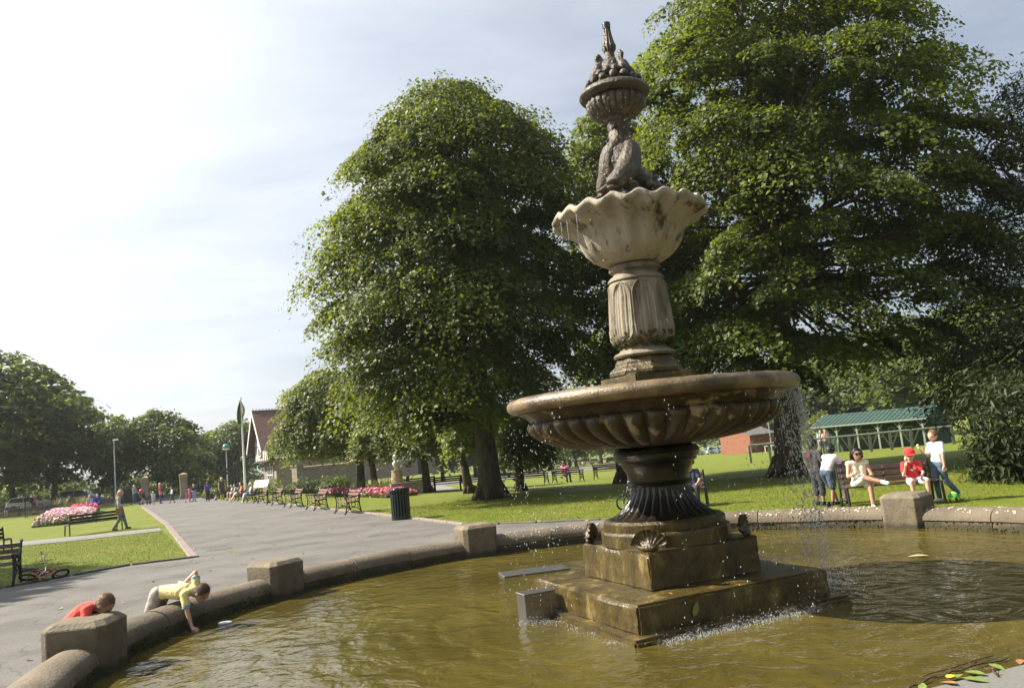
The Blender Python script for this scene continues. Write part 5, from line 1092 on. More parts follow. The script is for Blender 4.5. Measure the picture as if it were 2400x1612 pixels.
DEF = dict(pelvis=(0, 0, .53), waist=(0, 0, .61), chest=(0, 0, .73), neck=(-.005, 0, .825), head=(.012, 0, .918), hip=(0, .052, .515), knee=(.012, .055, .285), ankle=(-.005, .055, .055), toe=(.085, .068, .022),
           sho=(-.005, .105, .795), elb=(-.02, .135, .63), wri=(.03, .135, .485), hand=(.05, .13, .43), look=(1, 0, 0), up=(0, 0, 1))
def sit(s, **o):
    d = dict(pelvis=(0, 0, s), waist=(-.015, 0, s+.085), chest=(-.03, 0, s+.20), neck=(-.02, 0, s+.295), head=(.012, 0, s+.39), hip=(0, .055, s), knee=(.245, .065, s+.012), ankle=(.25, .065, .055), toe=(.335, .075, .022), sho=(-.02, .105, s+.265), elb=(.03, .135, s+.12), wri=(.16, .09, s+.075), hand=(.205, .075, s+.07)); d.update(o); return d
def person(label, loc, rz, H, pose=None, top=None, legs=None, skin=None, shoe=None, hair=None, sleeve='short', leg='long', vox=.016, hs=1., long_hair=0, fat=1., extra=None, hairoff=None, group=None, collar=None, bodyscale=1.):
    P = dict(DEF); P.update(pose or {}); skin = skin or M_skinl; top = top or cloth((.3, .3, .3)); legs = legs or cloth((.03, .045, .08)); shoe = shoe or SH_dark; hair = hair or H_brown
    def g(n, s=0):
        if s: k = n+('L' if s > 0 else 'R'); v = P.get(k) or (P[n][0], P[n][1]*s, P[n][2])
        else: v = P[n]
        return Vector(v)*H
    S, T, Lg, Sh, Ey, Li = range(6); pr = []
    def c(a, b, ra, rb, t): pr.append(('c', tuple(a), tuple(b), ra*H, rb*H, t))
    pel, wai, che, nec, hea = g('pelvis'), g('waist'), g('chest'), g('neck'), g('head')
    lat = (g('sho', 1)-g('sho', -1)).normalized(); hl = (g('hip', 1)-g('hip', -1)).normalized()
    for s in (-.5, .5):
        c(wai+hl*s*.075*H, che+lat*s*.085*H, .056*fat, .062*fat, T); c(pel+hl*s*.075*H, wai+hl*s*.075*H, .060*fat, .056*fat, T if leg != 'low' else Lg)
        c(che+lat*s*.085*H, (g('sho', 1)+g('sho', -1))/2+lat*s*.10*H, .060*fat, .042, T)
    c(pel-hl*.035*H, pel+hl*.035*H, .066*fat, .066*fat, Lg)
    c(g('sho', 1), g('sho', -1), .040, .040, T); nb0 = nec*.55+che*.45; c(nb0, hea-Vector(P['up']).normalized()*.035*H, .033, .031, S)
    if collar: pass
    look = Vector(P['look']).normalized(); up = Vector(P['up']).normalized(); side = up.cross(look).normalized(); up = look.cross(side); Rm = Matrix((look, side, up)).transposed()
    hr = .070*H*hs
    def hp(x, y, z): return tuple(hea+(look*x+side*y+up*z)*hr)
    def e(p, r, t): pr.append(('e', p, tuple(v*hr for v in r), Rm, t))
    e(hp(-.05, 0, .12), (.95, .80, .95), S); e(hp(.22, 0, -.32), (.66, .62, .66), S); e(hp(.50, 0, -.72), (.28, .34, .24), S)
    e(hp(.93, 0, -.16), (.16, .11, .20), S); 
    for s in (-1, 1): e(hp(-.02, s*.82, -.12), (.16, .09, .26), S); e(hp(.78, s*.30, .08), (.13, .15, .09), Ey)
    e(hp(.80, 0, -.52), (.12, .26, .07), Li)
    for s in (1, -1):
        hip, kn, an, to = g('hip', s), g('knee', s), g('ankle', s), g('toe', s); sh, el, wr, ha = g('sho', s), g('elb', s), g('wri', s), g('hand', s)
        c(hip, kn, .054*fat, .037*fat, S if leg in ('bare',) else Lg if leg == 'long' else S); c(kn, an, .036, .024, Lg if leg == 'long' else S)
        if leg == 'long': c(hip, kn, .060*fat, .044, Lg); c(kn, an+(kn-an)*.05, .043, .034, Lg)
        if leg in ('short', 'low'): c(hip, hip.lerp(kn, .86), .064*fat, .060, Lg)
        if leg == 'crop': c(hip, kn, .062, .05, Lg); c(kn, kn.lerp(an, .45), .05, .046, Lg)
        if leg == 'skirt': c(hip, hip.lerp(kn, .9), .064, .068, Lg)
        heel = an+(an-to).normalized()*.018*H; heel.z = an.z-.03*H if abs(an.z-.055*H) < .1*H else heel.z
        c(an, heel, .026, .026, Sh); c(heel, to, .028, .024, Sh)
        c(sh, el, .029, .024, S); c(el, wr, .0235, .0165, S)
        if sleeve == 'short': c(sh, sh.lerp(el, .62), .041, .040, T)
        if sleeve == 'long': c(sh, el, .037, .031, T); c(el, el.lerp(wr, .93), .031, .025, T)
        if sleeve == 'none': c(sh, sh.lerp(el, .05), .036, .034, T)
        d = (ha-wr); d = d.normalized() if d.length > 1e-6 else Vector((0, 0, -1)); ax = d.cross(Vector((0, s, 0)).lerp(Vector((1, 0, 0)), .25)); ax = ax.normalized() if ax.length > .1 else d.orthogonal().normalized(); nn = ax.cross(d)
        c(wr, wr+d*.035*H, .016, .020, S); palm = wr+d*.048*H
        if vox < .012:
            for q, (o_, ln) in enumerate(((-.75, .038), (-.25, .046), (.25, .043), (.75, .034))):
                f0 = palm+ax*o_*.021*H; f1 = f0+d*ln*.55*H+nn*.004*H*s; f2 = f1+(d*.75+nn*.6*s).normalized()*ln*.5*H; c(f0, f1, .0078, .0072, S); c(f1, f2, .0072, .006, S)
            c(wr+d*.02*H-ax*.012*H, wr+d*.045*H-ax*.034*H+nn*.008*H*s, .009, .0075, S); c(wr+d*.045*H-ax*.034*H+nn*.008*H*s, wr+d*.066*H-ax*.036*H+nn*.016*H*s, .0075, .0065, S)
        else: c(palm, palm+d*.035*H, .019, .013, S)
    for q in (extra or []): pr.append(q)
    root = thing('person', label, 'person', tuple(loc), rz, group)
    me = fuse('body', pr, vox, [skin, top, legs, shoe, M_eye, M_lip], 2); link('body', me, root)
    hpz = []
    def he(p, r): hpz.append(('e', p, tuple(v*hr for v in r), Rm, 0))
    ho = hairoff or (0, 0, 0)
    he(hp(-.20+ho[0], 0, .26+ho[2]), (.95, .90, .98)); he(hp(-.45, 0, -.05), (.62, .78, .75))
    if long_hair:
        for s in (-.55, 0, .55): hpz.append(('c', hp(-.45, s, .1), hp(-.75-.15*long_hair, s*1.1, -1.2-1.6*long_hair), .50*hr, .34*hr, 0))
        for s in (-1, 1): hpz.append(('c', hp(-.05, s*.80, .25), hp(-.2, s*.95, -.6-1.2*long_hair), .26*hr, .22*hr, 0))
    hm = fuse('hair', hpz, max(vox*.9, .008), [hair], 1); link('hair', hm, root)
    if vox < .0125:                                                       # loose strands over the hair mass
        rs = np.random.default_rng(len(label)); nv = len(hm.vertices); co = np.empty(nv*3); hm.vertices.foreach_get('co', co); co = co.reshape(-1, 3); ctr = np.array(hea); sel = rs.integers(0, nv, 1500); Pp = co[sel]; Nn = Pp-ctr; Nn /= np.linalg.norm(Nn, axis=1)[:, None]+1e-9
        tg = np.cross(Nn, rs.normal(0, 1, Nn.shape)+np.array(up)*0); dn = -np.array(up)+np.array(look)*.3+rs.normal(0, .35, Nn.shape); dn -= Nn*(dn*Nn).sum(1)[:, None]; dn /= np.linalg.norm(dn, axis=1)[:, None]+1e-9; sd = np.cross(dn, Nn); ln = (.02+.035*rs.random(len(sel)))[:, None]
        b0 = Pp-dn*ln*.4; V3 = np.stack([b0-sd*.0022, b0+sd*.0022, b0+dn*ln+Nn*(.004+.008*rs.random((len(sel), 1)))], 1).reshape(-1, 3); link('hair_strands', npmesh('hair_strands', V3, np.arange(len(V3)).reshape(-1, 3), hair), root, kind='stuff')
    return root
def stand_at(px, py, Y=None):
    p = flat(px, py) if Y is None else at(px, py, Y); return (p.x, p.y, float(zt(p.x, p.y))+.012)
# ---- two boys leaning over the basin wall
def wall_spot(deg, r): a = R(deg); return (CEN[0]+r*math.cos(a), CEN[1]+r*math.sin(a), .008), a+math.pi
k = 1/1.2
lean = dict(pelvis=(.02, 0, .575), waist=(.13, 0, .585), chest=(.30, 0, .575), neck=(.43, 0, .57), head=(.55, -.01, .54), hip=(0, .065, .575), knee=(-.13, .065, .30), ankle=(-.24, .07, .07), toe=(-.15, .08, .03), sho=(.40, .115, .575), shoR=(.39, -.115, .555), elbR=(.455, -.155, .36), wriR=(.51, -.17, .20), handR=(.56, -.17, .13), elbL=(.37, .15, .76), wriL=(.26, .10, .66), handL=(.20, .08, .64), look=(.62, -.12, -.78), up=(.78, 0, .62))
lean = {q: (tuple(v*k for v in w) if q not in ('look', 'up') else w) for q, w in lean.items()}
lc, lr = wall_spot(168.3, 5.95)
YB = person('boy in a yellow T-shirt lying over the basin wall reaching into the water', lc, lr, 1.2, lean, cloth((.68, .58, .22), (.76, .68, .34), 3), cloth((.55, .51, .44), (.24, .22, .20), 14), M_skinl, SH_white, H_brown, 'short', 'short', .0075, 1.12, fat=1.12)
b = MB()
b.tube([Vector(lean['shoR']).lerp(Vector(lean['elbR']), t)*1.2 for t in (.66, .76)], [.052, .050], 14, cap=False); b.tube([Vector(lean['sho']).lerp(Vector(lean['elbL']), t)*1.2 for t in (.66, .76)], [.052, .050], 14, cap=False); b.build('sleeve_band', cloth((.12, .32, .55)), YB, smooth=True)
lean2 = dict(lean); lean2.update(elbL=lean['elbL'][:1]+(.16, .40*k*1.2), wriL=(.36*k, .12, .46*k), handL=(.42*k, .10, .44*k), elbR=(.34*k, -.17, .50*k), wriR=(.38*k, -.10, .44*k), handR=(.43*k, -.08, .43*k), pelvis=(.03*k, 0, .50*k), hip=(.03*k, .06, .45*k), knee=(.14*k, .08, .27*k), ankle=(-.10*k, .08, .07*k), toe=(-.0*k, .09, .03*k), waist=(.10*k, 0, .59*k), chest=(.24*k, 0, .69*k), neck=(.34*k, 0, .73*k), head=(.43*k, 0, .725*k), sho=(.31*k, .105, .715*k), shoR=(.31*k, -.105, .715*k))
lc2, lr2 = wall_spot(183.9, 6.10)
person('boy in a red T-shirt bent over the basin wall behind the block pillar', lc2, lr2, 1.2, lean2, cloth((.66, .075, .055), (.74, .10, .075), 3), cloth((.04, .05, .08)), M_skinl, SH_dark, H_sandy, 'short', 'short', .0085, 1.12, fat=1.12)
M_skinm = mat('olive skin', (.40, .225, .15), (.47, .28, .19), 14, .5)
# ---- group at the slatted bench behind the basin
bl = RB.location; bdir = R(-97); bx = Vector((math.cos(bdir), math.sin(bdir), 0)); by = Vector((-math.sin(bdir), math.cos(bdir), 0))
def on_bench(B, px, fwd=.02, Y=None):
    """point on bench B whose column is nearest to pixel column px"""
    a = B.rotation_euler.z; u = Vector((-math.sin(a), math.cos(a), 0)); f = Vector((math.cos(a), math.sin(a), 0)); best = None
    for t in np.linspace(-1.4, 1.4, 113):
        q = B.location+u*t+f*fwd; d = q+Vector((0, 0, .5))-Vector((0, 0, EYE)); x = 1167+FPX*d.dot(_r)/d.dot(_f)
        if best is None or abs(x-px) < best[0]: best = (abs(x-px), q)
    return tuple(best[1])
ladyp = sit(.30, kneeL=(.235, .05, .325), ankleL=(.26, .045, .055), toeL=(.345, .05, .025), kneeR=(.25, -.02, .395), ankleR=(.36, .16, .335), toeR=(.43, .20, .32), hipR=(0, -.055, .31), elb=(.05, .145, .40), wri=(.15, .06, .395), hand=(.20, .02, .40), elbR=(.06, -.15, .41), wriR=(.19, -.13, .43), handR=(.22, -.12, .45), head=(.03, 0, .68), look=(.9, .05, -.28), up=(.28, 0, .95))
person('woman in cream sleeveless top sitting cross legged on the slatted bench', on_bench(RB, 1962), bdir, 1.60, ladyp, cloth((.72, .66, .50)), cloth((.55, .55, .50)), M_skinm, SH_white, H_black, 'none', 'short', .0105, 1.02, long_hair=.05)
LD = bpy.data.objects[[o.name for o in bpy.data.objects if o.get('label', '').startswith('woman in cream')][0]]
b = MB(); hd = Vector(ladyp['head'])*1.6
for s in (-1, 1): b.ico(tuple(hd+Vector((.105, s*.038, .012))), .03, 2, 0, (.35, 1.05, .75))
b.box(tuple(hd+Vector((.112, 0, .02))), (.01, .05, .01)); b.build('sunglasses', M_black, LD)
capp = sit(.335, elb=(.05, .14, .46), elbR=(.07, -.15, .44), wriR=(.14, -.13, .56), handR=(.165, -.125, .61), wriL=(.17, .06, .40), handL=(.21, .03, .40), look=(.93, -.35, -.22), up=(.2, -.05, .97), knee=(.235, .11, .345), ankle=(.25, .10, .055))
rbp = on_bench(RB, 2082); RC = person('boy in red cap and red T-shirt sitting on the slatted bench', rbp, bdir, 1.34, capp, cloth((.62, .03, .035)), cloth((.52, .50, .47)), M_skinl, SH_white, H_sandy, 'short', 'short', .0095, 1.12)
hd = Vector(capp['head'])*1.34; Rc = Matrix.Rotation(math.atan2(-.35, .93), 4, 'Z'); b = MB()
b.lathe([(.108, .02), (.112, .05), (.105, .09), (.078, .125), (.035, .145), (.003, .148)], 20, tuple(hd+Vector((-.012, 0, .0)))); b.add([(.06+.0*i, 0, 0) for i in range(0)], [])
vis = [(.095*math.cos(t), .098*math.sin(t), .028) for t in np.linspace(-1.15, 1.15, 9)]+[(.06+.125*math.cos(t*.8), .09*math.sin(t*1.05), .012) for t in np.linspace(1.15, -1.15, 9)]
b.add(vis+[(x, y, z-.008) for x, y, z in vis], [tuple(range(18)), tuple(range(35, 17, -1))]+[(i, (i+1) % 18, 18+(i+1) % 18, 18+i) for i in range(18)], 0, Matrix.Translation(hd) @ Rc); b.build('cap', cloth((.66, .03, .04)), RC, smooth='auto')
b = MB(); sc_ = 1.34; pts = [Vector(p)*sc_ for p in ((.045, -.07, .60), (.062, -.03, .555), (.062, .02, .50), (.058, .07, .45), (.03, .12, .40))]; b.tube([p+Vector((.02, 0, 0)) for p in pts], .012, 6, flat=(1, .5)); b.build('bag_strap', M_black, RC)
def swoosh(b, o, w, h):
    b.add([o+Vector((0, -w*.5, 0)), o+Vector((0, -w*.25, -h*.55)), o+Vector((0, w*.1, -h*.35)), o+Vector((0, w*.55, h*.5)), o+Vector((0, w*.0, -h*.02)), o+Vector((0, -w*.28, -h*.12))], [(0, 1, 5), (1, 2, 4, 5), (2, 3, 4)])
b = MB(); swoosh(b, Vector((.105, 0, .53*1.34)), .16, .09); b.build('shirt_logo', cloth((.75, .7, .68)), RC)
b = MB(); hw_ = Vector(capp['handR'])*1.34+Vector((.03, 0, .03)); b.tube([hw_-Vector((0, 0, .05)), hw_+Vector((0, 0, .04))], .005, 5); b.ico(tuple(hw_+Vector((0, 0, .075))), .03, 2, 0, (.6, .9, 1.5)); b.build('ice_lolly', cloth((.72, .62, .42)), None, loc=rbp, rz=bdir, label='pale ice lolly in the hand of the boy in the red cap', cat='ice lolly')
b = MB(); b.box((.02, .20, .62), (.12, .10, .22)); b.build('shoulder_bag', M_black, None, bevel=.02, loc=(rbp[0], rbp[1], 0), rz=bdir, label='small black shoulder bag beside the boy in the red cap', cat='bag')
# standing boys left of the bench
p = stand_at(1872, 1152); kbp = dict(look=(.85, -.5, -.1), elbR=(-.02, -.14, .63), wri=(.02, .125, .49), sho=(-.005, .10, .80))
KB = person('boy in black T-shirt with red emblem standing behind the scooter', p, R(35), 1.42, kbp, cloth((.035, .034, .034)), cloth((.03, .03, .035)), M_skinb, SH_dark, H_black, 'short', 'crop', .0105, 1.1, hairoff=(0, 0, .05))
b = MB(); pts = []
for i in range(17): t = 2*math.pi*i/16; pts.append((-.098, .075+.038*math.cos(t), 1.085+.046*math.sin(t)))
b.tube(pts, .008, 5); pts = [(-.099, .075+.018*math.cos(2*math.pi*i/10), 1.085+.024*math.sin(2*math.pi*i/10)) for i in range(11)]; b.tube(pts, .006, 5); b.build('shirt_emblem', cloth((.6, .03, .04)), KB)
b = MB(); hd = Vector(DEF['head'])*1.42
b.tube([hd+Vector((.07, .03, .01)), hd+Vector((.09, -.02, .01)), hd+Vector((.055, -.085, .012)), hd+Vector((-.02, -.09, .0))], .006, 5); b.build('spectacles', M_black, KB)
p = stand_at(1898, 1156); leanp = dict(pelvis=(-.04, 0, .53), waist=(-.01, 0, .605), chest=(.065, 0, .71), neck=(.105, 0, .79), head=(.14, 0, .87), hip=(-.03, .052, .51), kneeL=(.10, .06, .30), ankleL=(.20, .07, .065), toeL=(.29, .08, .03), kneeR=(.0, -.06, .285), ankleR=(-.04, -.055, .085), toeR=(.05, -.06, .055), sho=(.085, .105, .76), elb=(.20, .13, .65), wri=(.31, .07, .665), hand=(.35, .05, .67), elbR=(.20, -.14, .66), wriR=(.32, -.10, .66), handR=(.36, -.09, .66), look=(.9, .25, .0))
person('boy in white T-shirt and blue shorts leaning on the purple scooter', p, R(28), 1.36, leanp, cloth((.74, .74, .76)), cloth((.075, .115, .165), (.05, .08, .12)), M_skinb, SH_dark, H_black, 'short', 'short', .0105, 1.1)
M_purple = mat('purple anodised metal', (.10, .01, .22), (.14, .02, .28), 9, .3, metal=.5)
SCO = thing('kick_scooter', 'purple kick scooter under the boy in white', 'scooter', (p[0]+.18*math.cos(R(28)), p[1]+.18*math.sin(R(28)), p[2]), R(28))
b = MB(); b.box((-.02, 0, .085), (.46, .11, .02)); b.build('deck', M_purple, SCO, bevel=.008)
b = MB(); b.tube([(.28, 0, .10), (.25, 0, .55), (.23, 0, .86)], .022, 8); b.build('stem', M_purple, SCO); b = MB(); b.tube([(.23, -.22, .87), (.23, .22, .87)], .016, 8); b.build('handlebar', M_purple, SCO)
for x in (.30, -.28): b = MB(); b.lathe([(.055, -.014), (.062, -.008), (.062, .008), (.055, .014), (.01, .014), (.01, -.014)], 18, M=Matrix.Translation((x, 0, .062)) @ Matrix.Rotation(R(90), 4, 'X')); b.build('wheel', M_black, SCO)
# boy in white polo at the bench end
p = stand_at(2152, 1144); polop = dict(look=(.9, .1, -.2), elbR=(.02, -.15, .64), kneeR=(.03, -.055, .285), kneeL=(-.03, .06, .30), ankleL=(-.17, .10, .11), toeL=(-.10, .12, .04), ankleR=(.01, -.055, .055), wriR=(.12, -.12, .70), handR=(.155, -.11, .74), elbL=(.035, .15, .635), wriL=(.04, .155, .51), handL=(.05, .15, .47))
PB_ = person('boy in white polo shirt and jeans holding an ice cream at the bench end', p, R(195), 1.42, polop, cloth((.72, .73, .74)), cloth((.06, .10, .17), (.11, .16, .24), 12), M_skinl, SH_white, H_sandy, 'short', 'long', .0105, 1.1)
b = MB(); b.tube([(.035*math.cos(t)*1.42*1.15-.0, .045*math.sin(t)*1.35, .842*1.42+.012*math.cos(t)) for t in np.linspace(0, 2*math.pi, 15)], .014, 6, cap=False); b.build('collar', M_black, PB_, smooth=True)
hw_ = Vector(polop['handR'])*1.42+Vector((.03, 0, .02)); b = MB(); b.tube([hw_-Vector((0, 0, .04)), hw_+Vector((.02, 0, .05))], [.006, .022], 8); b.ico(tuple(hw_+Vector((.025, 0, .07))), .026, 2, 0); b.build('ice_cream', cloth((.62, .5, .38)), None, smooth=True, loc=p, rz=R(195), label='small ice cream cone held by the boy in white polo', cat='ice cream')
fb = stand_at(2163, 1143); b = MB(); b.ico((0, 0, .105), .105, 3)
for i in range(len(b.m)):
    c_ = sum((Vector(b.v[j]) for j in b.f[i]), Vector())/3-Vector((0, 0, .105)); b.m[i] = 0 if math.sin(c_.x*38)*math.sin(c_.y*38+1)+math.sin(c_.z*40) > .1 else (1 if math.sin(c_.x*60+c_.z*30) > -.2 else 2)
b.build('football', [cloth((.05, .32, .06)), cloth((.55, .62, .05)), cloth((.02, .05, .09))], None, smooth=True, loc=(fb[0], fb[1]-.22, 0), label='green and yellow football on the grass by the boy in jeans', cat='football')
# seated rider behind the fountain column, with bicycle
M_helm = cloth((.02, .03, .075), (.05, .06, .10))
hp_ = on_bench(MBN, 1578); RID = person('person in dark helmet sitting behind the fountain column', hp_, R(-100), 1.5, sit(.31), cloth((.03, .045, .09)), cloth((.03, .03, .04)), M_skinl, SH_dark, H_brown, 'short', 'long', .016)
b = MB(); hd = Vector(sit(.31)['head'])*1.5; b.lathe([(.125, -.01), (.135, .03), (.125, .09), (.09, .14), (.04, .165), (.003, .17)], 20, tuple(hd+Vector((-.02, 0, .01)))); b.build('helmet', M_helm, RID, smooth=True)
# ---- walkers and sitters on the left
p = stand_at(275, 1209); wk = dict(kneeL=(.07, .05, .29), ankleL=(.13, .05, .075), toeL=(.21, .06, .04), kneeR=(.0, -.05, .285), ankleR=(-.145, -.05, .075), toeR=(-.07, -.06, .022), hipL=(.01, .05, .515), elb=(.0, .135, .64), wri=(.12, .10, .60), hand=(.165, .09, .605), look=(.95, -.05, -.25), up=(.2, 0, .97), head=(.03, 0, .915))
WW = person('blond woman in grey cardigan walking along the garden path with food', p, R(14), 1.66, wk, cloth((.34, .35, .32), (.52, .53, .49), 22), cloth((.13, .16, .17), (.18, .21, .22)), M_skinl, SH_brown, H_blond, 'long', 'long', .012, long_hair=.75)
b = MB(); b.box((.09, -.02, 1.16), (.07, .20, .34)); b.build('black_top', M_black, WW, bevel=.03)
b = MB(); b.box((.02, -.22, .78), (.26, .11, .28)); b.tube([(-.07, -.2, .9), (-.03, -.2, 1.25), (.02, -.17, 1.34), (.06, -.2, 1.25), (.11, -.2, .9)], .012, 5); b.build('shoulder_bag', cloth((.20, .12, .08)), None, bevel=.02, loc=p, rz=R(14), label='brown shoulder bag carried by the walking woman', cat='bag')
b = MB(); b.ico((.31, 0, 1.01), .055, 1, 0, (1.2, .8, .6)); b.build('sandwich', cloth((.6, .48, .30)), None, loc=p, rz=R(14), label='pale sandwich in the hands of the walking woman', cat='food')
p = stand_at(77, 1172); RM = person('man in red shirt and cap with dark backpack on the left lawn', p, R(60), 1.74, dict(look=(.9, -.4, -.1), wriR=(.12, -.11, .58), handR=(.16, -.10, .60)), cloth((.45, .03, .04)), cloth((.02, .022, .04)), M_skinl, SH_dark, H_sandy, 'short', 'short', .016)
b = MB(); b.box((-.20, 0, 1.22), (.20, .34, .5)); b.build('backpack', cloth((.012, .014, .022)), None, bevel=.05, loc=p, rz=R(60), label='dark backpack on the man in the red shirt', cat='backpack')
b = MB(); hd = Vector(DEF['head'])*1.74; b.lathe([(.15, .03), (.115, .035), (.115, .08), (.08, .125), (.005, .14)], 16, tuple(hd)); b.build('cap', cloth((.5, .42, .30)), RM, smooth=True)
person('man in blue and white striped top sitting on the left lawn bench', on_bench(SITB, 205), R(-72), 1.68, sit(.30), cloth((.55, .58, .66), (.10, .13, .30), 3), cloth((.45, .40, .30)), M_skinl, SH_dark, H_sandy, 'short', 'short', .018, fat=1.15)
person('person in bright blue jumper sitting on the left lawn bench', on_bench(SITB, 223), R(-72), 1.68, sit(.30), cloth((.02, .05, .34)), cloth((.02, .025, .05)), M_skinl, SH_white, H_sandy, 'long', 'long', .018)
person('small child in dark top sitting on the bench at the far left', on_bench(KIDB, 16), R(-72), 1.2, sit(.40), cloth((.03, .05, .12)), cloth((.1, .1, .12)), M_skinl, SH_dark, H_blond, 'short', 'short', .018, 1.12)
person('child in dark green behind the spiky grasses', stand_at(158, 1166), R(-20), 1.35, None, cloth((.03, .07, .06)), cloth((.10, .17, .20)), M_skinl, SH_dark, H_brown, 'short', 'long', .018, 1.1)
person('woman in grey T-shirt and jeans pushing the pram', stand_at(307, 1150), R(-8), 1.70, dict(elb=(.06, .13, .65), wri=(.19, .10, .60), hand=(.23, .09, .60)), cloth((.25, .25, .28)), cloth((.04, .08, .17)), M_skinl, SH_white, H_blond, 'short', 'long', .018)
person('toddler in pale blue standing next to the pram', stand_at(350, 1150), R(-60), 1.05, None, cloth((.45, .55, .62)), cloth((.4, .42, .45)), M_skinl, SH_dark, H_blond, 'short', 'short', .018, 1.2)
WP = person('blond woman in red top with pink bag near the gate pillar', stand_at(366, 1147), R(20), 1.68, None, cloth((.5, .10, .12)), cloth((.03, .06, .14)), M_skinl, SH_dark, H_blond, 'long', 'long', .018, long_hair=.3)
q = stand_at(366, 1147); b = MB(); b.box((.05, -.26, .82), (.24, .10, .26)); b.build('hand_bag', cloth((.6, .22, .26)), None, bevel=.02, loc=q, rz=R(20), label='pink hand bag of the blond woman in red', cat='bag')
person('girl in white hooded top running near the gate', stand_at(393, 1146), R(-150), 1.28, wk, cloth((.66, .68, .76)), cloth((.05, .06, .05)), M_skinl, SH_dark, H_brown, 'long', 'crop', .018, 1.1)
PG = person('tiny girl in pink helmet on a pink scooter', stand_at(433, 1144), R(175), .98, None, cloth((.62, .24, .30)), cloth((.6, .16, .26)), M_skinl, SH_white, H_blond, 'short', 'crop', .018, 1.2)
b = MB(); hd = Vector(DEF['head'])*.98; b.lathe([(.10, .0), (.11, .04), (.09, .1), (.04, .13), (.004, .135)], 14, tuple(hd)); b.build('helmet', cloth((.7, .08, .22)), PG, smooth=True)
person('boy in navy T-shirt and jeans standing on a scooter', stand_at(443, 1143), R(-80), 1.35, dict(elb=(.05, .14, .62), wri=(.14, .06, .60), hand=(.18, .03, .60)), cloth((.02, .03, .09)), cloth((.22, .33, .48)), M_skinl, SH_white, H_sandy, 'short', 'long', .018, 1.1)
person('boy in purple blue T-shirt seen from behind on the avenue', stand_at(474, 1142), R(100), 1.42, None, cloth((.06, .05, .28)), cloth((.02, .03, .04)), M_skinl, SH_dark, H_brown, 'short', 'long', .018, 1.1)
for nm, lab, px, py, rz, col in (('kick_scooter', 'pink kick scooter under the tiny girl', 433, 1144, 175, (.6, .12, .25)), ('kick_scooter', 'grey kick scooter under the boy in navy', 443, 1143, -80, (.3, .3, .32))):
    q = stand_at(px, py); sc = thing(nm, lab, 'scooter', (q[0], q[1], q[2]-.01), R(rz)); mm = cloth(col)
    b = MB(); b.box((0, .12, .07), (.5, .1, .02)); b.build('deck', mm, sc); b = MB(); b.tube([(.27, .12, .06), (.22, .12, .72)], .02, 6); b.tube([(.22, -.06, .72), (.22, .3, .72)], .018, 6); b.build('stem', mm, sc)
    for x in (.28, -.25): b = MB(); b.lathe([(.05, -.015), (.05, .015), (.01, .015)], 12, M=Matrix.Translation((x, .12, .05)) @ Matrix.Rotation(R(90), 4, 'X')); b.build('wheel', M_black, sc)
q = stand_at(492, 1140); b = MB(); b.ico((0, 0, .12), .12, 2); b.build('ball', cloth((.5, .5, .52), (.05, .05, .2), 5), None, smooth=True, loc=q, label='dark and white ball behind the boy in purple blue', cat='ball')
person('woman in dark green dress standing beside the avenue', stand_at(507, 1139), R(-60), 1.68, dict(knee=(.01, .04, .285), ankle=(0, .05, .055)), cloth((.05, .06, .035)), cloth((.05, .06, .035)), M_skinl, SH_dark, H_blond, 'none', 'skirt', .018)
person('woman in orange top sitting with bare legs stretched out', on_bench(BENCH[6], 550), fdir, 1.64, sit(.29, ankle=(.42, .06, .05), toe=(.48, .07, .09)), cloth((.60, .12, .08)), cloth((.62, .50, .38)), M_skinl, SH_white, H_brown, 'none', 'short', .018)
person('white haired woman in pale blue sitting on the avenue bench', on_bench(BENCH[5], 572), fdir, 1.60, sit(.29, ankle=(.33, .06, .05)), cloth((.42, .46, .55)), cloth((.35, .40, .50)), M_skinl, SH_white, H_white, 'long', 'crop', .018)
person('child in blue top sitting next to another child on the bench', on_bench(BENCH[7], 540), fdir, 1.35, sit(.35), cloth((.2, .32, .48)), cloth((.5, .5, .5)), M_skinl, SH_dark, H_brown, 'short', 'short', .018, 1.1)
person('child in pale top sitting at the end of the children bench', on_bench(BENCH[7], 529), fdir, 1.3, sit(.36), cloth((.5, .42, .36)), cloth((.3, .12, .3)), M_skinl, SH_dark, H_brown, 'short', 'short', .018, 1.1)
pb = on_bench(PINKB, 1288, .05); person('woman in pink top sitting on the far lawn bench', pb, PINKB.rotation_euler.z, 1.62, sit(.29), cloth((.66, .16, .32)), cloth((.05, .06, .09)), M_skinl, SH_dark, H_brown, 'short', 'long', .018, long_hair=.3)
for px, lab, c in ((1876, 'man in pale blue shirt standing by the pavilion veranda', (.42, .48, .56)), (1887, 'person in pink shirt beside the pavilion veranda', (.6, .35, .35))):
    q = gnd(px, 1034); person(lab, tuple(q), R(-90), 1.7, None, cloth(c), cloth((.1, .1, .12)), M_skinl, SH_dark, H_sandy, 'short', 'long', .022)
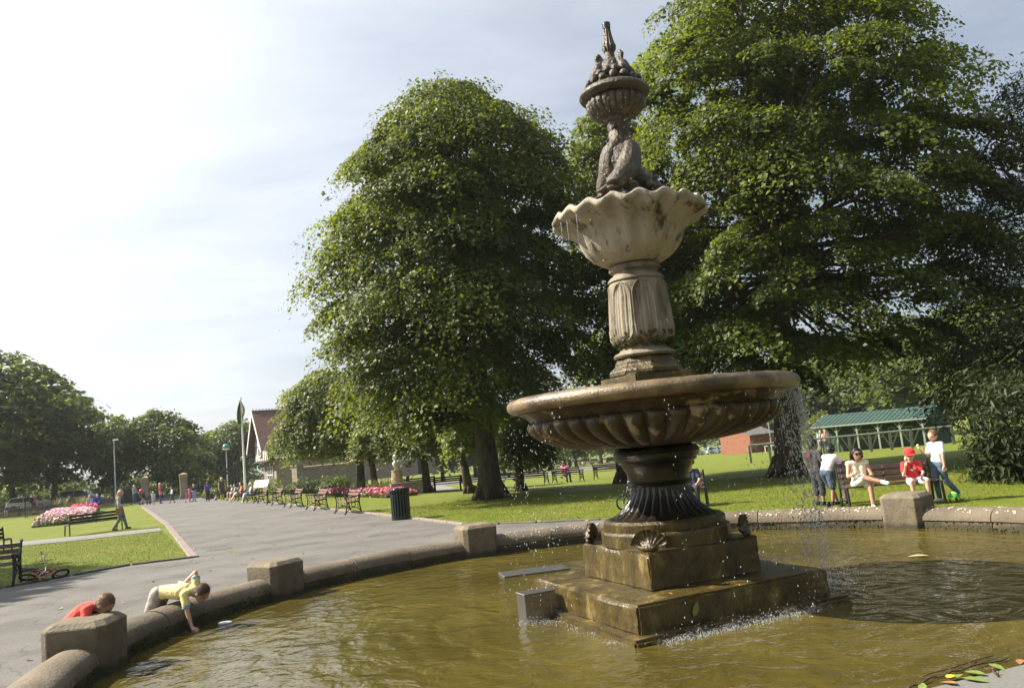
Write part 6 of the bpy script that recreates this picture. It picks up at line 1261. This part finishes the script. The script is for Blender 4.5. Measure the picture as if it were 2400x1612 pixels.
# pram
q = stand_at(330, 1150); PRM = thing('pram', 'dark folding pram with red balloon by the woman in jeans', 'pram', q, R(-8)); b = MB()
b.tube([(-.42, .2, 1.02), (-.1, .2, .5), (.35, .2, .15)], .016, 6); b.tube([(-.42, -.2, 1.02), (-.1, -.2, .5), (.35, -.2, .15)], .016, 6); b.tube([(-.42, -.2, 1.02), (-.42, .2, 1.02)], .018, 6); b.tube([(-.3, .2, .15), (.1, .2, .55)], .014, 6); b.tube([(-.3, -.2, .15), (.1, -.2, .55)], .014, 6); b.build('frame', M_gal, PRM)
b = MB(); b.grid([[(-.2, y, .45), (.0, y, .38), (.25, y, .42), (.28, y, .55), (.05, y, .60), (-.15, y, .95), (-.28, y, .9)] for y in (-.19, .19)]); b.f += [tuple(range(7)), tuple(range(7, 14))]; b.m += [0, 0]; b.build('seat', cloth((.03, .03, .035)), PRM)
b = MB(); b.lathe([(.2*math.cos(t), .2*math.sin(t)) for t in np.linspace(0, 1.5, 7)], 16, (-.12, 0, .85)); b.build('hood', cloth((.06, .05, .05)), PRM, smooth=True)
for x, y in ((-.3, .2), (-.3, -.2), (.35, .2), (.35, -.2)): b = MB(); b.lathe([(.08, -.02), (.1, -.015), (.1, .015), (.08, .02), (.02, .02)], 14, M=Matrix.Translation((x, y, .1)) @ Matrix.Rotation(R(90), 4, 'X')); b.build('wheel', M_rubber, PRM)
b = MB(); b.ico((-.3, 0, 1.15), .16, 2); b.build('balloon', cloth((.65, .03, .04), None, 9, .3), PRM, smooth=True)
# ================================================================== bicycles
def bicycle(label, loc, rot, fr, fr2, wr=.20, base=.70, rim=None, name='bicycle'):
    r = thing(name, label, 'bicycle', loc); r.rotation_euler = rot
    def wheel(x, st=0):
        M = Matrix.Translation((x, 0, wr)) @ Matrix.Rotation(st, 4, 'Z') @ Matrix.Rotation(R(90), 4, 'X')
        w = link('wheel', None, r)
        b = MB(); b.lathe([(wr-.024+.024*math.cos(t), .022*math.sin(t)) for t in np.linspace(0, 2*math.pi, 11)], 30, M=M); b.build('tyre', M_rubber, w, smooth=True)
        b = MB(); b.lathe([(wr-.05, -.012), (wr-.042, -.014), (wr-.042, .014), (wr-.05, .012)], 30, M=M); b.build('rim', rim or M_gal, w)
        b = MB()
        for k in range(14): a = 2*math.pi*k/14; b.tube([(.015*math.cos(a), .015*math.sin(a), .02*(-1)**k), ((wr-.05)*math.cos(a+.2), (wr-.05)*math.sin(a+.2), 0)], .002, 4, M=M)
        b.lathe([(.022, -.04), (.022, .04), (.004, .04)], 10, M=M); b.build('spokes', M_gal, w)
    wheel(-base/2); wheel(base/2, R(22))
    bb = (-.04, 0, wr+.02); st = (-.12, 0, wr+.30); hd = (base/2-.13, 0, wr+.30); hd2 = (base/2-.105, 0, wr+.20)
    b = MB(); b.tube([bb, st], .016, 8); b.tube([st, hd], .016, 8); b.tube([bb, hd2], .018, 8); b.tube([hd2, hd], .021, 8); b.tube([hd2, hd], .02, 8)
    for s in (-1, 1): b.tube([bb, (-base/2, s*.05, wr)], .010, 6); b.tube([st, (-base/2, s*.05, wr)], .010, 6)
    b.build('frame', fr, r, smooth=True)
    b = MB()
    for s in (-1, 1): b.tube([(base/2-.10, s*.035, wr+.19), (base/2-.07, s*.055, wr+.16), (base/2, s*.055, wr)], .014, 6)
    b.build('fork', fr2, r, smooth=True)
    b = MB(); b.tube([hd, (base/2-.15, 0, wr+.40)], .014, 6); b.tube([(base/2-.22, -.26, wr+.50), (base/2-.17, -.18, wr+.52), (base/2-.14, -.07, wr+.40), (base/2-.14, .07, wr+.40), (base/2-.17, .18, wr+.52), (base/2-.22, .26, wr+.50)], .011, 6); h = b.build('handlebar', M_gal, r, smooth=True)
    for s in (-1, 1): b = MB(); b.tube([(base/2-.27, s*.33, wr+.485), (base/2-.21, s*.24, wr+.505)], .017, 8); b.build('grip', M_black, h); b = MB(); b.tube([(base/2-.17, s*.2, wr+.49), (base/2-.16, s*.29, wr+.46)], .008, 5); b.build('brake_lever', cloth((.5, .05, .05)), h)
    b = MB(); b.tube([st, (-.145, 0, wr+.40)], .012, 6); b.build('seat_post', M_gal, r); b = MB(); b.tube([(-.27, 0, wr+.42), (-.2, 0, wr+.425), (-.08, 0, wr+.415), (-.02, 0, wr+.41)], [.05, .06, .03, .018], 8, flat=(1, .45)); b.build('saddle', M_black, r, smooth=True)
    b = MB(); b.lathe([(.065, -.05), (.065, -.042), (.01, -.042)], 18, M=Matrix.Translation(bb) @ Matrix.Rotation(R(90), 4, 'X')); b.tube([(bb[0], -.06, bb[2]), (bb[0]+.08, -.065, bb[2]-.08)], .009, 5); b.tube([(bb[0], .06, bb[2]), (bb[0]-.08, .065, bb[2]+.08)], .009, 5); b.box((bb[0]+.09, -.1, bb[2]-.085), (.07, .07, .02)); b.box((bb[0]-.09, .1, bb[2]+.085), (.07, .07, .02)); b.build('crank', M_black, r)
    return r
M_redp = mat('red bicycle paint', (.35, .01, .025), (.42, .015, .03), 6, .25, coat=.5); M_bluep = mat('blue bicycle paint', (.02, .03, .25), (.03, .05, .32), 6, .25, coat=.5)
bk = (flat(60, 1330)+flat(150, 1322))/2
bicycle("child's red and blue bicycle lying fallen beside the iron bench", (bk.x-.10, bk.y+.22, .05), (R(62), 0, R(8)), M_redp, M_redp, .175, .66, cloth((.2, .22, .5)))
cbk = flat(1458, 1164); bicycle('green rimmed bicycle standing behind the fountain column', (cbk.x, cbk.y+.35, .0), (R(6), 0, R(172)), M_black, M_black, .21, .68, cloth((.05, .4, .12)))
# ================================================================== cars
def car(label, loc, rz, paint, L=4.2, Wd=1.72, Hc=1.48, van=0, group=None):
    r = thing('parked_car', label, 'car', loc, rz, group); k = L/4.2
    lower = [(-2.05, .32), (-2.1, .55), (-2.04, .86), (-1.7, .93), (1.0, .92), (1.75, .80), (2.05, .66), (2.1, .42), (2.02, .26), (-1.95, .24)]
    roof = [(-1.98, .90), (-1.72 if not van else -1.95, Hc-.08), (-1.2, Hc), (.0, Hc-.01), (.42, Hc-.10), (1.12, .91)]
    b = MB(); Y = Wd/2; rows = []
    for y, f in ((-Y, .96), (-Y*.94, 1.), (Y*.94, 1.), (Y, .96)): rows.append([(x*k*f if abs(x) > 1.6 else x*k, y, z*1.) for x, z in lower])
    b.grid([list(q) for q in rows], 0, True); n = len(lower); b.f += [tuple(range(n)), tuple(range(3*n, 4*n))]; b.m += [0, 0]; b.build('body', paint, r, smooth='auto', bevel=.0)
    b = MB(); Yb, Yt = Y*.93, Y*.72
    lo = lambda y: [(x*k, y*(Yb if z < 1.0 else Yt), z) for x, z in roof]
    m = len(roof); b.grid([lo(-1), lo(1)], 0, False); b.f += [tuple(range(m)), tuple(range(m, 2*m))]; b.m += [0, 0]; b.build('cabin', paint, r, smooth='auto')
    for s in (-1, 1):
        b = MB(); q = [(-1.75, .95), (-1.62 if not van else -1.8, Hc-.14), (-.45, Hc-.10), (-.45, .95)]; q2 = [(-.38, .95), (-.38, Hc-.10), (.30, Hc-.16), (.92, .95)]
        for qq in (q, q2): b.add([(x*k, s*(np.interp(z, [.9, Hc], [Yb, Yt])+.012), z) for x, z in qq], [(0, 1, 2, 3)])
        b.build('side_window', M_glass, r)
    b = MB(); b.add([(1.10*k+.01, -Yb*.93, .95), (1.10*k+.01, Yb*.93, .95), (.50*k+.01, Yt*.93, Hc-.10), (.50*k+.01, -Yt*.93, Hc-.10)], [(0, 1, 2, 3)]); b.build('windscreen', M_glass, r)
    b = MB(); xr = -1.72 if not van else -1.95; b.add([(-1.97*k-.015, -Yb*.9, .97), (-1.97*k-.015, Yb*.9, .97), (xr*k-.03, Yt*.9, Hc-.14), (xr*k-.03, -Yt*.9, Hc-.14)], [(0, 1, 2, 3)]); b.build('rear_window', M_glass, r)
    for x in (-1.28, 1.28):
        for s in (-1, 1):
            M = Matrix.Translation((x*k, s*(Y-.08), .31)) @ Matrix.Rotation(R(90), 4, 'X'); b = MB(); b.lathe([(.20, -.1), (.30, -.1), (.32, -.06), (.32, .06), (.30, .1), (.20, .1), (.19, .07), (.02, .07)], 18, M=M); w = b.build('wheel', M_rubber, r, smooth='auto'); b = MB(); b.lathe([(.20, s*-.105), (.05, s*-.11), (.01, s*-.11)], 14, M=M); b.build('hub_cap', M_gal, w)
    for s in (-1, 1):
        b = MB(); b.box((2.03*k, s*.62, .64), (.1, .34, .16)); b.build('headlight', M_white, r); b = MB(); b.box((-2.04*k, s*.70, .78), (.1, .2, .28)); b.build('tail_light', cloth((.4, .02, .02), None, 9, .3), r)
    return r
def paint(n, c): return mat(n, c, tuple(min(1, v*1.04) for v in c), 3, .25, coat=.6, spec=.5)
PW, PSil, PBl, PDk, PRd, PLb = paint('white car paint', (.72, .72, .72)), paint('silver car paint', (.42, .43, .45)), paint('blue car paint', (.05, .10, .26)), paint('dark car paint', (.02, .022, .025)), paint('red car paint', (.35, .03, .03)), paint('light blue car paint', (.30, .42, .55))
def car_at(px, py, Y, rz, pt, lab, group=None, **k):
    p = at(px, py, Y); car(lab, (p.x, Y, float(zt(p.x, Y))), rz, pt, group=group, **k)
car_at(185, 1150, 92., R(8), PSil, 'silver estate car parked behind the railings and grasses', L=4.9, Hc=1.72)
car_at(70, 1160, 90., R(8), PW, 'white car parked behind the railings near the man in red', L=4.6, Hc=1.5)
GC = 'cars in the far car park'
for i, (cx0, cy0, pt, lab) in enumerate([(845, 385, PW, 'white car parked at the end of the far row'), (935, 385, PDk, 'dark car next to the white end car'), (1090, 370, PRd, 'dull red car in the far car park'), (1180, 365, PDk, 'dark car by the far bare trunk'), (1310, 345, PW, 'white van shaped car behind a far trunk'), (1400, 345, PLb, 'light blue car in the far car park'), (1480, 340, PW, 'large white car beside the light blue one'), (1600, 330, PSil, 'silver car between two far trunks'), (1770, 330, PW, 'white hatchback behind the fountain neck'), (1850, 320, PSil, 'silver hatchback behind the fountain neck'), (1930, 312, PW, 'tall white car behind the fountain neck'), (2030, 310, PDk, 'dark hatchback behind the fountain neck')]):
    x, y = (1000+cx0/4.67)*PX, (1020+cy0/4.67)*PX; Yc = 235.; p = at(x, y+3, Yc); z = min(p.z, float(zt(p.x, Yc))); car(lab, (p.x, Yc, float(zt(p.x, Yc))), R([8, 172, 20][i % 3]), pt, group=GC, Hc=1.5 if i % 4 else 1.9)
for i, (cx0, cy0, pt, lab) in enumerate([(190, 810, PSil, 'silver car left of the brick hut'), (400, 790, PLb, 'pale blue car left of the brick hut'), (500, 780, PSil, 'grey car close to the brick hut'), (600, 775, PW, 'white car beside the brick hut gable')]):
    x, y = (1600+cx0/6.486)*PX, (940+cy0/6.486)*PX; Yc = 165.; p = at(x, y, Yc); car(lab, (p.x, Yc, float(zt(p.x, Yc))), R([15, 160][i % 2]), pt, group=GC)
q = gnd(1288, 1070); person('distant person in red by the car park', (at(1290, 1066, 200.).x, 200., float(zt(at(1290, 1066, 200.).x, 200.))), R(-90), 1.75, None, cloth((.6, .03, .03)), cloth((.03, .03, .05)), M_skinl, SH_dark, H_brown, 'long', 'long', .03)
# ================================================================== spray, splashes and litter
def dropmat():
    m = bpy.data.materials.new('water drops'); m.use_nodes = True; p = m.node_tree.nodes['Principled BSDF']; p.inputs['Base Color'].default_value = (.80, .82, .84, 1); p.inputs['Roughness'].default_value = .04; p.inputs['IOR'].default_value = 1.33; p.inputs['Transmission Weight'].default_value = .55; p.inputs['Specular IOR Level'].default_value = .7; return m
M_drop = dropmat()
OCT = np.array([[1, 0, 0], [-1, 0, 0], [0, 1, 0], [0, -1, 0], [0, 0, 2.6], [0, 0, -1.8]], np.float32); OCTF = np.array([[0, 2, 4], [2, 1, 4], [1, 3, 4], [3, 0, 4], [2, 0, 5], [1, 2, 5], [3, 1, 5], [0, 3, 5]])
def drops(name, P, r, label):
    n = len(P); V = (P[:, None]+OCT[None]*r[:, None, None]).reshape(-1, 3); Fv = (OCTF[None]+(np.arange(n)*6)[:, None, None]).reshape(-1, 3)
    return link(name, npmesh(name, V, Fv, M_drop, smooth=True), None, None, 0, label, 'water', None, 'stuff')
rng = np.random.default_rng(7); P = []; Rr = []
def fall(a0, a1, n, r0, ztop, zbot, sp=.05, rmin=.0025, rmax=.0065, out=.25, clump=0):
    a = np.radians(rng.uniform(a0, a1, n)); 
    if clump: cc = np.radians(rng.uniform(a0, a1, clump)); a = cc[rng.integers(0, clump, n)]+rng.normal(0, .012, n)
    t = rng.random(n); z = ztop+(zbot-ztop)*t; r = r0+out*np.sqrt(t)*rng.random(n)+rng.normal(0, sp, n)*t**.7
    P.append(np.stack([CEN[0]+r*np.cos(a), CEN[1]+r*np.sin(a), z], 1)); Rr.append(rng.uniform(rmin, rmax, n)*(.6+.8*rng.random(n)))
fall(-14, 12, 1500, 1.49, 2.24, .2, .04, .003, .0075, .10, 26); fall(-22, 40, 1500, 1.51, 2.22, .2, .12, .002, .006, .35); fall(-60, -15, 260, 1.51, 2.22, .2, .06, .002, .005, .1, 14)
fall(140, 230, 260, 1.51, 2.22, .2, .09, .002, .005, .2); fall(215, 300, 80, 1.51, 2.22, .2, .06, .002, .005, .1, 12); fall(70, 140, 300, 1.51, 2.22, .2, .15, .002, .005, .3)
fall(0, 360, 240, .39, 5.64, 4.35, .04, .0015, .0035, .06, 40); fall(0, 360, 160, .83, 4.2, 2.45, .04, .0015, .004, .05, 22)
a = np.radians(rng.uniform(0, 360, 120)); z = rng.uniform(1.0, 2.2, 120); P.append(np.stack([CEN[0]+rng.uniform(.5, 1.5, 120)*np.cos(a), CEN[1]+rng.uniform(.5, 1.5, 120)*np.sin(a), z], 1)); Rr.append(rng.uniform(.0015, .003, 120))
P = np.concatenate(P); Rr = np.concatenate(Rr); th = MB(); rgt = random.Random(8)
for k in range(26):
    a = R(rgt.uniform(-14, 16)); r0 = 1.50; z1 = rgt.uniform(1.5, 2.1); pts = [(CEN[0]+(r0+.05*t)*math.cos(a)+.006*math.sin(9*t+k), CEN[1]+(r0+.05*t)*math.sin(a), 2.25+(z1-2.25)*t) for t in np.linspace(0, 1, 7)]; th.tube(pts, [.0035, .003, .0026, .0024, .002, .0018, .001], 5)
for k in range(3):
    a = R(rgt.uniform(190, 225)); pts = [(CEN[0]+.80*math.cos(a), CEN[1]+.80*math.sin(a), 4.20-.45*t*rgt.uniform(.6, 1)) for t in (0, .3, .6, 1)]; th.tube(pts, [.0028, .002, .0016, .0008], 5)
th.build('water_threads', M_drop, None, smooth=True, label='thin threads of water running off the fountain bowls', cat='water', kind='stuff')
drops('falling_drops', P, Rr, 'falling water drops around the lower fountain bowl')
# splashes where water meets slab and pool
S = []; SR = []
def splash(c, n, sx_, sy_, h, ang=0, r=(.0012, .0036)):
    n = int(n*1.1)
    u, v = rng.normal(0, sx_, n), rng.normal(0, sy_, n); x = c[0]+u*math.cos(ang)-v*math.sin(ang); y = c[1]+u*math.sin(ang)+v*math.cos(ang); S.append(np.stack([x, y, c[2]+np.abs(rng.normal(0, h, n))*rng.random(n)], 1)); SR.append(rng.uniform(r[0], r[1], n))
cF, sF = math.cos(FZ), math.sin(FZ)
def loc2w(x, y): return (CEN[0]+x*cF-y*sF, CEN[1]+x*sF+y*cF)
for k in range(14):
    x, y = loc2w(-.9+1.6*k/13, -1.24); splash((x, y, WZ), 130, .09, .05, .05, FZ)
for k in range(5):
    x, y = loc2w(-1.24, -.9+.35*k); splash((x, y, WZ), 60, .05, .07, .03, FZ)
x, y = loc2w(1.0, -.3); splash((x, y, .455), 420, .16, .22, .05, FZ, (.0015, .004)); x, y = loc2w(1.35, -.4); splash((x, y, WZ), 300, .14, .25, .04, FZ)
splash((box_c.x+.05, box_c.y-.08, WZ), 220, .13, .05, .05); splash((flat(440, 1440, WZ).x, flat(440, 1440, WZ).y, WZ), 40, .05, .04, .02)
drops('splash_drops', np.concatenate(S), np.concatenate(SR), 'white splashing water at the foot of the fountain steps')
# leaves and litter
M_leafg = mat('fallen green leaf', (.12, .19, .03), (.2, .27, .06), 20, .5); M_leafy = mat('yellow flower', (.75, .5, .02), (.85, .62, .05), 20, .6); M_leafb = mat('dry brown leaf', (.22, .09, .03), (.36, .17, .06), 20, .8); M_twig = mat('twig', (.05, .03, .018), (.10, .06, .035), 20, .9)
def leaf(label, x, y, z, s, rz, mt, shp=0, tilt=.15):
    b = MB(); pts = [(0, -.5), (.22, -.2), (.25, .1), (.12, .4), (0, .6), (-.12, .4), (-.25, .1), (-.22, -.2)]; b.add([(0, 0, .03*s)]+[(u*s, v*s, .06*s*abs(u)*4) for u, v in pts], [(0, i+1, (i+1) % 8+1) for i in range(8)])
    o = b.build('leaf', mt, None, smooth=True, loc=(x, y, z), label=label, cat='leaf'); o.rotation_euler = (tilt, 0, rz); return o
p = flat(2096, 1268, WZ); leaf('pale floating leaf on the shaded water', p.x, p.y, WZ+.006, .22, 1.3, mat('pale leaf', (.42, .36, .16), (.5, .43, .2), 9, .6), 0, .02)
p = flat(1602, 1334, .455); leaf('yellow green leaf lying on the base slab', p.x, p.y-.02, .457, .06, 1.0, M_leafg)
p = flat(1527, 1351, .455); leaf('curled brown leaf at the plinth corner', p.x, p.y-.03, .457, .06, .4, M_leafb)
p = flat(1626, 1328, .455); leaf('small orange leaf on the slab beside the plinth', p.x, p.y, .457, .035, .8, M_leafb)
fc = loc2w(-.50, -1.092); o = leaf('green leaf stuck to the front of the base slab', fc[0], fc[1], .33, .13, 0, M_leafg, 0, 0); o.rotation_euler = (R(90), R(25), FZ)
p = flat(513, 1421, WZ); b = MB(); b.lathe([(.02, .022), (.07, .022), (.078, .018), (.08, .006), (.078, -.03)], 28); b.build('floating_lid', mat('grey plastic lid', (.30, .31, .36), (.4, .41, .46), 20, .5), None, smooth='auto', loc=(p.x, p.y, WZ), label='round grey plastic lid floating near the reaching boy', cat='lid')
# grey mesh cover at the water's edge
g0, g1 = flat(2075, 1580, WZ), flat(2345, 1512, WZ); gd = (g1-g0).normalized(); gn = Vector((gd.y, -gd.x, 0)); gl_ = (g1-g0).length+.6
MC = thing('mesh_cover', 'grey woven mesh cover on the pool with leaves along its edge', 'cover', ((g0.x+g1.x)/2, (g0.y+g1.y)/2, WZ+.012), math.atan2(gd.y, gd.x))
M_mesh = mat('grey mesh', (.10, .098, .092), (.15, .147, .14), 60, .6, metal=.2)
b = MB(); b.box((.2, -.55, -.02), (gl_, 1.08, .03)); b.build('panel', M_mesh, MC)
b = MB()
for k in range(int(gl_/.012)): b.box((.2-gl_/2+k*.012, -.55, -.002), (.005, 1.06, .006))
b.build('mesh_wires', mat('mesh wire', (.15, .147, .14), (.2, .197, .19), 30, .5), MC, kind='stuff')
rgl = random.Random(2)
def along(t, off): q = g0.lerp(g1, t)+gn*(-off); return q
for i, (t, off, s, mt, lab) in enumerate([(.10, .00, .10, M_leafg, 'green leaf at the left corner of the mesh cover'), (.28, -.03, .12, M_leafb, 'orange brown leaf on the edge of the mesh cover'), (.40, .03, .11, M_leafg, 'broad green leaf on the edge of the mesh cover'), (.44, -.08, .15, M_leafg, 'long pale green leaf lying on the mesh cover'), (.55, .02, .14, M_leafg, 'dark green leaf beside the yellow flower'), (.75, .03, .12, M_leafg, 'green leaf near the right twig'), (.95, .02, .10, M_leafb, 'reddish leaf at the right end of the mesh cover')]):
    q = along(t, off); leaf(lab, q.x, q.y, WZ+.02, s, rgl.uniform(0, 6), mt, 0, rgl.uniform(-.2, .2))
q = along(.36, .03); b = MB()
for k in range(9): a = 2*math.pi*k/9; b.tube([(0, 0, .01), (.025*math.cos(a), .025*math.sin(a), .018)], [.008, .010], 5, flat=(1, .4))
b.build('yellow_flower', M_leafy, None, loc=(q.x, q.y, WZ+.015), label='small yellow flower head by the mesh cover', cat='flower')
for i, (t0, t1, o0, o1, lab) in enumerate([(-.05, .32, .03, .10, 'thick dark twig along the left of the mesh cover'), (.25, .95, .16, .22, 'long thin twig floating beyond the mesh cover'), (.60, .72, -.10, .03, 'curved brown twig lying on the mesh cover'), (.30, 1.0, .12, .13, 'second thin twig floating behind the leaves')]):
    a, c = along(t0, o0), along(t1, o1); b = MB(); pts = [a.lerp(c, u)+Vector((rgl.uniform(-.015, .015), rgl.uniform(-.015, .015), .012+rgl.uniform(0, .012))) for u in np.linspace(0, 1, 9)]; m_ = sum(pts, Vector())/9
    b.tube([p-m_ for p in pts], [.006 if i != 1 else .004]*8+[.002], 6)
    for k in (2, 4, 6): b.tube([pts[k]-m_, pts[k]-m_+Vector((rgl.uniform(-.05, .05), rgl.uniform(.02, .06), .015))], [.005, .002], 5)
    b.build('twig', M_twig, None, smooth=True, loc=tuple(m_), label=lab, cat='twig')
# fallen leaves scattered on lawn and tarmac: too many and small to count
rgs = np.random.default_rng(17); n = 140; X = rgs.uniform(-9, 9, n); Yy = rgs.uniform(17, 34, n); Pl = np.stack([X, Yy, zt(X, Yy)+.03], 1); X2 = rgs.uniform(-9, -4, 22); Y2 = rgs.uniform(9, 20, 22); Pl = np.concatenate([Pl, np.stack([X2, Y2, np.full(22, .02)], 1)])
link('fallen_leaves', leaves('fallen_leaves', Pl, np.tile([0, 0, 1.], (len(Pl), 1)), .085, leafmat('dry leaves', (.28, .2, .06), (.5, .42, .16), (.3, .25, .1), .2), rgs, '2', .3), None, None, 0, 'yellow leaves scattered over lawn and tarmac', 'leaves', None, 'stuff')
# drain cover on the avenue
p = flat(500, 1252); b = MB(); b.lathe([(.32, 0), (.32, .012), (.30, .014), (.01, .014)], 26); b.build('drain_cover', mat('iron drain cover', (.07, .068, .066), (.1, .098, .095), 30, .6, .004, 60), None, loc=(p.x, p.y, .006), label='round dark drain cover set in the tarmac', cat='drain cover')

# ================================================================== summer haze over the park
m = bpy.data.materials.new('haze'); m.use_nodes = True; n, l = m.node_tree.nodes, m.node_tree.links; n.remove(n['Principled BSDF']); v = n.new('ShaderNodeVolumePrincipled'); v.inputs['Color'].default_value = (.93, .95, 1, 1); v.inputs['Density'].default_value = .00026; v.inputs['Anisotropy'].default_value = .35; l.new(v.outputs[0], n['Material Output'].inputs['Volume'])
b = MB(); b.box((0, 150, 6), (700, 560, 50)); link('haze', b.mesh('haze', m), kind='stuff')
